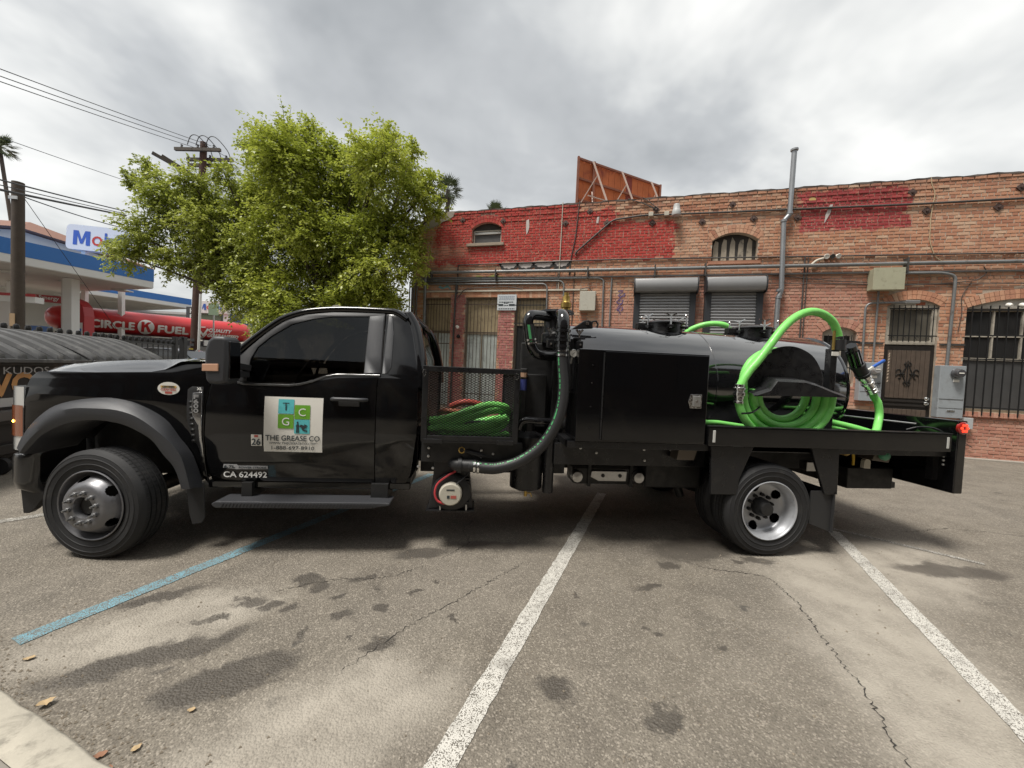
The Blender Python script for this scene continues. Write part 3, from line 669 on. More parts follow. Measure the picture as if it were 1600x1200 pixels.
ax = MB().cyl((XR,.5,HZ),(XR,1.9,HZ),.085).lathe([(.05,-.22),(.17,-.15),(.2,0),(.17,.15),(.05,.22)], 24, (XR,1.2,HZ), (0,1,0)); build('rear_axle', ax, FRAMEB, truck, smooth=40)
build('drive_shaft', MB().cyl((1.8,1.2,.62),(5.35,1.2,.45),.045), FRAMEB, truck, smooth=40)
for y in (.78, 1.55): build('frame_rail', MB().box(-.75,7.2,y,y+.08,.62,.86), FRAMEB, truck, bevel=.01)
build('engine_block', MB().box(-.5,1.7,.85,1.6,.48,1.1), FRAMEB, truck, bevel=.04)
# ---- hose basket behind the cab
BZ0, BZ1, BX0, BX1 = .975, 1.585, 2.405, 3.19
bk = MB()
for y in (.03, 1.25):
    for x in (BX0+.02, BX1-.02): bk.box(x-.024,x+.024,y-.02,y+.02,BZ0,BZ1)
    bk.box(BX0+.044,BX1-.044,y-.02,y+.02,BZ1-.045,BZ1-.001); bk.box(BX0+.044,BX1-.044,y-.02,y+.02,BZ0+.001,BZ0+.045)
for x in (BX0+.02, BX1-.02):
    bk.box(x-.02,x+.02,.05,1.23,BZ1-.044,BZ1-.002); bk.box(x-.02,x+.02,.05,1.23,BZ0+.002,BZ0+.044)
bo = build('hose_basket', bk, SATIN, truck, bevel=.004)
build('basket_floor', MB().box(BX0,BX1,.01,1.27,BZ0-.012,BZ0-.001), SATIN, bo)
def mesh_panel(nm, p0, du, dv, nu, nv, parent, mat, t_=.0042):
    p0 = Vector(p0); du = Vector(du); dv = Vector(dv); mb = MB(); nrm = du.cross(dv).normalized()
    for j in range(nv):
        for i in range(nu):
            # each cell is one diamond: four strands
            a = p0+du*(i/nu)+dv*(j/nv); cu = du/nu; cv = dv/nv
            L_ = a+cv*.5; Rr = a+cu+cv*.5; T_ = a+cu*.5+cv; B_ = a+cu*.5
            for (s_, e_) in ((L_, T_), (T_, Rr), (Rr, B_), (B_, L_)): 
                d_ = (e_-s_).normalized(); w_ = nrm.cross(d_)*t_/2; nn = nrm*.0025
                mb.add([s_-w_-nn, e_-w_-nn, e_+w_-nn, s_+w_-nn, s_-w_+nn, e_-w_+nn, e_+w_+nn, s_+w_+nn], [(0,1,2,3),(7,6,5,4),(0,4,5,1),(2,6,7,3)])
    return build(nm, mb, mat, parent, fix=False)
mesh_panel('mesh_panel', (BX0+.044,.03,BZ0+.04), (BX1-BX0-.088,0,0), (0,0,BZ1-BZ0-.08), 19, 26, bo, SATIN)
mesh_panel('mesh_panel', (BX1-.02,.05,BZ0+.04), (0,1.18,0), (0,0,BZ1-BZ0-.08), 26, 24, bo, SATIN)
mesh_panel('mesh_panel', (BX0+.02,.05,BZ0+.04), (0,1.18,0), (0,0,BZ1-BZ0-.08), 26, 24, bo, SATIN)
for x in (BX0+.075, BX1-.13): build('basket_hinge', MB().box(x-.06 if x < 2.7 else x-.04,x+.10 if x < 2.7 else x+.10,.000,.012,BZ0-.02,BZ0+.018), SATIN, bo, bevel=.004)
for x in (BX0+.01, BX1-.025):
    lp = [(x+.012*math.cos(a), -.004, BZ1-.055+(.032*math.sin(a) if math.sin(a) < 0 else .022*math.sin(a))) for a in [k*math.pi/8 for k in range(16)]]
    build('snap_hook', MB().tube(lp, .0035, 6, closed=True), CHR, bo, smooth=60)
build('basket_support', MB().box(2.40,3.25,.10,.16,.78,.955), FRAMEB, truck, bevel=.006); build('basket_support', MB().box(2.36,3.7,.40,.48,.62,.95), FRAMEB, truck)
for x, z in ((2.46,.90),(2.46,.83),(2.80,.88),(2.90,.89),(2.90,.83),(3.0,.86),(2.38,.74),(2.50,.73)): build('bolt', MB().lathe([(.011,0),(.011,.01),(.0,.014)], 8, (x,.10,z), (0,-1,0)), GALV, truck)
# ---- pump under the basket
pp = build('pump_housing', MB().prism([(2.50,.80),(2.81,.80),(2.81,.66),(2.845,.36),(2.465,.36),(2.50,.66)], .16, .42), PLASB, truck, bevel=.012)
build('pump_foot', MB().prism([(2.45,.352),(2.86,.352),(2.86,.36),(2.45,.36)], .12, .42), SATIN, pp)
build('pump_dome', MB().lathe([(.165,0),(.16,.03),(.13,.05),(.10,.055)], 32, (2.66,.16,.515), (0,-1,0)), PLASB, pp, smooth=40)
pc = build('pump_cap', MB().lathe([(.098,0),(.095,.05),(.085,.062),(.0,.064)], 32, (2.655,.12,.515), (0,-1,0)), M('cream_plastic', (.50,.47,.39), .5), pp, smooth=40)
build('cap_mark', MB().box(2.658,2.705,.0545,.0552,.485,.51), M('decal_red', (.45,.10,.08), .5), pc); build('cap_mark', MB().box(2.628,2.65,.0545,.0552,.485,.51), INKV, pc); build('cap_mark', MB().box(2.622,2.69,.0545,.0552,.552,.562), INKV, pc)
for k in range(9):
    a = -.9+k*.32; build('pump_fin', MB().box(2.80-.03,2.80+.01,.125,.16,.42+k*.026,.43+k*.026), PLASB, pp)
build('red_cable', MB().tube(spline([(2.69,.12,.70),(2.62,.09,.665),(2.545,.085,.60),(2.525,.085,.52),(2.55,.085,.455),(2.61,.085,.43)], 5), .009, 8), M('red_cable', (.52,.05,.06), .45), truck, smooth=60)
build('grey_cable', MB().tube(spline([(2.70,.08,.60),(2.76,.09,.65),(2.80,.12,.69)], 5), .006, 8), PLAST, truck, smooth=60)
for x in (2.57, 2.79): build('bolt', MB().cyl((x,.13,.362),(x,.13,.41),.008,8), GALV, truck)
# ---- black suction hose from pump to manifold
hp = spline([(2.80,.06,.765),(2.95,.04,.752),(3.05,.03,.760),(3.20,.02,.808),(3.34,.01,.90),(3.44,.01,1.01),(3.52,.015,1.16),(3.562,.03,1.32),(3.572,.05,1.48),(3.56,.07,1.64),(3.55,.08,1.78)], 12)
rr = [.048+(.0022 if (k % 2) else 0) for k in range(len(hp))]
bh = build('suction_hose', MB().tube(hp, rr, 16), RUBB, truck, smooth=75)
st = []
for k, p in enumerate(hp[3:-2]):
    t_ = (hp[k+4]-hp[k+2]).normalized(); side = t_.cross(Vector((0,1,0))).normalized()      # points to the inside of the bend
    ang = R(52); d1 = (side*math.sin(ang)+Vector((0,-1,0))*math.cos(ang)); st.append((p, d1))
seg = MB(); k = 0
while k < len(st)-3:
    ln = random.choice((1,1,2))
    for (p, d1), (q_, d2) in zip(st[k:k+ln], st[k+1:k+ln+1]):
        tt = (q_-p).normalized(); w1 = d1.cross(tt)*random.uniform(.004,.009)
        seg.add([p+d1*.0518-w1, q_+d2*.0518-w1, q_+d2*.0518+w1, p+d1*.0518+w1], [(0,1,2,3)])
    k += ln+random.choice((0,1,1,2))
build('hose_print', seg, LGRN, bh, fix=False)['kind'] = 'stuff'
for c, d in (((2.845,.055,.761),(1,0,0)), ((2.875,.052,.758),(1,0,0)), ((3.552,.08,1.765),(0,0,1)), ((3.554,.078,1.725),(0,0,1))): build('hose_clamp', MB().lathe([(.052,-.010),(.055,-.009),(.055,.009),(.052,.010)], 24, c, d), CHR, bh, smooth=40)
build('pump_elbow', MB().tube(spline([(2.86,.06,.765),(2.76,.07,.765),(2.68,.10,.765),(2.66,.2,.77)], 5), .052, 16).lathe([(.06,-.01),(.066,-.01),(.066,.02),(.06,.02)], 20, (2.72,.075,.765), (1,0,0)), PLASB, truck, smooth=60)
build('outlet_hose', MB().tube(spline([(2.74,.14,.885),(2.82,.10,.865),(2.95,.12,.83),(3.1,.16,.81),(3.25,.22,.80)], 6), .026, 10), RUBB, truck, smooth=60)
build('brass_fitting', MB().lathe([(.030,0),(.030,.03),(.02,.032)], 8, (2.735,.13,.885), (0,-1,0)), BRASS, truck)
# manifold on top of the riser
SHINY = M('glossy_pipe_plastic', (.011,.011,.012), .16, coat=.5)
mf = MB().tube(spline([(3.55,.08,1.76),(3.55,.08,1.90),(3.55,.09,2.02),(3.553,.16,2.075),(3.56,.26,2.085),(3.57,.40,2.08)], 5), .056, 16)
for z, r in ((1.80,.062),(1.85,.070),(1.88,.062),(1.93,.068),(1.965,.060)): mf.lathe([(r-.008,-.012),(r,-.010),(r,.010),(r-.008,.012)], 24, (3.55,.08,z), (0,0,1))
build('riser_elbow', mf, SHINY, truck, smooth=50)
mfd = build('manifold_body', MB().lathe([(.0,2.155),(.16,2.155),(.165,2.135),(.12,2.13),(.12,1.95),(.14,1.93),(.14,1.85),(.0,1.85)], 32, (3.575,.48,0), (0,0,1)), SATIN, truck, smooth=40)
build('relief_valve', MB().lathe([(.038,2.155),(.038,2.18),(.048,2.185),(.048,2.23),(.038,2.235),(.034,2.245),(.034,2.29),(.022,2.295),(.022,2.325),(.0,2.33)], 12, (3.645,.42,0), (0,0,1)), BRASS, mfd, smooth=30)
e2 = MB().tube(spline([(3.50,.42,2.09),(3.38,.36,2.09),(3.30,.30,2.075),(3.275,.28,2.02),(3.285,.28,1.95),(3.30,.28,1.86),(3.32,.28,1.79),(3.37,.29,1.735),(3.46,.32,1.725),(3.56,.36,1.73)], 6), .047, 14)
build('loop_pipe', e2, SHINY, truck, smooth=60)
build('loop_hose', MB().tube([(3.283,.28,1.99),(3.312,.28,1.83)], .050, 16), RUBB, truck, smooth=60)
build('hose_print', MB().add([(3.262,.2325,1.985),(3.284,.2295,1.985),(3.313,.2295,1.835),(3.291,.2325,1.835)], [(0,1,2,3)]), LGRN, truck, fix=False)
for c in ((3.307,.28,1.855),(3.315,.28,1.825)): build('hose_clamp', MB().lathe([(.051,-.009),(.054,-.008),(.054,.008),(.051,.009)], 24, c, (.18,0,-1)), CHR, truck, smooth=40)
build('filter_tube', MB().cyl((3.70,.30,1.40),(3.70,.30,1.88),.072,24), SATIN, truck, smooth=40)
for x in (3.47, 3.73):
    build('clamp_block', MB().box(x-.028,x+.028,.17,.25,1.79,1.86), SATIN, truck, bevel=.004); build('clamp_bar', MB().box(x-.05,x+.05,.19,.23,1.878,1.89), SATIN, truck)
    build('bolt', MB().lathe([(.010,0),(.010,.01),(.0,.012)], 8, (x,.17,1.825), (0,-1,0)), CHR, truck)
    wn = MB().bar((x,.21,1.89),(x,.21,1.96),.012,.012).bar((x,.21,1.925),(x-.03,.21,1.965),.008,.018).bar((x,.21,1.925),(x+.03,.21,1.965),.008,.018); build('wing_nut', wn, CHR, truck)
ga = build('pressure_gauge', MB().lathe([(.0,.0),(.036,0),(.036,.025),(.032,.03)], 24, (3.655,.12,1.745), (0,-1,0)), CHR, truck, smooth=40)
build('gauge_face', MB().lathe([(.0,.027),(.031,.027)], 24, (3.655,.12,1.745), (0,-1,0)), WVIN, ga); build('gauge_needle', MB().bar((3.645,.0915,1.735),(3.668,.0915,1.758),.003,.002), INKV, ga); build('gauge_stem', MB().cyl((3.65,.12,1.71),(3.645,.13,1.66),.012,8), GALV, ga)
# moisture trap, drop pipe, brackets
ca = build('moisture_trap', MB().lathe([(.0,.485),(.10,.488),(.148,.51),(.150,.53),(.150,.98),(.12,1.0),(.06,1.03),(.06,1.10),(0,1.10)], 32, (3.33,.36,0), (0,0,1)), SATIN, truck, smooth=40)
build('drain_cock', MB().lathe([(.016,.42),(.016,.49)], 10, (3.33,.34,0), (0,0,1)).tube([(3.33,.34,.45),(3.375,.33,.452),(3.385,.33,.42)], .007, 6), BRASS, ca, smooth=40)
build('trap_label', MB().box(3.195,3.212,.205,.21,.905,.945), M('yellow_label', (.55,.45,.08), .5), truck); build('red_wire', MB().tube([(3.20,.205,.905),(3.185,.20,.84)], .005, 6), M('red_cable', (.52,.05,.06), .45), truck)
build('drop_pipe', MB().lathe([(.045,.475),(.05,.475),(.05,1.0),(.045,1.0)], 20, (3.525,.30,0), (0,0,1)), SATIN, truck, smooth=40)
build('side_elbow', MB().tube(spline([(3.22,.2,1.06),(3.24,.2,1.12),(3.30,.2,1.145),(3.42,.22,1.135),(3.5,.26,1.13)], 5), .032, 12), SHINY, truck, smooth=60)
bx = MB()
for (x0,x1,y0,y1,z0,z1) in ((3.24,3.30,.35,.42,.9,1.60),(3.26,3.62,.55,.62,.9,1.85),(3.30,3.50,.42,.60,1.05,1.55),(3.55,3.62,.42,.5,.9,1.9),(3.24,3.7,.5,1.9,.86,.98)): bx.box(x0,x1,y0,y1,z0,z1)
build('pump_stand', bx, FRAMEB, truck, bevel=.01)
build('vacuum_pump', MB().lathe([(.0,0),(.2,0),(.22,.03),(.22,.4),(.2,.43),(.0,.43)], 32, (3.45,.75,1.32), (0,1,0)), SATIN, truck, smooth=40)
build('blue_tape', MB().lathe([(.03,0),(.03,.10)], 10, (3.265,.33,1.40), (0,0,1)), M('blue_tape', (.03,.04,.16), .5), truck); build('tan_tape', MB().lathe([(.031,0),(.031,.04)], 10, (3.265,.33,1.52), (0,0,1)), M('tan_tape', (.36,.22,.14), .6), truck)
# ---- tank
TR, TZ, TX0, TX1 = .62, 1.50, 3.80, 6.80
def dish(sign, x): return [(TR*math.cos(a), x+sign*(.17*math.sin(a))) for a in [k*math.pi/2/9 for k in range(10)]]
tp = list(reversed(dish(-1, TX0))) + [(TR, 5.30), (TR+.004, 5.305), (TR+.004, 5.312), (TR, 5.317)] + dish(1, TX1)
tank = build('tank', MB().lathe(tp, 96, (0,YC,TZ), (1,0,0)), TANKP, truck, smooth=35)
for x in (TX0, TX1): build('tank_seam', MB().lathe([(TR,-.014),(TR+.008,-.008),(TR+.008,.008),(TR,.014)], 96, (x,YC,TZ), (1,0,0)), TANKP, tank, smooth=40)
def hatch(x, name='manway'):
    h_ = build(name, MB().lathe([(.0,.155),(.10,.150),(.185,.132),(.215,.118),(.225,.112),(.225,.10),(.205,.098),(.205,.0),(.0,.0)], 40, (x,YC,TZ+TR-.03), (0,0,1)), SATIN, truck, smooth=35)
    for k in range(6):
        a = 2*math.pi*k/6+.35; c = Vector((x+.245*math.cos(a), YC+.245*math.sin(a), TZ+TR+.06)); t_ = Vector((-math.sin(a), math.cos(a), 0))
        sw_ = MB().cyl(c-UP*.05, c+UP*.095, .009, 8).bar(c-t_*.06+UP*.105, c+UP*.08, .010, .012).bar(c+t_*.06+UP*.105, c+UP*.08, .010, .012); build('swing_bolt', sw_, CHR, h_)
        build('bolt_lug', MB().bar(c-UP*.03-Vector((math.cos(a), math.sin(a), 0))*.04, c-UP*.03+Vector((math.cos(a), math.sin(a), 0))*.02, .05, .03), SATIN, h_, bevel=.004)
    build('hinge', MB().box(x-.33,x-.20,YC-.03,YC+.05,TZ+TR+.005,TZ+TR+.075), SATIN, h_, bevel=.008)
hatch(5.01); hatch(6.13)
for sy in (.80, 1.6):
    build('lifting_lug', MB().prism([(3.80,2.03),(3.93,2.125),(3.98,2.135),(4.02,2.12),(4.03,2.05)], sy-.02, sy+.02), SATIN, truck, bevel=.008); build('lug_eye', MB().lathe([(.02,-.024),(.02,.024),(0,.024)], 12, (3.965,sy,2.10), (0,-1,0)), CHR, truck)
build('shackle', MB().tube([(4.0,.8,2.07),(4.03,.8,2.125),(4.065,.8,2.13),(4.085,.8,2.10),(4.075,.8,2.06)], .010, 8), SATIN, truck)
for x in (4.1, 5.3, 6.6): build('tank_saddle', MB().prism([(.55,.87),(1.85,.87),(1.75,1.1),(1.5,.95),(.9,.95),(.65,1.1)], x-.04, x+.04, 'yz'), FRAMEB, truck)
# ---- deck, tool box, side rails
build('deck', MB().box(3.62,7.28,.03,2.37,.94,1.0), SATIN, truck, bevel=.006)
tb = build('tool_box', MB().box(3.68,4.838,.0,.52,1.002,1.785), BLK, truck, bevel=.008)
build('box_door', MB().box(3.905,4.828,-.012,-.001,1.018,1.772), BLK, tb, bevel=.005); build('box_hinge', MB().cyl((3.895,-.008,1.03),(3.895,-.008,1.76),.007,8), SATIN, tb)
lt = build('latch_plate', MB().prism([(4.655,1.375),(4.675,1.438),(4.775,1.438),(4.775,1.318),(4.675,1.318)], -.0155, -.0125), CHR, tb, bevel=.002)
build('latch_handle', MB().box(4.695,4.762,-.024,-.017,1.335,1.425), GALV, lt, bevel=.006); build('latch_keyhole', MB().lathe([(.011,0),(.011,.006),(0,.006)], 10, (4.725,-.024,1.38), (0,-1,0)), CHR, lt)
for z in (1.12,1.3,1.5,1.65): build('bolt', MB().lathe([(.007,0),(.007,.006),(0,.007)], 8, (3.80,0,z), (0,-1,0)), SATIN, truck)
build('lower_skirt', MB().box(3.56,5.0,.24,.30,.745,.939), SATIN, truck, bevel=.006)
for x, z in ((4.40,.90),(4.41,.80),(4.66,.90),(3.80,.90),(3.95,.86)): build('bolt', MB().lathe([(.012,0),(.012,.008),(0,.012)], 8, (x,.24,z), (0,-1,0)), GALV, truck)
build('stake_pocket', MB().prism([(4.665,.962),(4.845,.962),(4.81,.84),(4.645,.84)], .10, .23), M('pocket_steel', (.14,.12,.10), .45, .6), truck, bevel=.004)
RX0, RX1 = 4.848, 7.235
rl = build('side_rail', MB().box(RX0,RX1,-.035,.028,.998,1.162), BLK, truck, bevel=.006)
build('side_rail', MB().box(3.62,RX1,2.372,2.435,.998,1.162), BLK, truck, bevel=.006)
for x in (4.895, 7.19): build('reflector', MB().box(x-.012,x+.012,-.042,-.036,1.03,1.135), M('pale_reflector', (.55,.55,.52), .3), rl, bevel=.004)
build('rail_lip', MB().box(RX0,RX1,-.038,.03,1.164,1.172), SATIN, rl)
# tail board and lamps
tbd = build('tail_board', MB().box(7.30,7.395,-.03,2.43,.605,1.29), BLK, truck, bevel=.008)
build('tail_gusset', MB().box(7.24,7.299,.10,.16,.70,.998), SATIN, truck); build('tail_gusset', MB().box(7.24,7.299,2.2,2.26,.70,.998), SATIN, truck)
for z in (.86,.90,.94): build('bolt', MB().lathe([(.010,0),(.010,.008),(0,.01)], 8, (7.295,.06,z), (-1,-.4,0)), GALV, truck)
for y in (-.028, 2.428):
    tl = build('tail_lamp', MB().lathe([(.058,-.01),(.058,.008),(.05,.014),(.0,.016)], 28, (7.345,y,1.222), (0,-1 if y < 1 else 1,0)), REDD, truck, smooth=40)
    for k in range(6):
        a = k*math.pi/3; build('lamp_diode', MB().lathe([(.013,.0),(.012,.006),(0,.008)], 10, (7.345+.03*math.cos(a),y-.015 if y < 1 else y+.015,1.222+.03*math.sin(a)), (0,-1 if y < 1 else 1,0)), REDL, tl)
build('chain', MB().tube(spline([(7.25,.05,1.17),(7.21,.1,1.20),(7.12,.15,1.20),(7.05,.2,1.165)], 5), .008, 6), SATIN, truck); build('tie_rod', MB().cyl((7.28,.3,1.215),(6.5,1.15,1.26),.008,6), GALV, truck)
# fenders over the rear wheels, mud flaps, rear underbody
fp = MB().prism([(4.90,.994),(5.30,.994),(5.18,.70),(5.165,.565),(4.925,.565)], .0, .03); build('rear_fender', fp, SATIN, truck, bevel=.005)
build('rear_fender', MB().prism([(5.86,.994),(6.135,.994),(6.145,.575),(6.02,.575),(5.90,.88)], .0, .03), SATIN, truck, bevel=.005)
build('rear_fender', MB().prism([(4.90,.994),(6.135,.994),(6.1,.95),(4.95,.95)], .03, .5), FRAMEB, truck)
build('rear_mud_flap', MB().box(6.115,6.127,.0,.5,.225,.60), M('mud_flap', (.024,.024,.025), .6), truck); build('rear_mud_flap', MB().prism([(5.905,.60),(6.13,.60),(6.125,.226),(6.08,.236),(5.90,.30)], .02, .032), M('mud_flap', (.024,.024,.025), .6), truck)
sp2 = build('stake_pocket', MB().prism([(6.61,.99),(6.77,.99),(6.74,.86),(6.56,.88)], .08, .22), M('pocket_steel', (.14,.12,.10), .45, .6), truck, bevel=.004)
build('green_plug', MB().lathe([(.04,0),(.045,.03),(.03,.05),(0,.055)], 16, (6.665,.08,.93), (0,-1,0)), M('dull_green', (.06,.22,.12), .5), truck, smooth=50)
build('rear_cross_member', MB().box(6.72,7.25,.45,1.95,.50,.72), FRAMEB, truck, bevel=.01); build('rear_step', MB().box(7.30,7.62,.72,.98,.43,.50), SATIN, truck, bevel=.006); build('step_arm', MB().box(7.0,7.62,.80,.90,.44,.49), FRAMEB, truck)
build('yellow_handle', MB().tube(spline([(6.40,.2,.93),(6.45,.18,.935),(6.475,.18,.90),(6.478,.18,.81)], 4), .011, 8), M('yellow_handle', (.55,.36,.03), .5), truck, smooth=50); build('drain_valve', MB().lathe([(.03,0),(.035,.02),(.035,.07),(.02,.09),(0,.09)], 14, (6.37,.22,.935), (0,-1,0)), BRASS, truck, smooth=40)
build('cream_connector', MB().prism([(6.595,.78),(6.60,.855),(6.615,.865),(6.62,.885),(6.645,.885),(6.65,.865),(6.668,.852),(6.668,.775)], .18, .22), M('cream_plastic', (.50,.47,.39), .5), truck, bevel=.004); build('wire_plug', MB().cyl((6.63,.2,.89),(6.63,.2,.935),.012,8), WVIN, truck)
build('trailer_bracket', MB().box(6.30,6.46,.5,.6,.66,.76), GALV, truck, bevel=.01)
# muffler and tanks under the frame
mu = build('muffler', MB().box(3.80,4.46,.45,.72,.50,.70), FRAMEB, truck, bevel=.04)
build('heat_shield', MB().prism([(3.98,.645),(4.33,.645),(4.325,.545),(4.05,.545),(3.97,.585)], .425, .447), GALV, mu, bevel=.006)
for x in (4.09, 4.26): build('bolt', MB().lathe([(.018,0),(.018,.006),(.008,.007),(.008,.004),(0,.004)], 12, (x,.425,.60), (0,-1,0)), SATIN, mu)
for x in (3.83, 4.44): build('end_cap', MB().lathe([(.0,.06),(.05,.05),(.06,.0)], 12, (x,.44,.59), (0,-1,0)), GALV, mu, smooth=40)
for x in (3.96, 4.38): build('strap', MB().box(x-.015,x+.015,.435,.73,.49,.74), FRAMEB, mu)
build('shock_absorber', MB().cyl((5.0,.62,.35),(4.8,.62,.8),.04,12), FRAMEB, truck); build('spring_pack', MB().tube(spline([(4.75,.72,.62),(5.1,.72,.52),(5.5,.72,.50),(5.9,.72,.52),(6.25,.72,.62)], 5), .04, 6), FRAMEB, truck)
for x, z in ((4.62,.62),(4.63,.66)): build('bolt', MB().lathe([(.02,0),(.02,.01),(.012,.012),(0,.012)], 10, (x,.40,z), (0,-1,0)), GALV, truck)
build('air_tank', MB().lathe([(.0,0),(.09,.02),(.1,.05),(.1,.5),(.09,.53),(0,.55)], 20, (4.55,.7,.55), (1,0,0)), FRAMEB, truck, smooth=40)
build('under_tray', MB().box(4.50,5.06,.38,1.9,.50,.74), FRAMEB, truck, bevel=.02)
# hose rack on the near side: domed guard plate on a bracket
gd = [(5.29,1.47),(5.30,1.61),(5.37,1.74),(5.49,1.85),(5.63,1.905),(5.78,1.905),(5.93,1.84),(6.02,1.73),(6.06,1.62),(6.045,1.48)]
gdc = [(p.x, p.y) for p in spline([(x, z, 0) for x, z in gd], 4)]
gu = build('hose_guard', MB().prism(gdc, .14, .152), SATIN, truck, bevel=.004)
sh = [(5.25,1.462),(5.40,1.515),(5.46,1.600),(5.73,1.600),(5.84,1.575),(6.02,1.515),(6.135,1.485)]
bm_ = MB(); rows = [[(x, -.03, z-.02) for x, z in sh], [(x, .0, z+.004) for x, z in sh], [(x, .14, z+.02) for x, z in sh], [(x, .155, z+.021) for x, z in sh]]
lo = [(5.25,1.452),(5.40,1.452),(5.46,1.455),(5.73,1.458),(5.84,1.46),(6.02,1.462),(6.135,1.464)]
bm_.grid([[(x, -.03, z) for x, z in lo]]+rows); build('hose_shelf', bm_, SATIN, gu, smooth=25)
build('guard_bracket', MB().box(5.5,5.58,.152,.6,1.5,1.58), SATIN, gu)
for x in (6.26, 6.36): build('rack_post', MB().box(x-.035,x+.035,.34,.41,1.0,1.93), SATIN, truck, bevel=.006) if x > 6.3 else None
pc_ = MB().lathe([(.05,0),(.058,.002),(.058,.10),(.05,.102)], 16, (6.25,.20,1.90), (0,0,1)); build('hose_coupler', pc_, PLASB, truck, smooth=40)
build('coupler_lever', MB().bar((6.16,.16,1.90),(6.16,.16,2.08),.012,.02), BRASS, truck); build('coupler_lever', MB().bar((6.31,.18,1.99),(6.43,.16,1.985),.012,.02), PLASB, truck); build('post_label', MB().box(6.325,6.395,.328,.338,1.86,1.90), WVIN, truck)
# discharge pipe, valve and blue handle behind the tank
vp = MB().tube([(6.62,.42,1.98),(6.80,.50,1.78)], .045, 12)
for k in range(8):
    a = k*math.pi/4; d_ = Vector((.62,.28,-.73)).normalized(); u_ = d_.orthogonal().normalized(); v_ = d_.cross(u_); c = Vector((6.66,.44,1.93))+(u_*math.cos(a)+v_*math.sin(a))*.05
    vp.bar(c, c+d_*.2, .014, .014)
build('discharge_pipe', vp, SHINY, truck, smooth=40)
vd = Vector((.66,.10,-.75)).normalized(); v0 = Vector((6.80,.50,1.78))
vv = build('ball_valve', MB().lathe([(.05,-.02),(.068,-.015),(.068,.01),(.060,.012),(.060,.10),(.068,.102),(.068,.125),(.05,.13)], 20, v0, vd), PLASB, truck, smooth=40)
build('cam_coupling', MB().lathe([(.05,.13),(.062,.135),(.062,.16),(.05,.165),(.046,.21),(.058,.215),(.058,.24),(.045,.25),(.042,.30)], 20, v0, vd), CHR, vv, smooth=40)
build('coupling_band', MB().lathe([(.046,.30),(.050,.302),(.050,.32),(.046,.322),(.046,.335),(.050,.337),(.050,.355),(.046,.357)], 20, v0, vd), CHR, vv, smooth=40)
build('valve_lever', MB().bar(v0+vd*.1+Vector((.04,0,.02)), v0+vd*.1+Vector((.13,.0,.075)), .02, .02), WVIN, vv); build('lever_grip', MB().bar(v0+vd*.1+Vector((.12,0,.07)), v0+vd*.1+Vector((.25,.0,.15)), .028, .028), M('blue_grip', (.02,.10,.42), .45), vv, bevel=.008)
build('valve_cap', MB().lathe([(.05,0),(.055,.02),(.03,.04),(0,.045)], 16, (6.93,.75,1.5), (.6,-.8,0)), CHR, truck, smooth=40)

# ------------------------------------------------------------------ green hoses
def ribbed(name, pts, r, parent=None, n=14, step=.017):
    P = spline(pts, 30); L_ = [0]
    for a, b in zip(P, P[1:]): L_.append(L_[-1]+(b-a).length)
    N = int(L_[-1]/step*2); out = []; i = 0
    for k in range(N+1):
        t_ = L_[-1]*k/N
        while i < len(P)-2 and L_[i+1] < t_: i += 1
        out.append(P[i].lerp(P[i+1], (t_-L_[i])/max(1e-9, L_[i+1]-L_[i])))
    return build(name, MB().tube(out, [r+(.0032 if k % 2 else 0) for k in range(len(out))], n), GHOSE, parent, smooth=80)
HR = .033
h1 = thing('green_hose', 'bright green ribbed hose coiled over the guard on the flatbed side', 'hose', (5.7,.12,1.1), group='green suction hoses on the truck')
def hang(xl, xr, zc, dp_, ya, yb, n=9, top=None):
    c_ = (xl+xr)/2; w_ = (xr-xl)/2; return [(c_-w_*math.cos(math.pi*k/n), ya+(yb-ya)*k/n, zc-dp_*math.sin(math.pi*k/n)) for k in range(n+1)]
ribbed('hose_loop', [(6.25,.20,1.98),(6.235,.20,2.06),(6.16,.19,2.17),(6.02,.17,2.235),(5.86,.14,2.235),(5.71,.12,2.17),(5.58,.10,2.06),(5.46,.085,1.91),(5.34,.07,1.76),(5.25,.06,1.66),(5.19,.055,1.56)]+hang(5.165,6.115,1.46,.415,.055,.09)+[(6.115,.09,1.475)], HR, h1)
ribbed('hose_loop', [(5.75,.22,1.86),(5.55,.18,1.86),(5.42,.15,1.82),(5.31,.13,1.74),(5.25,.12,1.62)]+hang(5.243,6.075,1.47,.365,.10,.11)+[(6.073,.11,1.485)], HR, h1)
ribbed('hose_loop', [(5.336,.10,1.50)]+hang(5.335,6.02,1.48,.31,.10,.15)+[(6.018,.15,1.495)], HR, h1)
ribbed('hose_loop', [(5.412,.13,1.50)]+hang(5.41,5.95,1.48,.25,.13,.20)+[(5.948,.20,1.50)], HR, h1)
ribbed('hose_loop', [(4.90,.3,1.155),(5.1,.28,1.165),(5.25,.3,1.15),(5.5,.36,1.12)], .022, h1)
ribbed('hose_loop', [tuple(v0+vd*.33), tuple(v0+vd*.40+Vector((0,0,-.02))), (7.10,.53,1.40),(7.115,.52,1.28),(7.06,.48,1.18),(6.94,.40,1.10),(6.75,.34,1.055),(6.55,.32,1.05)], HR, h1)
ribbed('hose_loop', [(6.45,.6,1.18),(6.65,.62,1.17),(6.9,.55,1.12),(7.1,.5,1.06)], HR*.9, h1); ribbed('hose_loop', [(6.45,.75,1.09),(6.7,.7,1.10),(6.9,.62,1.06)], HR*.9, h1)
ribbed('hose_loop', [(5.50,1.75,2.03),(5.60,1.70,2.19),(5.74,1.62,2.27),(5.88,1.55,2.29),(6.0,1.5,2.26),(6.1,1.55,2.16)], HR, h1)
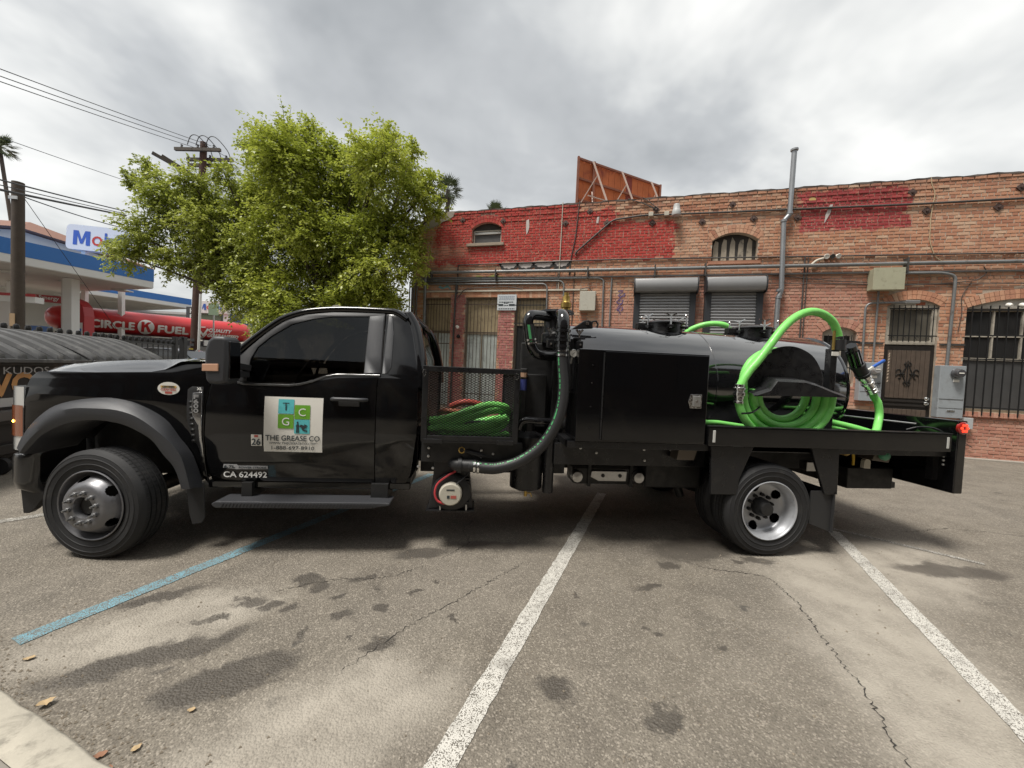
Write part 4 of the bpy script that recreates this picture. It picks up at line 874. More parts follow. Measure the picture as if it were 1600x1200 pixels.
cf = MB().lathe([(.036,-.10),(.040,-.098),(.040,-.08),(.035,-.078),(.035,-.06),(.040,-.058),(.040,-.035),(.050,-.03),(.050,.0),(.042,.002),(.042,.02),(.052,.024),(.052,.04),(.040,.045),(.040,.07),(.036,.072)], 20, (5.168,.055,1.47), (0,0,1))
build('coupling', cf, CHR, h1, smooth=40); build('band_clamp', MB().lathe([(.036,-.014),(.039,-.012),(.039,.012),(.036,.014)], 20, (6.25,.20,2.02), (0,0,1)), M('dark_band', (.05,.05,.05), .4, .6), h1, smooth=40)
build('tie_chain', MB().tube(spline([(5.17,.01,1.285),(5.25,.0,1.295),(5.33,.03,1.325),(5.40,.09,1.345),(5.43,.16,1.33)], 5), .009, 6), SATIN, h1)
h2 = thing('green_hose', 'bright green ribbed hose lying coiled inside the mesh basket', 'hose', (2.8,.4,.98), group='green suction hoses on the truck')
ribbed('hose_loop', [(3.1,.30,1.20),(3.0,.17,1.23),(2.8,.12,1.17),(2.62,.12,1.10),(2.50,.16,1.055),(2.47,.28,1.03),(2.6,.14,1.02),(2.8,.10,1.015),(3.0,.13,1.06),(3.10,.22,1.12),(3.12,.35,1.16)], .034, h2)
ribbed('hose_loop', [(2.46,.15,1.12),(2.60,.12,1.145),(2.8,.13,1.22),(2.95,.16,1.265),(3.09,.24,1.245),(3.13,.36,1.18),(3.1,.5,1.12),(2.9,.62,1.07),(2.6,.6,1.06),(2.48,.42,1.08),(2.48,.24,1.10),(2.56,.12,1.08),(2.75,.10,1.075),(2.95,.11,1.11),(3.1,.19,1.16)], .034, h2)
ribbed('hose_loop', [(3.12,.16,1.02),(3.02,.1,1.012),(2.9,.14,1.01),(2.7,.3,1.01)], .03, h2)
for nm, p_, r_, mt_, lb_ in (('grey_hose', [(2.62,.2,1.07),(2.75,.17,1.10),(2.92,.18,1.11),(3.0,.26,1.08),(2.9,.34,1.06),(2.7,.3,1.05)], .022, M('grey_hose', (.12,.12,.13), .5), 'thin grey hose lying among the green coils in the basket'),
                   ('red_strap', [(2.60,.62,1.20),(2.72,.58,1.25),(2.85,.6,1.24),(2.95,.62,1.2)], .03, M('red_strap', (.35,.05,.03), .6), 'folded red strap lying on the hose at the back of basket')):
    tag(build(nm, MB().tube(spline(p_, 6), r_, 10), mt_, smooth=60), lb_, 'hose' if 'hose' in nm else 'strap')
tag(build('brown_strap', MB().tube(spline([(2.50,.5,1.15),(2.58,.4,1.18),(2.7,.42,1.17)], 5), .025, 8), M('brown_strap', (.30,.09,.04), .6), smooth=60), 'small rust brown strap at the cab end of the basket', 'strap')
# ------------------------------------------------------------------ brick building (local x along its wall, y into it, z up)
P0 = Vector((.729, 9.747, 0)); BANG = R(-21)
bld = thing('brick_building', 'old brick building with worn red paint, conduits, barred windows and roller shutters', 'building', P0, BANG)
OPEN = [  # s0, s1, bottom, springing, crown
    (.45,1.38,.35,3.79,3.79), (1.88,2.96,.35,3.79,3.79), (3.48,4.43,.35,3.76,3.76),
    (2.0,2.955,5.43,5.90,6.07), (8.80,9.87,4.69,5.22,5.41), (11.42,12.13,1.6,2.86,2.99), (12.70,13.70,-.05,3.50,3.66), (14.20,16.35,1.10,3.46,3.67)]
WL, WH = 21.0, 6.43
def top_at(s):
    pts = [(0,5.68),(.14,6.0),(.28,6.2),(.7,6.36),(1.27,6.43),(40,6.43)]
    for (a, za), (b, zb) in zip(pts, pts[1:]):
        if a <= s <= b: return za+(zb-za)*(s-a)/(b-a)
    return WH
def arch_z(o, s, grow=0.):
    s0, s1, b, sp, cr = o
    if cr-sp < .01: return sp+grow*0
    h = cr-sp; w_ = (s1-s0)/2; r = (w_*w_+h*h)/(2*h); c = (s0+s1)/2; rr = r+grow
    d = min(abs(s-c), rr*.999); return cr-r+math.sqrt(rr*rr-d*d)
def wall_nodes(t, mortar):
    geo = t.n('ShaderNodeNewGeometry').outputs['Position']
    loc = t.n('ShaderNodeVectorRotate', rotation_type='Z_AXIS'); t.put(loc.inputs['Vector'], t.vmath('SUBTRACT', geo, tuple(P0))); loc.inputs['Angle'].default_value = -BANG
    lp = loc.outputs[0]; s, _, z = t.sep(lp)
    wob = t.noise(lp, 2.6, 6, .68, 0, 'Color'); wx, wy, wz = t.sep(wob)
    sw = t.math('ADD', s, t.math('MULTIPLY', t.math('SUBTRACT', wx, .5), .75)); zw = t.math('ADD', z, t.math('MULTIPLY', t.math('SUBTRACT', wz, .5), .5))
    at = t.n('ShaderNodeAttribute', attribute_name='rnd').outputs['Fac']; oi = t.n('ShaderNodeObjectInfo').outputs['Random']
    r = t.math('FRACT', t.math('ADD', at, oi))
    if not mortar:
        sw = t.math('ADD', sw, t.math('MULTIPLY', t.math('SUBTRACT', r, .5), .16)); zw = t.math('ADD', zw, t.math('MULTIPLY', t.math('SUBTRACT', t.math('FRACT', t.math('MULTIPLY', r, 7.3)), .5), .08))
    def bx(s0, s1, z0, z1, e=.05):
        a = t.math('MULTIPLY', t.step(sw, s0-e, s0+e), t.step(sw, s1+e, s1-e)); b = t.math('MULTIPLY', t.step(zw, z0-e, z0+e), t.step(zw, z1+e, z1-e)); return t.math('MULTIPLY', a, b)
    def mx(*l):
        r = l[0]
        for q in l[1:]: r = t.math('MAXIMUM', r, q)
        return r
    red = mx(bx(.78,5.3,4.80,6.55), bx(5.0,7.85,4.80,5.86), bx(5.0,6.3,5.7,6.2))
    red = t.math('MULTIPLY', red, t.math('SUBTRACT', 1, t.math('MULTIPLY', bx(.6,1.9,5.0,5.4,.15), .5)))
    red2 = bx(10.75,12.95,5.34,6.32); pil = mx(bx(2.97,3.47,0,3.42,.02), bx(1.40,1.86,0,3.9,.05))
    pink = mx(bx(6.0,12.2,.0,3.7,.25), bx(8.3,12.3,3.2,4.2,.3), bx(13.9,22,-1,1.08,.03))
    big = t.noise(lp, .5, 4, .6); fine = t.noise(lp, 26, 5, .7); mid = t.noise(lp, 4, 5, .65)
    if mortar: c = t.ramp(mid, [(.3,(.30,.235,.18)),(.55,(.46,.38,.30)),(.75,(.58,.51,.42))])
    else:
        c = t.ramp(r, [(0,(.36,.155,.095)),(.2,(.45,.205,.122)),(.5,(.52,.255,.150)),(.78,(.55,.305,.190)),(1,(.58,.395,.270))])
        c = t.mix(t.step(big, .42, .66, 0, .45), c, (.55,.33,.222)); c = t.mix(t.step(fine, .5, .75, 0, .35), c, (.28,.13,.09))
    rp = t.mix(r, (.37,.036,.030), (.48,.062,.048)); pk = t.mix(r, (.42,.195,.15), (.51,.265,.205)); r2 = t.mix(r, (.31,.040,.042), (.40,.062,.062))
    chip = t.step(t.noise(lp, 13, 8, .8), *((.54, .61) if not mortar else (.48, .55))); keep = t.math('SUBTRACT', 1, t.math('MULTIPLY', chip, .75 if not mortar else .95))
    k2 = t.math('MULTIPLY', keep, 1.0 if not mortar else .62)
    c = t.mix(t.math('MULTIPLY', pink, t.math('MULTIPLY', k2, .72)), c, pk)
    c = t.mix(t.math('MULTIPLY', pil, k2), c, t.mix(r, (.33,.11,.10), (.42,.17,.15)))
    c = t.mix(t.math('MULTIPLY', red, k2), c, rp); c = t.mix(t.math('MULTIPLY', red2, k2), c, r2)
    spal = t.step(t.noise(lp, 9, 8, .82), .63, .67); c = t.mix(t.math('MULTIPLY', spal, .7), c, (.50,.44,.38))
    soot = t.math('MULTIPLY', t.step(zw, 5.9, 6.5), t.step(mid, .35, .7)); c = t.mix(t.math('MULTIPLY', soot, .45), c, (.085,.06,.05))
    drip = t.step(t.noise(t.comb(t.math('MULTIPLY', s, 5), 0, t.math('MULTIPLY', z, .45)), 1, 4, .6), .58, .75); c = t.mix(t.math('MULTIPLY', drip, .35), c, (.14,.09,.07))
    return c, fine, lp
def wall_mat(name, mortar):
    mt = bpy.data.materials.new(name); mt.use_nodes = True; t = NT(mt.node_tree); b = mt.node_tree.nodes['Principled BSDF']
    c, fine, lp = wall_nodes(t, mortar); t.put(b.inputs['Base Color'], c); b.inputs['Roughness'].default_value = .9
    t.put(b.inputs['Normal'], t.bump(t.math('ADD', fine, t.noise(lp, 70, 3, .7)), .5, .006)); return mt
BRICK, MORT = wall_mat('brick', False), wall_mat('mortar', True)
# mortar face, cut round the openings
bp_ = {0, WL}
for s0, s1, *_r in OPEN:
    bp_ |= {s0, s1}; n = 14 if _r[2]-_r[1] > .01 else 1
    bp_ |= {s0+(s1-s0)*k/n for k in range(n)}
bp_ |= {.07*k for k in range(1, 20)}
bp_ = sorted(bp_); wl_ = MB(); REV = {o: MB() for o in OPEN}
for a, b in zip(bp_, bp_[1:]):
    if b-a < 1e-4: continue
    m_ = (a+b)/2; iv = sorted([o for o in OPEN if o[0] < m_ < o[1]], key=lambda o: o[2]); lo = (0-.2, 0-.2)
    for o in iv:
        if o[2] > 0: wl_.add([(a,0,lo[0]),(b,0,lo[1]),(b,0,o[2]),(a,0,o[2])], [(0,1,2,3)])
        za, zb = arch_z(o, a), arch_z(o, b); lo = (za, zb)
        rev = REV[o]; rev.add([(a,0,za),(b,0,zb),(b,.24,zb),(a,.24,za)], [(0,1,2,3)]); rev.add([(a,0,o[2]),(b,0,o[2]),(b,.24,o[2]),(a,.24,o[2])], [(0,1,2,3)])
    wl_.add([(a,0,lo[0]),(b,0,lo[1]),(b,0,top_at(b)),(a,0,top_at(a))], [(0,1,2,3)])
    wl_.add([(a,0,top_at(a)),(b,0,top_at(b)),(b,.35,top_at(b)),(a,.35,top_at(a))], [(0,1,2,3)])
for o in OPEN:
    for s in o[:2]: REV[o].add([(s,0,o[2]),(s,.24,o[2]),(s,.24,o[3]),(s,0,o[3])], [(0,1,2,3)])
wl_.add([(0,0,-.2),(0,9,-.2),(0,9,5.68),(0,0,5.68)], [(0,1,2,3)]); wl_.add([(0,.35,6.0),(WL,.35,6.0),(WL,9,6.0),(0,9,6.0)], [(0,1,2,3)])
wl_.add([(0,9,-.2),(WL,9,-.2),(WL,9,6.2),(0,9,6.2)], [(0,1,2,3)]); wl_.add([(WL,0,-.2),(WL,9,-.2),(WL,9,6.4),(WL,0,6.4)], [(0,1,2,3)])
wall = build('wall', wl_, MORT, bld, fix=False)
for o, rv in REV.items(): build('reveal', rv, MORT, wall, fix=False)
build('wall_backing', MB().box(.3,WL-.3,.9,1.0,0,6.0), M('dark_inside', (.02,.02,.02), .9), wall)
# bricks
CH, BWD, JT = .0775, .200, .0145
rng = random.Random(5); BR = []
for row in range(int(WH/CH)+1):
    z0 = row*CH+.004; z1 = z0+CH-JT
    s = -(.5 if row % 2 else 0)*(BWD+JT); head = row % 6 == 5
    while s < WL:
        wdt = .095 if head else BWD
        a, b = max(s, .002), min(s+wdt, WL); s += wdt+JT+.003
        if b-a < .03: continue
        segs = [(a, b)]
        for o in OPEN:
            zt = arch_z(o, (a+b)/2, .22 if o[4]-o[3] > .01 else 0)
            if z1 > o[2]-.005 and z0 < zt:
                ns = []
                for p, q in segs:
                    if q <= o[0] or p >= o[1]: ns.append((p, q)); continue
                    if p < o[0]-.03: ns.append((p, o[0]-.002))
                    if q > o[1]+.03: ns.append((o[1]+.002, q))
                segs = ns
        for p, q in segs:
            zt = top_at((p+q)/2)
            if z1 > zt: continue
            out = rng.uniform(.006, .016)+(.014 if (z0 > 5.98 and row % 2 == 0 and p > 1.3) else 0)
            BR.append((p, q, z0+rng.uniform(-.002,.002), z1+rng.uniform(-.002,.002), out, rng.random()))
near = sorted(range(len(BR)), key=lambda i: -(BR[i][0] if BR[i][0] < 15.4 and 1.0 < BR[i][2] < 6.3 and BR[i][1]-BR[i][0] > .18 else -1))[:300]
nearset = set(near)
def brick_faces(p, q, z0, z1, o):
    i = .003
    return ([(p,0,z0),(q,0,z0),(q,0,z1),(p,0,z1),(p+i,-o,z0+i),(q-i,-o,z0+i),(q-i,-o,z1-i),(p+i,-o,z1-i)], [(4,5,6,7),(0,1,5,4),(1,2,6,5),(2,3,7,6),(3,0,4,7)])
bm1 = MB(); rn = []
for i, (p, q, z0, z1, o, r_) in enumerate(BR):
    if i in nearset: continue
    bm1.add(*brick_faces(p, q, z0, z1, o)); rn += [r_]*5
bo1 = build('brickwork', bm1, BRICK, bld, fix=False); bo1['kind'] = 'stuff'
at_ = bo1.data.attributes.new('rnd', 'FLOAT', 'FACE'); at_.data.foreach_set('value', rn)
proto = MB(); proto.add(*brick_faces(-BWD/2, BWD/2, -.0322, .0322, .008)); pme = mesh('brick', proto, BRICK, fix=False)
for i in near:
    p, q, z0, z1, o, r_ = BR[i]; ob = link('brick', pme, bld); ob.location = ((p+q)/2, rng.uniform(-.003,.002), (z0+z1)/2); ob.scale = ((q-p)/BWD, 1, 1)
# arch bricks and flat lintels
for o in OPEN:
    s0, s1, b, sp, cr = o
    if cr-sp > .01:
        h = cr-sp; w_ = (s1-s0)/2; r = (w_*w_+h*h)/(2*h); c = (s0+s1)/2; zc = cr-r; a0 = math.asin(min(1, w_/r)); n = max(6, int(2*a0*r/.082))
        for k in range(n):
            t0, t1 = -a0+2*a0*k/n+.004/r, -a0+2*a0*(k+1)/n-.004/r; mb = MB()
            for (ra, rb) in ((r+.004, r+.105), (r+.113, r+.214)):
                P = [(c+rr*math.sin(t_), zc+rr*math.cos(t_)) for rr, t_ in ((ra,t0),(ra,t1),(rb,t1),(rb,t0))]
                mb.prism(P, -.014-rng.uniform(0,.006), .01)
            build('arch_brick', mb, BRICK, bld)
    elif sp > 3:
        n = int((s1-s0)/.082)
        for k in range(n): build('lintel_brick', MB().box(s0+k*(s1-s0)/n+.004, s0+(k+1)*(s1-s0)/n-.004, -.014, .0, sp+.005, sp+.20), BRICK, bld)
build('parapet_cap', MB().grid([[(s_, -.02-.012*math.sin(s_*9), WH-.015), (s_, -.03, WH+.025+.012*math.sin(s_*5.3)+.008*math.sin(s_*17)), (s_, .18, WH+.04+.01*math.sin(s_*3)), (s_, .36, WH+.0)] for s_ in [1.2+k*.12 for k in range(165)]]), M('tar_cap', (.14,.115,.10), .9, var=.35, vscale=6, bump=.5, bscale=30), bld, smooth=60)
PLS = M('grey_plaster', (.33,.29,.25), .92, var=.22, vscale=5, bump=.5, bscale=25, dirt=((.2,.12,.09), 4, .6))
pl_ = [(-.02,5.62),(-.02,5.72),(.13,6.03),(.28,6.23),(.7,6.40),(1.28,6.48),(1.42,6.47),(1.36,6.30),(1.18,6.20),(1.0,6.16),(.8,6.04),(.62,5.98),(.45,5.95),(.3,5.88),(.12,5.70)]
build('plaster_cap', MB().prism(pl_, -.028, .36), PLS, bld, bevel=.01)
# ---- windows
WFR = M('cream_frame', (.46,.42,.35), .7, var=.2, vscale=9, dirt=((.15,.12,.09), 12, .7)); DFR = M('weathered_frame', (.20,.16,.11), .75, var=.3, vscale=12)
BARM = M('rusty_bar', (.085,.060,.045), .7, .3, var=.3, vscale=30); BARK = M('black_bar', (.018,.018,.018), .55, .3)
GLD = M('dark_pane', (.030,.030,.030), .12, coat=.4); GLF = M('frosted_pane', (.50,.54,.51), .35, var=.3, vscale=2.5, dirt=((.12,.13,.12), 3, .6)); BLI = M('ochre_blind', (.38,.30,.18), .7, var=.35, vscale=4, dirt=((.12,.085,.05), 3, .6)); GLG = M('grey_screen', (.075,.075,.075), .5, var=.2, vscale=6)
def frame(s0, s1, z0, z1, mat, parent, nm='window', w_=.05, y0=.10, y1=.16):
    return build(nm, MB().box(s0,s0+w_,y0,y1,z0,z1).box(s1-w_,s1,y0,y1,z0,z1).box(s0+w_,s1-w_,y0,y1,z0,z0+w_).box(s0+w_,s1-w_,y0,y1,z1-w_,z1), mat, parent, bevel=.004)
def bars(parent, s0, s1, z0, z1, n, hz, y=-.035, r=.0065, mat=None):
    for k in range(n):
        s = s0+(s1-s0)*(k+.5)/n; build('window_bar', MB().bar((s,y,z0),(s,y,z1),r*2,r*2), mat or BARM, parent, fix=False)
    for z in hz: build('cross_bar', MB().bar((s0-.03,y-.012,z),(s1+.03,y-.012,z),.008,.028), mat or BARM, parent, fix=False)
for i, (s0, s1, zb, zs) in enumerate(((.45,1.38,.35,3.79),(1.88,2.96,.35,3.79),(3.48,4.43,.35,3.76))):
    f = frame(s0, s1, zb, zs, DFR, bld)
    zm = (2.72, 2.70, 2.98)[i]
    build('pane', MB().box(s0+.05,s1-.05,.13,.135,zm+.04,zs-.05), BLI, f); build('pane', MB().box(s0+.05,s1-.05,.128,.133,zb+.05,zm-.04), GLF if i < 2 else GLD, f)
    build('transom_bar', MB().box(s0+.05,s1-.05,.10,.16,zm-.04,zm+.04), DFR, f); build('mullion', MB().box((s0+s1)/2-.02,(s0+s1)/2+.02,.10,.15,zb+.05,zm-.04), DFR, f)
    bars(f, s0+.02, s1-.02, zb+.05, zs-.03, 9, (zs-.22, 2.70 if i < 2 else 3.0, 2.34 if i == 0 else 1.5, .8), mat=BARM if i < 2 else BARK)
def arched_fill(nm, o, z0, y0, y1, mat, parent, inset=0.):
    s0, s1 = o[0]+inset, o[1]-inset; n = 16
    return build(nm, MB().prism([(s1, z0), (s0, z0)]+[(s0+(s1-s0)*k/n, arch_z(o, s0+(s1-s0)*k/n)-inset) for k in range(n+1)], y0, y1), mat, parent)
# small arched windows upstairs
o = OPEN[3]; f = frame(o[0]+.02, o[1]-.02, o[2], 5.86, WFR, bld, w_=.035); build('pane', MB().box(o[0]+.055,o[1]-.055,.13,.135,o[2]+.035,5.825), GLG, f); arched_fill('arch_panel', o, 5.87, .11, .15, M('sooty_board', (.05,.045,.04), .9, var=.4, vscale=9), f)
build('roller_blind', MB().box(o[0]+.05,o[1]-.05,.08,.12,5.74,5.80), M('blind_roll', (.42,.42,.40), .6), f)
build('sill', MB().box(1.86,3.06,-.09,.10,5.34,5.428), M('stone_sill', (.33,.27,.21), .9, var=.25, vscale=8, bump=.4), f, bevel=.008)
o = OPEN[4]; f = arched_fill('window', o, 4.69, .15, .17, M('sooty_board', (.05,.045,.04), .9, var=.4, vscale=9), bld)
for k in range(5):
    s0 = o[0]+.05+k*.2; build('pane', MB().prism([(s0,4.70),(s0+.135,4.70),(s0+.125,5.22+.05*(k % 2)),(s0+.05,5.26+.04*(k % 3)),(s0+.01,5.14)], .135, .148), M('smoked_pane', (.36,.31,.24), .6, var=.5, vscale=3.5, dirt=((.05,.045,.04), 5, .9)), f)
build('sill', MB().box(8.72,9.95,-.03,.1,4.60,4.688), BRICK, f)
# small window by the meters
o = OPEN[5]; f = frame(o[0]+.01, o[1]-.01, o[2], 2.86, WFR, bld, w_=.07); build('pane', MB().box(o[0]+.08,o[1]-.08,.13,.135,o[2]+.07,2.79), GLD, f); arched_fill('arch_panel', o, 2.862, .09, .13, WFR, f); bars(f, o[0]+.05, o[1]-.05, o[2]+.05, 2.80, 5, (2.6, 2.0), mat=BARK)
build('mullion', MB().box(o[0]+.42,o[0]+.46,.10,.15,o[2]+.07,2.79), WFR, f)
# door with barred transom
o = OPEN[6]; f = frame(o[0]+.01, o[1]-.01, 2.60, 3.52, WFR, bld, w_=.085, y0=.04, y1=.12); build('pane', MB().box(o[0]+.09,o[1]-.09,.09,.1,2.69,3.43), M('curtained_pane', (.115,.105,.085), .35, var=.35, vscale=5), f); arched_fill('arch_panel', o, 3.525, .05, .1, WFR, f)
build('rust_patch', MB().box(13.28,13.45,.035,.048,3.53,3.60), M('rust', (.32,.10,.05), .9), f); bars(f, o[0]+.06, o[1]-.06, 2.66, 3.52, 8, (3.44, 2.80), y=-.03, mat=BARK)
for zc in (3.44, 2.80):
    for k in range(4): build('scroll', MB().tube([(12.82+k*.24+.03*math.cos(a), -.035, zc-.05+.03*math.sin(a)) for a in [j*math.pi/5 for j in range(9)]], .005, 5), BARK, f)
DWD = M('dark_wood', (.085,.062,.046), .6, var=.4, vscale=7, bump=.3, bscale=30); DMT = M('door_iron', (.030,.026,.023), .5, .3, var=.2, vscale=10)
dr = build('door', MB().box(12.72,13.70,.05,.12,.0,2.575), DMT, bld, bevel=.006)
for k in range(9): build('plank', MB().box(12.80+k*.0915,12.80+k*.0915+.085,.030,.052,1.32,2.46), DWD, dr, bevel=.006)
for k in range(9): build('plank', MB().box(12.80+k*.0915,12.80+k*.0915+.085,.030,.052,.12,1.06), DWD, dr, bevel=.006)
for z in (1.13, 1.23): build('door_rail', MB().box(12.76,13.66,.028,.05,z,z+.05), DMT, dr, bevel=.004)
orn = MB(); oc = (13.20, 1.90)
def orp(P, r=.010): orn.tube([(oc[0]+x, .020, oc[1]+z) for x, z in P], r, 6)
orp([(0,-.30),(0,.32)]); orp([(-.10,0),(0,.26),(.10,0),(0,-.26),(-.10,0)], .014)
for sx in (-1, 1):
    orp([(sx*.03,.28),(sx*.07,.24),(sx*.03,.18)]); orp([(sx*.03,-.28),(sx*.07,-.22),(sx*.03,-.16)])
    orp([(sx*(.17+.05*math.cos(a)), .05+.06*math.sin(a)) for a in [j*math.pi/6 for j in range(10)]]); orp([(sx*(.17+.05*math.cos(a)), -.06+.05*math.sin(a)) for a in [j*math.pi/6 for j in range(10)]]); orp([(sx*.05,0),(sx*.13,.0)], .016)
build('iron_ornament', orn, M('ornament_iron', (.016,.015,.014), .5), dr, smooth=60)
for z in (1.33, 1.22): build('door_lock', MB().lathe([(.045,0),(.045,.02),(.03,.03),(.03,.055),(.0,.06)], 16, (13.60,.028,z), (0,-1,0)), CHR, dr, smooth=40)
for k, zc in enumerate((1.72,1.80,1.88,1.96,2.03,2.10,2.17,2.24,2.31,2.37)): build('address_mark', MB().prism([(12.805,zc-.025),(12.84,zc-.02),(12.835,zc),(12.85,zc+.02),(12.815,zc+.025),(12.82,zc)], .026, .0295), M('pale_mark', (.50,.40,.30), .7), dr)
# big barred window
o = OPEN[7]; s0, s1 = o[0], o[1]; f = frame(s0+.01, s1-.01, 1.10, 3.45, DFR, bld, w_=.06); arched_fill('arch_panel', o, 3.455, .05, .1, M('white_board', (.50,.47,.41), .7, var=.12, vscale=6), f)
build('pane', MB().box(s0+.06,s1-.06,.135,.14,1.16,2.28), GLG, f)
for k in range(4):
    a = s0+.07+k*.51
    for z0, z1 in ((2.34,2.80),(2.86,3.39)): build('pane', MB().box(a,a+.47,.13,.135,z0,z1), GLD, f)
for k in range(1, 4): build('mullion', MB().box(s0+.045+k*.51,s0+.075+k*.51,.10,.15,2.30,3.40), WFR, f)
for z in (2.28, 2.81): build('transom_bar', MB().box(s0+.06,s1-.06,.10,.15,z,z+.05), WFR, f)
bars(f, s0-.02, s1+.02, 1.02, 3.50, 14, (3.40, 2.83, 2.29, 1.20), y=-.07, r=.009, mat=BARK)
for s in (14.90, 15.13): build('flood_lamp', MB().lathe([(.0,0),(.05,.0),(.055,.04),(.03,.10),(.0,.1)], 14, (s,-.02,3.52), (0,-1,-.3)), WVIN, f, smooth=40)
for k in range(25): build('sill_brick', MB().box(14.16+k*.09,14.16+k*.09+.082,-.06,.10,.985,1.095), BRICK, f)
# ---- roller shutters
SHG = M('shutter_grey', (.32,.32,.32), .45, .35, var=.12, vscale=4); SHD = M('shutter_dark', (.030,.032,.036), .5); HOUS = M('shutter_housing', (.25,.25,.25), .42, .3, var=.1, vscale=3)
for s0, s1 in ((6.90,8.46), (8.68,10.03)):
    hp_ = [(-.03,3.84),(-.30,3.86),(-.345,3.95),(-.345,4.08),(-.30,4.19),(-.22,4.23),(-.03,4.23)]
    so_ = build('roller_shutter', MB().prism(hp_, s0, s1, 'yz'), HOUS, bld, bevel=.012, smooth=40)
    sl_ = []
    for k in range(38):
        z = 3.84-k*.077; sl_ += [[(s0+.08,-.10,z),(s1-.08,-.10,z)],[(s0+.08,-.125,z-.020),(s1-.08,-.125,z-.020)],[(s0+.08,-.130,z-.050),(s1-.08,-.130,z-.050)],[(s0+.08,-.092,z-.060),(s1-.08,-.092,z-.060)]]
    build('curtain', MB().grid(sl_), SHG, so_, fix=False)
    for a, b in ((s0+.0,s0+.15), (s1-.15,s1)): build('guide', MB().box(a,b,-.16,-.01,.9,3.84), SHD, so_, bevel=.006)
    for s in (s0-.012, s1+.012): build('end_plate', MB().prism([(-.02,3.80),(-.32,3.82),(-.36,3.95),(-.36,4.09),(-.31,4.21),(-.22,4.25),(-.02,4.25)], s-.01, s+.01, 'yz'), SHD, so_)
# ---- conduits and pipes
PGR = M('grey_conduit', (.20,.205,.205), .5, .35, var=.2, vscale=5, dirt=((.10,.08,.06), 6, .6)); PDK = M('dark_conduit', (.07,.065,.06), .6, .2, var=.25, vscale=6); PWH = M('pale_strip', (.50,.46,.38), .6, var=.15, vscale=5); PVENT = M('vent_metal', (.30,.31,.32), .42, .6, var=.2, vscale=4)
def rnd_path(pts, r=.12, n=5):
    P = [Vector(p) for p in pts]; out = [P[0]]
    for a, b, c in zip(P, P[1:], P[2:]):
        d1 = (a-b); d2 = (c-b); q = min(r, d1.length*.45, d2.length*.45); p1 = b+d1.normalized()*q; p2 = b+d2.normalized()*q
        for k in range(n+1):
            t_ = k/n; out.append(p1*(1-t_)**2+b*2*t_*(1-t_)+p2*t_*t_)
    out.append(P[-1]); return out
def pipe(pts, r, mat=None, nm='conduit', y=-.06, bend=.15, n=8, parent=None, sag=0):
    P = [(s, y, z) if not hasattr(s, '__len__') else s for s, z in pts]
    return build(nm, MB().tube(rnd_path(P, bend), r, n), mat or PGR, parent or bld, smooth=60)
mp = pipe([(.55,0),(.51,4.56),(7.0,4.50),(13,4.475),(WL,4.42)], .045, y=-.11, bend=.26, n=12)
for s in (.72,2.86,5.6,7.4,8.65,12.95): build('pipe_clamp', MB().box(s-.015,s+.015,-.17,-.02,4.28,4.60), PDK, mp)
pipe([(-.06,0),(-.06,4.42),(5.0,4.34),(WL,4.24)], .022, y=-.05, bend=.2); pipe([(.02,0),(.02,4.36),(5.9,4.30),(6.05,4.25),(6.09,2.0)], .024, y=-.05, bend=.18); pipe([(.10,0),(.10,4.30),(4.93,4.24),(4.97,2.0)], .024, y=-.05, bend=.18); pipe([(.19,0),(.19,4.22),(4.44,4.16),(4.49,2.0)], .024, y=-.05, bend=.16)
pipe([(6.27,4.30),(6.27,2.0)], .02, y=-.05); build('trim_strip', MB().box(.25,5.62,-.05,-.016,3.955,4.0), PWH, bld, bevel=.004); pipe([(5.4,3.98),(5.65,4.04),(5.76,3.90)], .012, PDK, y=-.08)
pipe([(1.60,3.9),(1.59,4.79),(6.3,4.81),(10.9,4.73),(WL,4.57)], .018, PDK, y=-.04, bend=.05); pipe([(1.56,4.25),(1.53,3.0),(1.50,.2)], .03, PDK, y=-.05); pipe([(1.60,3.75),(1.85,4.05),(3.2,4.10),(3.7,4.02)], .012, PDK, y=-.05)
pipe([(4.79,6.5),(4.785,5.5),(4.77,4.0)], .014, PWH, y=-.03); pipe([(5.27,6.5),(5.20,5.5),(5.10,4.9),(5.07,4.4)], .014, PDK, y=-.03); pipe([(5.22,4.6),(5.20,2.3)], .012, PDK, y=-.03); pipe([(4.74,4.5),(4.72,4.0)], .01, PGR, y=-.03)
up_ = pipe([(5.22,4.98),(5.24,5.05),(6.22,5.90),(7.0,5.98),(9.2,5.93),(13.2,5.86),(WL,5.84)], .026, PDK, y=-.05, bend=.12)
for s, z in ((7.22,5.98),(7.62,5.97)): build('junction_box', MB().box(s-.06,s+.06,-.12,-.02,z-.05,z+.06), PWH, up_, bevel=.008)
wl2 = build('wall_lamp', MB().lathe([(.0,.16),(.07,.15),(.085,.10),(.085,.02),(.10,.0),(.115,-.08),(.11,-.14),(.0,-.15)], 20, (7.85,-.18,6.02), (0,0,1)), M('lamp_grey', (.42,.42,.41), .5), bld, smooth=40); build('lamp_arm', MB().cyl((7.85,-.02,5.98),(7.85,-.12,5.98),.03), PDK, wl2)
pipe([(10.92,4.73),(10.92,2.4)], .016, PDK, y=-.04); pipe([(10.99,4.7),(10.98,2.4)], .012, PDK, y=-.04); pipe([(11.06,4.52),(11.16,4.62),(11.3,4.66)], .03, PWH, y=-.07)
for s in (11.36, 11.47, 11.58): build('flood_lamp', MB().lathe([(.0,0),(.035,.0),(.06,.07),(.055,.085),(.0,.075)], 14, (s,-.05,4.72), (.3*(s-11.47)*6,-1,-.4)), WVIN if s != 11.47 else PDK, bld, smooth=40)
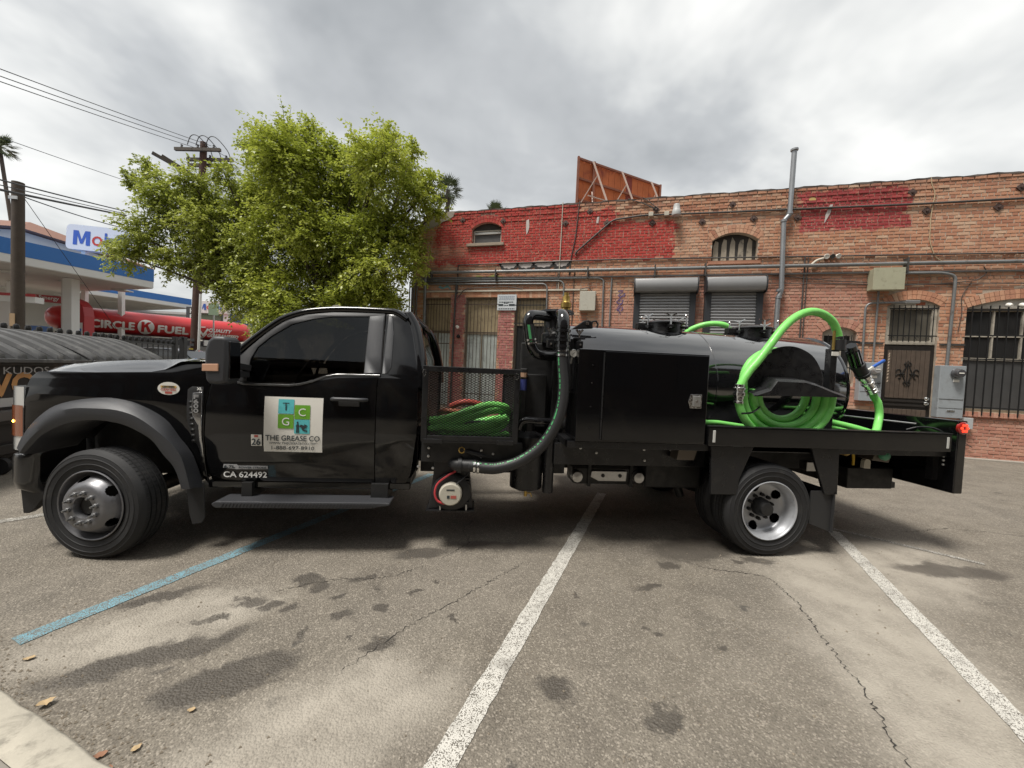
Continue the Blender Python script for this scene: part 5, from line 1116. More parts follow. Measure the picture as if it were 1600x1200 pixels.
vt = build('vent_stack', MB().tube(rnd_path([(10.35,-.13,.4),(10.36,-.13,3.70),(10.42,-.13,3.86),(10.37,-.13,5.60),(10.49,-.13,5.75),(10.50,-.13,7.30)], .06), .058, 14), PVENT, bld, smooth=60)
build('vent_cap', MB().lathe([(.07,0),(.085,.01),(.085,.05),(.0,.075)], 16, (10.50,-.13,7.30), (0,0,1)), PVENT, vt, smooth=40)
for z in (5.60,5.78,3.70,3.88): build('pipe_collar', MB().lathe([(.06,-.03),(.072,-.025),(.072,.025),(.06,.03)], 16, (10.37 if z < 5.7 else 10.49,-.13,z), (0,0,1)), PVENT, vt, smooth=40)
pipe([(12.70,4.26),(13.64,4.25),(13.89,4.18),(13.86,2.1)], .032, y=-.09, bend=.2); pipe([(12.47,3.9),(12.46,1.9)], .022, y=-.07); pipe([(12.25,1.9),(12.23,3.56),(12.6,3.575),(13.1,3.575)], .024, y=-.07, bend=.16); build('flood_lamp', MB().box(12.98,13.26,-.12,-.02,3.55,3.62), GALV, bld, bevel=.01)
pipe([(6.8,4.16),(9.5,4.08),(11.9,4.04),(12.9,3.98),(13.72,4.01),(14.3,4.07),(14.48,4.24),(14.40,4.38)], .010, PDK, y=-.05, bend=.1); pipe([(10.1,4.30),(11.5,4.12),(13.0,4.0),(WL,3.97)], .010, PDK, y=-.04); pipe([(13.33,6.46),(13.35,6.3),(13.43,6.1),(13.38,5.6),(13.39,5.0),(13.52,4.62),(13.7,4.5)], .009, M('tan_wire', (.48,.38,.24), .7), y=-.03)
pipe([(14.22,4.05),(14.05,3.7),(14.1,3.4),(14.05,2.9)], .007, PDK, y=-.03)
for a, b in ((12.15,12.66), (13.74,14.2)): build('iron_ledge', MB().box(a,b,-.035,-.012,2.59,2.63), PDK, bld)
# boxes, meters, sign, camera
b1 = build('junction_box', MB().box(5.42,5.86,-.20,-.02,3.36,3.90), M('cream_box', (.46,.44,.37), .6, var=.1, vscale=7, dirt=((.25,.2,.15), 9, .5)), bld, bevel=.01)
b2 = build('junction_box', MB().box(12.25,12.83,-.26,-.02,3.85,4.34), M('olive_box', (.38,.37,.26), .6, var=.14, vscale=6, dirt=((.2,.17,.12), 7, .6)), bld, bevel=.01); build('box_lid', MB().box(12.235,12.845,-.285,-.262,3.84,4.35), MATS['olive_box'], b2, bevel=.004)
MET = M('meter_panel', (.34,.37,.39), .5, .2, var=.12, vscale=6, dirt=((.2,.2,.2), 8, .5))
for s0, s1, z0, z1 in ((13.68,14.15,.93,2.12), (12.16,12.60,1.22,2.14)):
    mo = build('meter_panel', MB().box(s0,s1,-.20,-.02,z0,z1), MET, bld, bevel=.008); c = s0+(s1-s0)*.62
    build('meter_seam', MB().box(s0+.02,s1-.02,-.206,-.2005,z0+.42,z0+.43), PDK, mo); build('meter_seam', MB().box(s0+.02,s1-.02,-.206,-.2005,z0+.22,z0+.225), PDK, mo)
    build('electric_meter', MB().lathe([(.10,0),(.115,.02),(.10,.06),(.09,.13),(.075,.15),(.0,.155)], 24, (c,-.20,z1-.17), (0,-1,0)), M('meter_glass', (.07,.07,.075), .15, coat=1) if s0 > 13 else M('meter_glass_pale', (.34,.34,.34), .2, coat=1), mo, smooth=40)
    build('meter_face', MB().box(c-.05,c+.04,-.36,-.354,z1-.18,z1-.155), WVIN, mo); build('meter_tag', MB().box(c-.05,c+.06,-.215,-.2005,z1-.37,z1-.31), WVIN, mo, bevel=.004); build('meter_latch', MB().box(c-.12,c+.02,-.215,-.2005,z0+.15,z0+.18), CHR, mo, bevel=.003)
text('panel_marks', 'OI0', .09, INKV, facing((12.54,-.204,1.62), (0,0,1), (-1,0,0)), mo)
b3 = build('socket_box', MB().box(14.22,14.39,-.14,-.02,.70,.95), M('light_grey_box', (.42,.43,.43), .6), bld, bevel=.006); pipe([(14.30,.70),(14.24,.55),(14.30,.38),(14.46,.28)], .009, PDK, y=-.06)
sgn = build('wall_sign', MB().box(2.93,3.53,-.05,-.02,3.385,3.855), M('sign_white', (.55,.58,.60), .55, var=.1, vscale=8), bld, bevel=.004)
def sb(a, b, z0, z1, mat): build('sign_print', MB().box(a,b,-.0535,-.0505,z0,z1), mat, sgn)
GI = M('faded_ink', (.30,.34,.40), .6)
for z, a, b in ((3.80,2.98,3.48),(3.755,3.0,3.46),(3.71,2.98,3.47),(3.43,2.98,3.48)):
    s = a
    while s < b: w_ = rng.uniform(.025,.06); sb(s, min(b, s+w_), z-.012, z+.014, GI if z > 3.5 else INKV); s += w_+.016
for a, b in ((2.97,3.12),(3.30,3.48)): sb(a, b, 3.515, 3.575, INKV)
for a, b, z in ((3.14,3.28,3.60),(2.99,3.44,3.63),(3.14,3.28,3.53)):
    s = a
    while s < b: w_ = rng.uniform(.02,.05); sb(s, min(b, s+w_), z-.014, z+.016, INKV); s += w_+.014
cm_ = build('security_camera', MB().lathe([(.0,0),(.05,.0),(.05,.12),(.0,.13)], 14, (1.66,-.10,2.87), (.5,-.8,-.2)), WVIN, bld, smooth=40); build('camera_arm', MB().cyl((1.62,-.02,2.9),(1.66,-.10,2.88),.018), WVIN, cm_); build('camera_body', MB().lathe([(.0,0),(.05,.01),(.06,.06),(.04,.1),(0,.11)], 14, (1.70,-.02,2.57), (0,-1,0)), BARK, cm_, smooth=40)
IRON = M('iron_plate', (.10,.065,.055), .7, .4, var=.3, vscale=20)
for s, z in ((9.22,6.13),(8.52,5.73),(9.73,5.74),(10.71,5.7),(13.0,6.15),(13.3,5.7),(14.59,5.7),(14.95,6.11),(5.57,6.19),(6.06,5.84),(7.35,6.12),(7.27,5.77),(4.89,5.9),(1.68,6.17),(3.0,6.07)):
    d_ = .095; apl = build('anchor_plate', MB().prism([(s-d_,z),(s,z+d_),(s+d_,z),(s,z-d_)], -.035, -.012), IRON, bld, bevel=.004); build('anchor_bolt', MB().lathe([(.028,0),(.028,.025),(0,.03)], 8, (s,-.035,z), (0,-1,0)), IRON, apl)
pipe([(6.6,6.45),(6.95,6.33),(7.35,6.13)], .014, PDK, y=-.05); pipe([(7.0,6.46),(7.2,6.3),(7.4,6.14)], .012, PDK, y=-.05)
# paint and tags on the brick
def ribbon(pts, wdt, mat, nm='graffiti', y=-.022, closed=False, parent=None, sub=6):
    P = spline([(s, y, z) for s, z in pts], sub, closed); rows = []
    for i, p in enumerate(P):
        d_ = (P[min(i+1, len(P)-1)]-P[max(i-1, 0)]).normalized(); n_ = Vector((-d_.z, 0, d_.x)); w_ = wdt*(wdt and 1)*(.75+.25*math.sin(i*.7)); rows.append([p+n_*w_/2, p-n_*w_/2])
    return build(nm, MB().grid(rows), mat, parent or bld)
SPB = M('black_spray', (.03,.027,.026), .8); SPW = M('white_spray', (.52,.47,.44), .8, var=.25, vscale=7); SPP = M('purple_spray', (.11,.075,.20), .8)
sc_ = [(2.96,3.52,4.80),(3.50,4.02,4.80),(3.98,4.62,4.81),(4.58,5.08,4.82)]
for a, b, z in sc_:
    c = (a+b)/2; w_ = (b-a)/2; arc = [(c+w_*math.cos(t_), z-.19*math.sin(t_)*1.0) for t_ in [math.pi*(1-k/8) for k in range(9)]]
    build('graffiti', MB().add([(s, -.019, zz) for s, zz in arc]+[(b,-.019,z+.02),(a,-.019,z+.02)], [tuple(range(len(arc)+2))]), SPW, bld, fix=False); ribbon(arc, .085, SPB, y=-.024); ribbon([(s_-.03, z_-.05) for s_, z_ in arc[2:7]], .06, SPB, y=-.025)
ribbon([(6.46,3.92),(6.60,3.93),(6.48,3.80),(6.62,3.78),(6.64,3.86),(6.50,3.70),(6.44,3.62),(6.56,3.58),(6.60,3.68),(6.50,3.66)], .028, SPP); ribbon([(6.60,3.60),(6.48,3.48),(6.46,3.40),(6.58,3.38),(6.60,3.48),(6.50,3.44),(6.56,3.28)], .028, SPP)
for pts in ([(3.72,6.05),(3.80,6.08),(3.82,5.85),(3.78,5.70),(3.74,5.62),(3.72,5.80)], [(11.28,5.52),(11.40,5.78),(11.44,5.98),(11.38,5.98),(11.30,5.75)], [(5.78,6.02),(5.84,6.03),(5.82,5.84),(5.76,5.86)]):
    build('plaster_scar', MB().add([(s, -.021, z) for s, z in pts], [tuple(range(len(pts)))]), SPW, bld, fix=False)
build('plaster_scar', MB().add([(11.0+.08*math.cos(a), -.021, 6.13+.05*math.sin(a)) for a in [k*math.pi/5 for k in range(10)]], [tuple(range(10))]), M('yellow_spray', (.50,.36,.13), .8), bld, fix=False)
ribbon([(2.2,4.42),(2.5,4.38),(2.8,4.42),(3.05,4.38)], .10, M('lime_spray', (.38,.40,.12), .85, var=.3, vscale=9), y=-.02); ribbon([(.95,4.14),(1.1,4.08),(1.25,4.14),(1.35,4.05)], .08, M('teal_spray', (.14,.28,.28), .85, var=.3, vscale=9), y=-.02)
build('footing', MB().box(0,WL,-.14,-.02,-.1,.045), M('footing_concrete', (.30,.27,.23), .92, var=.25, vscale=4, bump=.4), bld, bevel=.02)
# ------------------------------------------------------------------ fence, waste container
FEN = M('fence_black', (.016,.016,.017), .5)
fe = thing('iron_fence', 'black iron picket fence with ball tops behind the waste container', 'fence', (-6.5,6,0))
F0, F1 = Vector((-6.1,3.0,0)), Vector((-7.28,10.93,0)); fd = (F1-F0).normalized(); FLn = (F1-F0).length
for z in (1.93, .25): build('rail', MB().bar(F0+UP*z, F1+UP*z, .04, .06), FEN, fe)
pm = MB().box(-.011,.011,-.011,.011,.1,1.97).lathe([(.0,1.94),(.03,1.95),(.048,1.99),(.05,2.03),(.035,2.075),(.0,2.09)], 8, (0,0,0), (0,0,1)); pme2 = mesh('picket', pm, FEN, 40)
n = int(FLn/.25)
for k in range(n+1):
    ob = link('picket', pme2, fe); p = F0+fd*(FLn*k/n); ob.location = p; 
for p, w_, h_ in ((F1+fd*.12,.12,2.22),(F1+fd*.62,.16,2.25),(F0+fd*3.2,.08,2.0)): build('post', MB().box(p.x-w_/2,p.x+w_/2,p.y-w_/2,p.y+w_/2,0,h_), FEN, fe, bevel=.006)
build('gate_rail', MB().bar(F1+fd*.12+UP*2.18, F1+fd*.62+UP*2.2, .05, .06), FEN, fe)
DO, DU, DN = Vector((-3.03,2.26,0)), Vector((-.151,.988,0)), Vector((.988,.151,0))
def dp(t, d, z): return DO+DU*t-DN*d+UP*z
DB = M('container_dark', (.016,.014,.013), .6, var=.4, vscale=4, dirt=((.09,.06,.045), 5, .5)); LIDM = M('container_lid', (.085,.085,.086), .62, var=.22, vscale=6, dirt=((.20,.195,.19), 6, .6)); LIDD = M('lid_gap', (.016,.016,.017), .7)
du = thing('waste_container', 'large dark waste container with ribbed grey domed lids and graffiti', 'container', DO)
T0, T1, TM = -1.6, 3.27, 1.29
def dbox(mb, t0, t1, d0, d1, z0, z1):
    q = [dp(t0,d0,z0),dp(t1,d0,z0),dp(t1,d1,z0),dp(t0,d1,z0),dp(t0,d0,z1),dp(t1,d0,z1),dp(t1,d1,z1),dp(t0,d1,z1)]
    return mb.add(q, [(0,3,2,1),(4,5,6,7),(0,1,5,4),(1,2,6,5),(2,3,7,6),(3,0,4,7)])
bdy = build('body', dbox(MB(), T0, T1, 0, 1.7, .18, 1.40), DB, du, bevel=.015)
build('rim', dbox(MB(), T0-.03, T1+.03, -.05, .02, 1.36, 1.42), DB, bdy, bevel=.01)
for z in (.62, .24): build('stiffener', dbox(MB(), T0, T1, -.07, 0, z, z+.14), DB, bdy, bevel=.02)
build('sticker', dbox(MB(), -.15, .14, -.004, -.001, .84, .95), M('sticker_white', (.45,.45,.44), .6), bdy); build('pocket', dbox(MB(), -.6, .25, -.12, 0, .68, .80), M('pocket_grime', (.10,.09,.085), .7, var=.3), bdy, bevel=.01)
for t in (-.05, 2.9): build('wheel', MB().lathe([(.0,-.03),(.10,-.03),(.11,0),(.10,.03),(0,.03)], 18, dp(t,-.02,.11), tuple(DU)), RUB, bdy, smooth=40)
def lz(d): return 1.43+.40*math.sin(min(1, (d+.06)/1.1)*math.pi/2)**.9 - max(0, d-1.05)*.25
DD = [-.06+.12*k for k in range(15)]
for a, b in ((T0, TM-.03), (TM+.03, T1)):
    rows = [[dp(a, d, lz(d)), dp(b, d, lz(d))] for d in DD]; rows = [[dp(a,-.06,1.40), dp(b,-.06,1.40)]]+rows
    li = build('lid', MB().grid(rows), LIDD, du, smooth=50); n = int((b-a)/.265)
    # closed ends of the lid
    for t in (a, b): build('lid_end', MB().add([dp(t,d,lz(d)) for d in DD]+[dp(t,DD[-1],1.38),dp(t,-.06,1.38)], [tuple(range(len(DD)+2))]), LIDD, li, fix=False)
    for k in range(n):
        t0 = a+(b-a)*(k+.09)/n; t1 = a+(b-a)*(k+.66)/n; m_ = (t1-t0)*.12
        rr_ = [[dp(t0,d,lz(d)-.01), dp(t0+m_,d,lz(d)+.05), dp(t1-m_,d,lz(d)+.05), dp(t1,d,lz(d)-.01)] for d in [-.02+.11*j for j in range(14)]]
        rr_ = [[dp(t0,-.04,lz(-.04)-.012)]*4 if False else [dp(t0,-.035,lz(-.035)-.01),dp(t0+m_,-.03,lz(-.03)),dp(t1-m_,-.03,lz(-.03)),dp(t1,-.035,lz(-.035)-.01)]]+rr_
        build('rib', MB().grid(rr_), LIDM, li, smooth=50)
    build('lid_edge', MB().bar(dp(a,-.075,1.425), dp(b,-.075,1.425), .03, .05), LIDM, li, bevel=.01)
text('graffiti', 'KUDOS.CO', .13, M('pale_spray', (.30,.29,.28), .7), facing(dp(.42,-.055,1.30), DU), bdy, width=.95)
gt = text('graffiti', 'VOK', .40, M('orange_spray', (.50,.26,.10), .7, var=.3, vscale=14), facing(dp(.28,-.006,1.12), DU), bdy, width=.85, bold=.016)
# ------------------------------------------------------------------ filling station
WHP = M('white_panel', (.72,.72,.70), .5, var=.06, vscale=2); BLU = M('canopy_blue', (.035,.17,.50), .45); SOF = M('soffit', (.58,.55,.52), .7, var=.1, vscale=1.5); REDP = M('station_red', (.42,.025,.03), .45); GRYD = M('dark_grey', (.06,.06,.065), .6); LIT = M('lamp_panel', (.6,.6,.57), .5)
def canopy(name, label, A, B, wdt, z0, z1, z2, near):
    A = Vector((*A, 0)); B = Vector((*B, 0)); d = (B-A).normalized(); A = A-d*near; n = Vector((-d.y, d.x, 0)); rt_ = thing(name, label, 'canopy', A, group='filling station canopies')
    def slab(mb, o, zl, zh):
        q = [A-n*o-d*o, B-n*o+d*o, B+n*(wdt+o)+d*o, A+n*(wdt+o)-d*o]; return mb.add([p+UP*zl for p in q]+[p+UP*zh for p in q], [(0,1,2,3),(4,7,6,5),(0,4,5,1),(1,5,6,2),(2,6,7,3),(3,7,4,0)])
    build('soffit', slab(MB(), -.02, z0+.01, z0+.05), SOF, rt_); build('white_fascia', slab(MB(), 0, z0+.04, z1), WHP, rt_); build('blue_fascia', slab(MB(), .01, z1+.002, z2), BLU, rt_)
    return rt_, A, d, n
c1, A1, d1, n1_ = canopy('station_canopy', 'nearer filling station canopy with broad blue and white fascia', (-13.54,11.97), (-11.75,16.01), 7, 4.55, 4.87, 5.42, 6)
for p in (Vector((-13.8,14.61,0)), Vector((-13.8,14.61,0))-d1*7, Vector((-13.8,14.61,0))+n1_*4.2):
    co = build('column', MB().box(p.x-.17,p.x+.17,p.y-.17,p.y+.17,0,4.55), WHP, c1, bevel=.01); build('downpipe', MB().box(p.x-.28,p.x-.19,p.y-.1,p.y+.1,0,4.5), SOF, co)
for k in range(3):
    q = A1+d1*(7.0+k*1.7)+n1_*2.2; build('soffit_lamp', MB().box(q.x-.3,q.x+.3,q.y-.25,q.y+.25,4.50,4.555), LIT, c1, bevel=.01)
c2, A2, d2, n2_ = canopy('station_canopy', 'farther filling station canopy seen beyond the red road tanker', (-23.86,21.5), (-19.51,29.86), 9, 5.31, 5.62, 6.08, 4)
for t in (1.5,):
    p = A2+d2*t+n2_*3.5; build('column', MB().box(p.x-.22,p.x+.22,p.y-.22,p.y+.22,0,5.31), WHP, c2)
for k in range(4): q = A2+d2*(5+k*2.4)+n2_*2.5; build('soffit_lamp', MB().box(q.x-.4,q.x+.4,q.y-.3,q.y+.3,5.26,5.315), LIT, c2)
# pump arches
def pump_arch(x0, x1, y, zt, label, word):
    t = thing('fuel_pump', label, 'fuel pump', ((x0+x1)/2, y, 0), group='fuel pumps under the canopy')
    P = [(x0,zt),(x1-.55,zt-.06),(x1-.25,zt-.18),(x1-.06,zt-.42),(x1,zt-.8),(x1,0),(x1-.42,0),(x1-.42,zt-.72),(x1-.52,zt-.42),(x1-.8,zt-.32),(x0+.04,zt-.27)]
    build('arch', MB().prism(P, y, y+.45), REDP, t, bevel=.01)
    pb_ = build('pump_body', MB().box(x1-1.5,x1-.6,y+.05,y+.4,0,2.35), WHP, t, bevel=.02); build('screen', MB().box(x1-1.35,x1-.75,y+.03,y+.048,1.5,2.1), GRYD, pb_); build('panel', MB().box(x1-1.5,x1-.6,y+.03,y+.048,.4,1.2), BLU, pb_)
    build('notice', MB().box(x1-.36,x1-.06,y-.012,y-.002,2.1,2.8), WHP, t); build('notice_print', MB().box(x1-.33,x1-.1,y-.018,y-.013,2.3,2.55), BLU, t)
    if word: text('arch_text', word, .22, WLET, facing((x0+.85,y-.012,zt-.16), (1,0,-.06)), t, width=.75, bold=.004); build('arch_mark', MB().lathe([(.0,0),(.10,0)], 14, (x0+.32,y-.01,zt-.12), (0,-1,0)), M('pale_red', (.55,.22,.2), .5), t)
pump_arch(-15.8, -13.62, 14.95, 3.90, 'red arch fuel pump with lettering beside the white canopy column', 'Synergy')
ps = thing('service_kiosk', 'pale pump island kiosk with white top beam left of the utility pole', 'kiosk', (-15.6,12.9,0))
build('beam', MB().box(-17.5,-13.4,12.9,13.2,3.30,3.52), WHP, ps); build('beam_stripe', MB().box(-17.5,-13.4,12.88,12.898,3.52,3.62), REDP, ps); build('leg', MB().box(-14.6,-14.25,12.92,13.18,0,3.3), SOF, ps); build('cabinet', MB().box(-13.9,-12.9,12.6,13.0,0,2.45), M('cabinet_blue', (.03,.08,.22), .5), ps, bevel=.02); build('cabinet', MB().box(-15.9,-15.0,12.7,13.1,0,2.4), REDP, ps, bevel=.02)
for k in range(5): build('shelf_item', MB().box(-13.85+k*.19,-13.72+k*.19,12.56,12.598,1.9,2.3), random.choice((WHP, BLU, GRYD)), ps)
# road tanker
ta = Vector((-16.1,16.95,0)); td = Vector((.7291,.6844,0)); tn = Vector((.6844,-.7291,0))
TRD = M('tanker_red', (.50,.022,.025), .35, coat=.4, var=.06, vscale=1.5)
tk = thing('road_tanker', 'long red road tanker with big white lettering behind the fence', 'tanker', ta+td*3)
def tl_(t, d, z): return ta+td*t+tn*d+UP*z
rows = []
for t, k in [(-.72,.0),(-.70,.35),(-.62,.62),(-.48,.82),(-.3,.93),(-.1,.985),(.1,1),(2,1),(4,1),(6.4,1),(6.7,.985),(6.9,.93),(7.05,.82),(7.15,.62),(7.22,.35),(7.24,0)]:
    rows.append([tl_(t, .8*max(k, .001)*math.cos(a), 3.12+.58*max(k, .001)*math.sin(a)) for a in [2*math.pi*j/40 for j in range(41)]])
tb_ = build('barrel', MB().grid(rows), TRD, tk, smooth=60)
def tside(z): 
    v = max(-1, min(1, (z-3.12)/.58)); return .8*math.sqrt(1-v*v)+.012
def wrap_flat(me):
    # cut flat lettering into narrow bands so that it follows the barrel's curve
    bm = bmesh.new(); bm.from_mesh(me); bmesh.ops.remove_doubles(bm, verts=bm.verts, dist=1e-5)
    zz = 2.3
    while zz < 3.7: bmesh.ops.bisect_plane(bm, geom=bm.verts[:]+bm.edges[:]+bm.faces[:], plane_co=(0,zz,0), plane_no=(0,1,0)); zz += .05
    for v in bm.verts: v.co = tl_(v.co.x, tside(v.co.y)+.02+v.co.z*1.0, v.co.y)
    bm.to_mesh(me); bm.free()
def ttext(s, tc_, z, size, wdt, mat=WLET, bold=.01, shear=0):
    o_ = text('tank_lettering', s, size, mat, Matrix.Translation((tc_, z, 0)), tb_, width=wdt, bold=bold, shear=shear); wrap_flat(o_.data); return o_
def tflat(nm, polys, mat, lift=0.):
    mb = MB()
    for P in polys: mb.add([(a_, b_, lift) for a_, b_ in P], [tuple(range(len(P)))])
    o_ = build(nm, mb, mat, tb_, fix=False); wrap_flat(o_.data); return o_
ttext('CIRCLE', 1.42, 2.94, .50, 1.46, bold=.022); ttext('FUEL', 3.63, 2.92, .50, 1.2, bold=.022); ttext('QUALITY', 5.62, 3.06, .25, 1.05, bold=.012, shear=.25); ttext('GUARANTEED', 5.78, 2.80, .25, 1.42, bold=.012, shear=.25)
dk = [(2.57+.31*math.cos(a), 2.96+.36*math.sin(a)) for a in [2*math.pi*j/32 for j in range(32)]]
tflat('tank_roundel', [dk], WLET)
tflat('tank_letter', [[(2.57+a_, 2.96+b_) for a_, b_ in Q] for Q in ([(-.17,-.25),(-.17,.25),(-.06,.25),(-.06,-.25)], [(-.06,-.05),(-.06,.09),(.07,.25),(.20,.25)], [(-.02,.03),(.06,.10),(.21,-.25),(.08,-.25)])], TRD, .012)
tflat('tank_emblem', ([(4.62,3.05),(4.70,3.08),(4.86,2.86),(4.88,2.70)], [(4.86,2.86),(5.02,3.16),(5.10,3.12),(4.88,2.70)], [(4.60,3.18),(4.66,3.22),(4.96,3.24),(4.94,3.20),(4.70,3.18)], [(4.72,2.72),(4.88,2.58),(4.88,2.66),(4.75,2.76)], [(4.88,2.58),(5.04,2.86),(5.00,2.90),(4.88,2.66)]), WLET)
build('chassis', MB().bar(tl_(-.4,0,2.2), tl_(7.0,0,2.2), 1.2, .5), GRYD, tk); build('side_guard', MB().bar(tl_(.5,.72,1.7), tl_(6.4,.72,1.7), .05, .9), M('guard_grey', (.2,.2,.2), .5), tk)
for t in (.6, 1.7, 5.4, 6.5): build('wheel', MB().lathe([(.0,-.16),(.5,-.16),(.54,-.1),(.54,.1),(.5,.16),(0,.16)], 28, tl_(t,.75,.54), tuple(tn)), RUB, tk, smooth=40)
for t in (4.9, 5.6, 6.1): build('valve_box', MB().bar(tl_(t,.7,2.35), tl_(t+.3,.7,2.35), .3, .3), WHP, tk)
# signs
py_ = gp(-20.05, 19, 0); sr = RT.copy(); pl_w = 3.5
pg = thing('pylon_sign', 'large white rounded sign with blue lettering above the canopy', 'sign', py_)
ctr = Vector((-15.35,17.78,7.02)); sdir = Vector((.985,-.10,-.06)).normalized(); sr_ = Vector((sdir.x, sdir.y, 0)).normalized()
def rrect(w_, h_, r):
    return [(x*(w_/2-r)+r*math.cos(a), z*(h_/2-r)+r*math.sin(a)) for x, z, a0 in ((1,1,0),(-1,1,90),(-1,-1,180),(1,-1,270)) for a in [R(a0+k*22.5) for k in range(5)]]
Ms = facing(ctr, sdir); sgb = MB()
pr_ = rrect(3.2, 1.18, .2); n = len(pr_); sgb.add([Ms @ Vector((x,y,.2)) for x, y in pr_]+[Ms @ Vector((x,y,-.25)) for x, y in pr_], [tuple(range(n)), tuple(range(2*n-1,n-1,-1))]+[(i, (i+1) % n, (i+1) % n+n, i+n) for i in range(n)])
sb_ = build('sign_box', sgb, M('sign_lightbox', (.66,.67,.70), .4), pg, smooth=40)
BLT = M('sign_blue', (.03,.10,.42), .5); RDT = M('sign_red', (.55,.04,.03), .5)
def poly_letter(P, w_, h_, Mx, mat, parent, nm='sign_letter'): return build(nm, MB().add([Mx @ Vector(((x_-.5)*w_, (y_-.5)*h_, 0)) for x_, y_ in P], [tuple(range(len(P)))]), mat, parent, fix=False)
LM = [(0,0),(0,1),(.30,1),(.5,.38),(.70,1),(1,1),(1,0),(.76,0),(.76,.68),(.58,.10),(.42,.10),(.24,.68),(.24,0)]
x = -1.25
for ch, mt_, w_ in (('M',BLT,.82),('o',RDT,.5),('b',BLT,.48),('i',BLT,.16),('l',BLT,.16)):
    if ch == 'M': poly_letter(LM, w_, .68, Ms @ Matrix.Translation((x+w_/2, -.02, .21)), mt_, sb_)
    else: text('sign_letter', ch, .95, mt_, Ms @ Matrix.Translation((x+w_/2, -.02 if ch != 'o' else -.1, .21)), sb_, width=w_, bold=.008)
    x += w_+.1
for k in (-.9, .9): p = ctr+sr_*k; build('post', MB().box(p.x-.09,p.x+.09,p.y-.09,p.y+.09,0,6.45), WHP, pg)
p2 = thing('street_sign', 'low white price sign with blue and red letters right of the utility pole', 'sign', (-13.5,22.6,0)); M2 = facing((-13.45,22.6,4.68), (.995,-.1,.04))
s2b = build('sign_box', MB().box(-14.4,-12.5,22.55,22.85,4.28,5.05), WHP, p2, bevel=.02); x = -.72
for ch, mt_, w_ in (('M',BLT,.44),('o',RDT,.32),('b',BLT,.28),('i',BLT,.09),('l',BLT,.09)): poly_letter(LM, w_, .38, Matrix.Translation((0,-.06,0)) @ M2 @ Matrix.Translation((x+w_/2, 0, .04)), mt_, s2b) if ch == 'M' else text('sign_letter', ch, .52, mt_, Matrix.Translation((0,-.06,0)) @ M2 @ Matrix.Translation((x+w_/2, 0 if ch in 'Mbil' else -.04, .04)), s2b, width=w_, bold=.005); x += w_+.055
build('post', MB().box(-12.75,-12.5,22.6,22.8,0,4.28), WHP, p2); build('price_panel', MB().box(-14.2,-12.9,22.6,22.75,3.2,4.25), M('olive_panel', (.10,.13,.08), .6), p2)
sp_ = thing('sign_post', 'thin grey street sign post in front of the tanker', 'post', (-10.6,18.3,0)); build('pole', MB().cyl((-10.6,18.3,0),(-10.62,18.3,4.4),.035,8), GALV, sp_); build('plate', MB().box(-10.85,-10.37,18.25,18.27,3.75,4.35), M('plate_green', (.25,.33,.22), .6), sp_)
fs = thing('shop_sign', 'dark sign with white lettering above the tanker roof', 'sign', (-14.9,24.5,0)); build('board', MB().box(-16.2,-13.9,24.5,24.7,3.9,4.85), GRYD, fs)
text('sign_text', 'HARBOR', .42, WLET, facing((-15.0,24.48,4.6)), fs, width=1.9, bold=.005); text('sign_text', 'FREIGHT', .42, WLET, facing((-15.0,24.48,4.2)), fs, width=1.9, bold=.005); build('post', MB().box(-15.2,-14.9,24.55,24.75,0,3.9), GRYD, fs)
# buildings far behind
def block(name, label, x0, x1, y0, y1, h, mat, wins, wm, roof=None, rot=0):
    t = thing(name, label, 'building', ((x0+x1)/2, y0, 0)); b_ = build('wall', MB().box(x0,x1,y0,y1,0,h), mat, t)
    for (a, b, z0, z1) in wins:
        wf = build('window', MB().box(a-.06,b+.06,y0-.05,y0-.001,z0-.06,z1+.06), WHP, t); build('pane', MB().box(a,b,y0-.06,y0-.051,z0,z1), wm, wf)
    return t, b_
PANE = M('far_pane', (.10,.12,.13), .2); CRM = M('cream_wall', (.58,.55,.49), .85, var=.08, vscale=.8)
t, b_ = block('shop_building', 'pale low station shop with windows under the far canopy', -40, -17, 34.5, 42, 5.3, CRM, [(-39+k*2.3,-37.4+k*2.3,3.2,4.7) for k in range(9)], PANE)
build('roof_edge', MB().box(-40.1,-16.9,34.4,42.1,5.3,5.5), SOF, t)
t, b_ = block('navy_building', 'low building with navy band and white lettering right of the sign', -18.5, -8, 29, 36, 4.0, CRM, [(-16+k*2,-14.6+k*2,1,2.6) for k in range(3)], PANE); build('band', MB().box(-18.6,-7.9,28.9,36.1,4.0,5.05), M('navy', (.03,.045,.12), .5), t); text('band_text', 'PARTS SERVICE', .4, WLET, facing((-13.4,28.88,4.5)), t, width=3.0, bold=.006)
t, b_ = block('apartment_block', 'white building with red tiled eave at the left edge', -40, -28.2, 26.5, 36, 9.6, M('white_stucco', (.62,.62,.58), .85, var=.06, vscale=1), [(-31.5,-29.3,7.6,9.0),(-35,-33,7.6,9.0)], M('pale_pane', (.33,.36,.36), .25))
build('tiled_roof', MB().add([(-40.5,25.8,9.65),(-27.5,25.8,9.65),(-27.5,37,9.65),(-40.5,37,9.65),(-37,30,11.2),(-31,30,11.2)], [(0,1,5,4),(1,2,5),(2,3,4,5),(3,0,4),(0,3,2,1)]), M('roof_tile', (.20,.10,.07), .8, var=.3, vscale=4, bump=.6, bscale=12), t)
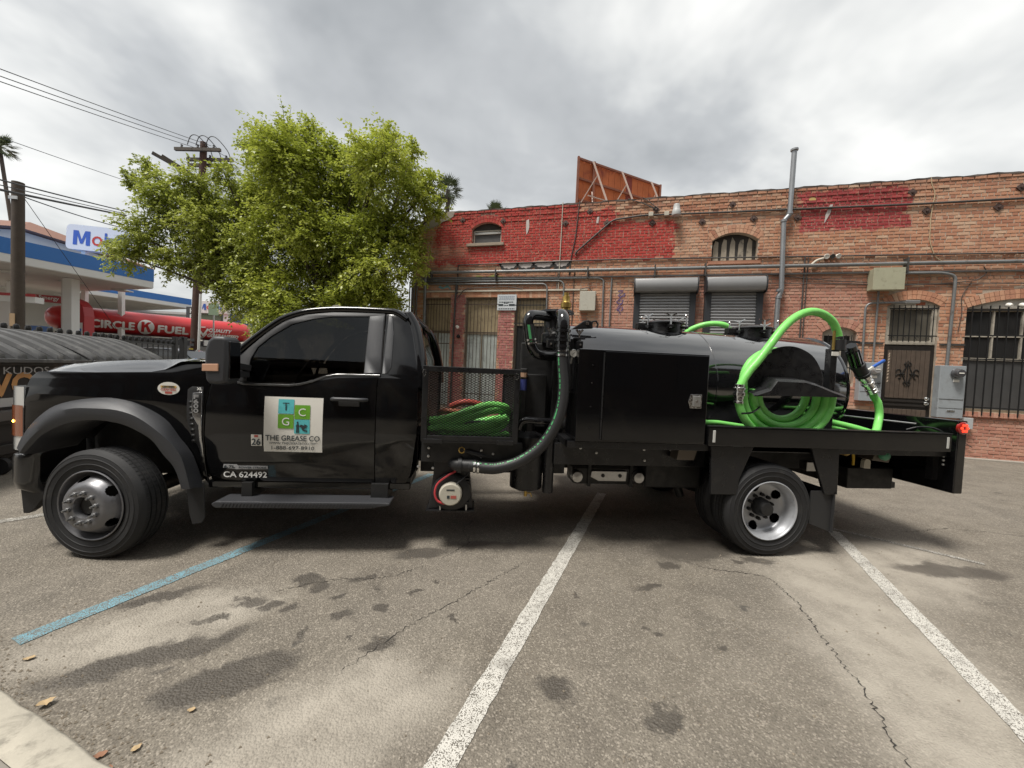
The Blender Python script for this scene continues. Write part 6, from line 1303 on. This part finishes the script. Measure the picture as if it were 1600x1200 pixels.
# parked car on the street
cr = thing('parked_car', 'black car on the street seen past the fence gate posts', 'car', gp(-14.2,16.4))
cx = lambda t, d, z: gp(-14.2+t, 16.4+d, z)
def cprism(poly, d0, d1):
    n = len(poly); mb = MB(); return mb.add([cx(a,d0,z) for a, z in poly]+[cx(a,d1,z) for a, z in poly], [tuple(range(n)), tuple(range(2*n-1,n-1,-1))]+[(i, (i+1) % n, (i+1) % n+n, i+n) for i in range(n)])
CARB = M('car_black', (.008,.008,.009), .25, coat=1); CARW = M('car_glass', (.02,.022,.024), .08, coat=1)
cb = build('body', cprism([(-2.3,.35),(-2.35,.85),(-2.2,1.12),(-1.2,1.2),(1.35,1.2),(2.25,1.02),(2.35,.7),(2.3,.35)], -.9, .9), CARB, cr, bevel=.06)
build('cabin', cprism([(-2.1,1.16),(-1.8,1.72),(-1.4,1.86),(.3,1.88),(.75,1.76),(1.45,1.18)], -.78, .78), CARB, cr, bevel=.08); build('side_window', cprism([(-1.9,1.25),(-1.65,1.66),(.3,1.72),(.62,1.64),(1.1,1.25)], -.80, -.785), CARW, cr)
build('windscreen', MB().add([cx(.72,-.66,1.80),cx(.72,.66,1.80),cx(1.46,.72,1.24),cx(1.46,-.72,1.24)], [(0,1,2,3)]), CARW, cr)
for t_ in (-1.45, 1.45):
    for d_ in (-.85, .85): build('wheel', MB().lathe([(.0,-.1),(.3,-.1),(.34,-.06),(.34,.06),(.3,.1),(0,.1)], 24, cx(t_,d_,.34), tuple(FW)), RUB, cr, smooth=40)
# ------------------------------------------------------------------ utility poles and wires
WOOD = M('pole_wood', (.075,.058,.045), .85, var=.35, vscale=7, bump=.4, bscale=18); ARM = M('crossarm_wood', (.10,.085,.07), .85, var=.3, vscale=9); WIRE = M('wire', (.03,.03,.032), .6)
u1 = thing('utility_pole', 'plain dark wooden pole at the left edge in front of the canopy', 'utility pole', (-11.88,10.9,0), group='wooden utility poles')
build('pole', MB().tube([(-11.90,10.9,0),(-11.88,10.9,3.5),(-11.87,10.9,6.88)], [.16,.15,.14], 16), WOOD, u1, smooth=60); build('notice', MB().box(-11.95,-11.80,10.73,10.745,2.3,2.7), M('tan_notice', (.35,.24,.14), .7), u1); build('bracket', MB().box(-11.99,-11.75,10.74,10.77,6.3,6.4), GALV, u1)
u2 = thing('utility_pole', 'tall wooden pole with double crossarms rising behind the trees', 'utility pole', (-9.9,15.82,0), group='wooden utility poles')
pb = lambda z: Vector((-9.90+.32*z/11.2, 15.82-.03*z/11.2, z))
build('pole', MB().tube([pb(0), pb(4), pb(8), pb(11.15)], [.19,.175,.15,.13], 16), M('pole_wood_red', (.075,.040,.030), .85, var=.4, vscale=6, bump=.4, bscale=18), u2, smooth=60)
for a, b, y in (((-10.64,10.66),(-8.76,10.80),15.6), ((-10.38,10.42),(-8.44,10.57),15.95), ((-10.32,10.17),(-8.47,10.32),15.95)):
    am = build('crossarm', MB().bar((a[0],y,a[1]), (b[0],y,b[1]), .11, .13), ARM, u2)
    for k in range(3): q = Vector((a[0],y,a[1])).lerp(Vector((b[0],y,b[1])), .15+k*.35); build('insulator', MB().lathe([(.03,0),(.05,.04),(.03,.08),(.05,.12),(.0,.16)], 10, q+UP*.06, (0,0,1)), GRYD, am)
for k, (xa, za) in enumerate(((-11.35,10.15),(-11.2,10.2))): build('crossarm', MB().bar((xa+.25,15.0+k*.3,za-.02), (-9.75,16.1+k*.2,9.55), .10, .12), ARM, u2)
for x0 in (-9.95,-9.6,-9.2): build('jumper_wire', MB().tube(spline([(x0-.25,15.7,10.95),(x0-.1,15.7,11.35),(x0+.2,15.7,11.35),(x0+.6,15.8,10.9),(x0+.75,15.8,10.5)], 6), .018, 5), WIRE, u2)
for x0 in (-10.2,-8.6): build('arm_strut', MB().bar((x0,15.78,10.5),(x0,15.78,10.2),.05,.05), ARM, u2)
for k in range(4): build('pole_sticker', MB().box(-9.98+k*.03,-9.80+k*.02,15.60,15.625,1.6+k*.22,1.72+k*.22), random.choice((WHP, M('sticker_yellow', (.5,.38,.05), .6), GRYD)), u2)
build('riser_conduit', MB().cyl((-9.62,15.66,0),(-9.52,15.64,4.4),.05,8), WHP, u2)
def wire(a, b, r, label, sag=.15, ext=0.):
    a = Vector(a); b = Vector(b); a = a+(a-b)*ext; P = [a.lerp(b, k/16)-UP*sag*4*(k/16)*(1-k/16) for k in range(17)]; tag(build('power_line', MB().tube(P, r, 5), WIRE, smooth=60), label, 'cable', 'overhead wires')
wire((-8.17,7.0,7.96),(-9.25,15.76,11.02), .011, 'topmost of three thin wires running down to the crossarms', .05, .5); wire((-8.17,7.0,7.80),(-9.59,15.79,10.98), .011, 'middle of three thin wires running down to the crossarms', .05, .5); wire((-8.17,7.0,7.68),(-10.02,15.83,10.92), .011, 'lowest of three thin wires running down to the crossarms', .05, .5)
wire((-11.46,10.35,7.91),(-11.85,15.42,8.88), .010, 'single thin wire above the blue canopy running into the tree', .03, .3); wire((-9.39,8.13,5.89),(-12.39,15.47,7.73), .022, 'upper black cable passing the top of the left pole', .03, .6); wire((-9.39,8.13,5.64),(-12.47,15.48,7.57), .034, 'thickest black cable just below the left pole top', .03, .6); wire((-9.39,8.13,5.76),(-12.47,15.48,7.64), .014, 'thin cable between the two black cables at left pole', .03, .6)
wire((-11.75,10.85,6.45),(-12.75,15.51,7.06), .018, 'cable from the left pole drooping towards the white sign', .05); wire((-11.75,10.88,6.50),(-12.1,14.6,2.6), .009, 'pale guy wire slanting from left pole across the canopy', 0); wire((-9.2,15.8,10.9),(-7.0,22.0,11.3), .011, 'wire leaving the crossarms to the right behind the tree', .1)
# ------------------------------------------------------------------ billboard on the roof
RST = M('rust_sheet', (.44,.125,.040), .8, var=.35, vscale=2.5, dirt=((.20,.035,.025), 1.4, .9)); RSTD = M('dark_rust_sheet', (.20,.040,.028), .8, var=.3, vscale=3); RST2 = M('rust_frame', (.20,.075,.045), .8, var=.3, vscale=6); STR = M('strut_metal', (.42,.33,.28), .6, .2, var=.2, vscale=8)
BA, BBv = Vector((6.44,11.55,0)), Vector((10.44,13.05,0)); bd = (BBv-BA).normalized(); bn = Vector((bd.y,-bd.x,0)); BL = (BBv-BA).length
bb = thing('billboard', 'rusty orange back of a billboard standing on the roof', 'billboard', BA+UP*6)
def bpnt(t, d, z): return BA+bd*t+bn*d+UP*z
nP = 14
for k in range(nP):
    t0, t1 = BL*k/nP+.008, BL*(k+1)/nP-.008; q = [bpnt(t0,0,6.6),bpnt(t1,0,6.6),bpnt(t1,0,9.72),bpnt(t0,0,9.72)]; mb = MB(); mb.add(q+[p-bn*.03 for p in q], [(0,1,2,3),(7,6,5,4),(0,4,5,1),(1,5,6,2),(2,6,7,3),(3,7,4,0)]); build('sheet', mb, random.choice((RST, RST, RSTD)), bb)
for z in (9.74, 9.0, 8.2, 7.3, 6.6): build('girt', MB().bar(bpnt(0,.05,z), bpnt(BL,.05,z), .07, .07), RST2, bb)
for t in (0, .75, BL): build('upright', MB().bar(bpnt(t,.06,6.2), bpnt(t,.06,9.8), .08, .08), RST2, bb)
for t in (.65, 2.1, 3.7):
    build('strut', MB().bar(bpnt(t,.12,9.75), bpnt(t+.35,1.5,6.4), .05, .05), STR, bb); build('strut', MB().bar(bpnt(t,.12,8.6), bpnt(t-.45,.9,7.0), .04, .04), STR, bb); build('strut', MB().bar(bpnt(t+.1,.3,9.2), bpnt(t-.7,.2,7.8), .03, .03), STR, bb)
build('walkway', MB().bar(bpnt(.3,.35,8.3), bpnt(BL,.35,8.3), .04, .04), STR, bb); build('walkway', MB().bar(bpnt(.3,.6,7.9), bpnt(BL,.6,7.9), .04, .04), STR, bb)
# ------------------------------------------------------------------ trees
def leaf_mat(name, c0, c1, c2):
    mt = bpy.data.materials.new(name); mt.use_nodes = True; t = NT(mt.node_tree); mt.node_tree.nodes.clear()
    r = t.n('ShaderNodeAttribute', attribute_name='rnd').outputs['Fac']; c = t.ramp(r, [(0,c0),(.5,c1),(1,c2)])
    d = t.n('ShaderNodeBsdfDiffuse'); t.put(d.inputs[0], c); tr = t.n('ShaderNodeBsdfTranslucent'); t.put(tr.inputs[0], t.mix(.5, c, (.30,.34,.05))); g = t.n('ShaderNodeBsdfGlossy'); g.inputs[1].default_value = .45; g.inputs[0].default_value = (.8,.8,.8,1)
    m1 = t.n('ShaderNodeMixShader'); m1.inputs[0].default_value = .48; t.l.new(d.outputs[0], m1.inputs[1]); t.l.new(tr.outputs[0], m1.inputs[2]); m2 = t.n('ShaderNodeMixShader'); m2.inputs[0].default_value = .05; t.l.new(m1.outputs[0], m2.inputs[1]); t.l.new(g.outputs[0], m2.inputs[2])
    o = t.n('ShaderNodeOutputMaterial'); t.l.new(m2.outputs[0], o.inputs[0]); return mt
BARKM = M('bark', (.075,.060,.048), .9, var=.35, vscale=9, bump=.5, bscale=20)
def tree(name, label, base, fork, clumps, mat, seed, dens, group, lsize=.095, stiff=.25):
    rg = random.Random(seed); t = thing(name, label, 'tree', base, group=group); tr = MB(); base = Vector(base); fork = Vector(fork)
    tr.tube(spline([base, base.lerp(fork, .5)+Vector((.1,.05,0)), fork], 5), [.24-.09*k/10 for k in range(11)], 12)
    lv, lf, lr = [], [], []; tw = MB()
    for (x, y, z, r) in clumps:
        c = Vector((x, y, z)); mid = fork.lerp(c, .5)+Vector((rg.uniform(-.3,.3), rg.uniform(-.3,.3), .25)); P = spline([fork+Vector((rg.uniform(-.05,.05), rg.uniform(-.05,.05), -.1)), mid, c], 5); N = len(P); tr.tube(P, [.055*(1-k/N)+.010 for k in range(N)], 7)
        tone0 = rg.uniform(-.14, .18)+(.12 if z < 4.6 else 0); ntw = int(dens*r*r)+8
        for _ in range(ntw):
            d = Vector((rg.gauss(0,1), rg.gauss(0,1), rg.gauss(0,1)+.15)).normalized(); st_ = c+d*r*rg.uniform(.0,.62)
            dirn = (d+Vector((rg.gauss(0,.5), rg.gauss(0,.5), rg.gauss(0,.5)+.15))).normalized(); ln = r*rg.uniform(.30,.62)+.12; pts = []; p = st_.copy(); nseg = 7
            for k in range(nseg+1):
                pts.append(p.copy()); dirn = (dirn+Vector((rg.gauss(0,.10), rg.gauss(0,.10), -stiff*.32+rg.gauss(0,.07)))).normalized(); p = p+dirn*ln/nseg
            if rg.random() < .35: tw.tube(pts, [.009-.0008*k for k in range(nseg+1)], 3, caps=False)
            tone = tone0+rg.uniform(-.2,.2)
            for k in range(1, nseg+1):
                for sd in (-1, 1):
                    for _2 in range(1+(rg.random() < .7)):
                        a = pts[k]+Vector((rg.gauss(0,.03), rg.gauss(0,.03), rg.gauss(0,.03))); tt = (pts[k]-pts[k-1]).normalized(); sv = tt.cross(Vector((rg.gauss(0,.4), rg.gauss(0,.4), 1))).normalized()*sd
                        ld = (sv*.8+tt*.55+Vector((rg.gauss(0,.25), rg.gauss(0,.25), rg.gauss(0,.25)-.3))).normalized(); wv = ld.cross(Vector((rg.gauss(0,.5), rg.gauss(0,.5), 1))).normalized(); L_ = lsize*rg.uniform(.65,1.25); W_ = L_*.26; o = len(lv)
                        lv += [a, a+ld*L_*.45+wv*W_, a+ld*L_, a+ld*L_*.45-wv*W_]; lf.append((o, o+1, o+2, o+3)); lr.append(min(1, max(0, .5+tone+rg.uniform(-.22,.22))))
    build('trunk', tr, BARKM, t, smooth=60); tw_ = build('twigs', tw, BARKM, t, fix=False); tw_['kind'] = 'stuff'
    me = bpy.data.meshes.new('crown'); me.from_pydata([tuple(v) for v in lv], [], lf); me.materials.append(mat); at_ = me.attributes.new('rnd', 'FLOAT', 'FACE'); at_.data.foreach_set('value', lr); cw = link('crown', me, t); cw['kind'] = 'stuff'
    return len(lf)
TA = [(-2.57,8.41,7.34,1.15),(-2.37,9.11,7.95,.75),(-3.34,8.92,7.75,.66),(-3.98,9.27,8.0,.32),(-1.47,9.24,7.33,1.15),(.03,7.73,7.06,1.05),(.04,8.13,7.65,.5),(.58,9.36,7.55,.7),(1.1,8.25,6.55,.66),(1.45,8.44,7.12,.28),(-1.14,10.1,6.55,1.35),(-2.25,8.94,6.18,1.35),(-3.86,9.99,6.88,1.06),(.2,8.69,5.74,1.1),(.75,8.7,5.45,.6),(.0,7.95,4.23,.95),(-1.22,9.23,4.85,1.25),(-2.83,9.96,4.94,1.25),(-3.2,9.16,3.74,.96),(-2.07,9.58,3.69,1.06),(-.42,8.9,3.73,.96),(.35,8.1,3.45,.54),(-1.0,8.2,3.2,.8),(-2.6,8.6,3.0,.8),(-1.9,8.3,5.3,.9),(-.5,8.1,5.2,.9),(-3.4,9.2,5.6,.9),(-.7,8.6,7.7,.4),(-1.6,9.0,8.0,.35),(-3.0,8.6,7.3,.7),(.9,8.3,4.6,.6),(-2.2,9.1,8.55,.32),(-2.9,9.0,8.4,.28),(.1,8.3,8.2,.3),(.75,8.9,8.1,.28),(1.5,8.6,6.3,.4)]
TB = [(-5.94,10.61,6.36,1.06),(-6.86,10.29,5.85,.96),(-7.38,9.76,5.13,.81),(-7.63,9.53,4.47,.5),(-8.74,10.5,4.97,.27),(-6.09,9.96,6.87,.73),(-7.4,10.49,6.99,.6),(-7.78,10.48,7.52,.32),(-8.13,10.35,7.02,.27),(-6.18,11.03,5.01,1.06),(-6.55,9.87,4.45,.65),(-5.12,10.58,5.37,.96),(-4.32,9.72,3.98,.81),(-6.26,10.61,4.31,.5),(-4.85,10.59,6.86,.81),(-3.89,9.39,3.16,.5),(-3.5,9.0,2.6,.4),(-3.2,8.8,2.3,.35),(-4.6,9.8,3.35,.6),(-5.2,10.0,3.7,.55),(-4.91,9.53,7.15,.42),(-4.3,9.8,5.0,.9),(-5.4,9.9,4.6,.8),(-4.6,10.1,6.1,.8),(-7.1,9.9,6.4,.6),(-3.8,9.6,4.3,.7),(-5.6,9.7,5.6,.8)]
TA = [(x, y, z-.13, r) for x, y, z, r in TA]
nl = tree('leafy_tree', 'dense bright green tree rising behind the truck cab', (-1.3,9.3,0), (-1.4,9.3,2.6), TA, leaf_mat('leaf_bright', (.14,.19,.024), (.38,.44,.055), (.60,.63,.13)), 3, 235, 'street trees')
nl += tree('leafy_tree', 'looser olive green tree spreading left over the filling station', (-2.7,10.2,0), (-3.3,10.2,2.7), TB, leaf_mat('leaf_olive', (.14,.18,.03), (.35,.40,.07), (.55,.58,.14)), 8, 210, 'street trees')
print('leaves', nl)
def palm(label, base, top, r, seed, n=34, tr_=.2):
    rg = random.Random(seed); t = thing('palm_tree', label, 'palm', base, group='fan palms in the distance'); base = Vector(base); top = Vector(top)
    build('trunk', MB().tube([base, base.lerp(top, .5)+Vector((.15,0,0)), top], [tr_*1.3, tr_*1.1, tr_], 10), BARKM, t, smooth=60)
    lm = M('palm_leaf', (.085,.11,.045), .7, var=.4, vscale=.9); 
    for k in range(n):
        a = 2*math.pi*k/n*2.4+rg.random(); el = R(rg.uniform(-55,80)); d = Vector((math.cos(a)*math.cos(el), math.sin(a)*math.cos(el), math.sin(el))); c = top+d*r*.45; side = d.cross(UP).normalized() if abs(d.z) < .95 else Vector((1,0,0)); nn = side.cross(d); mb = MB(); mb.bar(top, c, .03, .03)
        for j in range(13):
            b = R(-78+j*13); q = (d*math.cos(b)+side*math.sin(b)).normalized(); e = c+q*r*.6*(1-.25*abs(j-6)/6)-UP*.10*r*rg.random(); w_ = q.cross(nn).normalized()*.03*r; m_ = c.lerp(e, .5); mb.add([c, m_+w_, e, m_-w_], [(0,1,2,3)])
        build('frond', mb, lm, t, fix=False)
palm('tall thin palm at the upper left edge', (-31.4,30.4,0), (-33.75,30.65,16.9), 1.2, 1, tr_=.11); palm('short palm showing just above the near canopy', (-36.9,36.06,0), (-36.9,36.06,10.9), 2.0, 2); palm('palm standing just right of the leafy tree', (-.5,37.4,0), (-.5,37.38,19.6), 1.75, 3); palm('palm top peeking over the brick parapet', (4.44,36.9,0), (4.44,36.88,17.4), 1.5, 4); palm('distant palm barely showing over the parapet', (8.2,37,0), (8.2,37,16.6), 1.2, 5)
bs = [(2.0,14.6,5.9,.7),(1.2,14.2,6.2,.6),(2.8,15,6.0,.5)]
tree('leafy_tree', 'green shrubby treetop showing over the left end of parapet', (1.6,23.0,0), (1.6,23,5), [(1.3,23,9.3,1.1),(2.5,23,9.6,.9),(.2,23,9.0,1.1),(3.3,23,9.4,.5)], leaf_mat('leaf_dark', (.03,.06,.012), (.07,.12,.02), (.13,.18,.03)), 4, 60, 'street trees', lsize=.16)
# ------------------------------------------------------------------ the dark building across the lot, behind the photographer (it shows as the dark reflection in the paint)
ob = thing('facing_building', 'dark brown building across the lot mirrored in the truck paint', 'building', (3,-12,0))
DBR = M('dark_brick', (.060,.040,.032), .9, var=.3, vscale=3); DGL = M('facing_pane', (.03,.032,.035), .3)
build('wall', MB().box(-22,30,-22,-11.5,0,10.5), DBR, ob); build('cornice', MB().box(-22.2,30.2,-22.2,-11.2,10.5,10.9), DBR, ob)
for k in range(16):
    for z in (1.2, 4.6, 7.8): wf = build('window', MB().box(-20+k*3.1-.08,-18.6+k*3.1+.08,-11.5,-11.42,z-.08,z+1.88), GRYD, ob); build('pane', MB().box(-20+k*3.1,-18.6+k*3.1,-11.42,-11.40,z,z+1.8), DGL, wf)
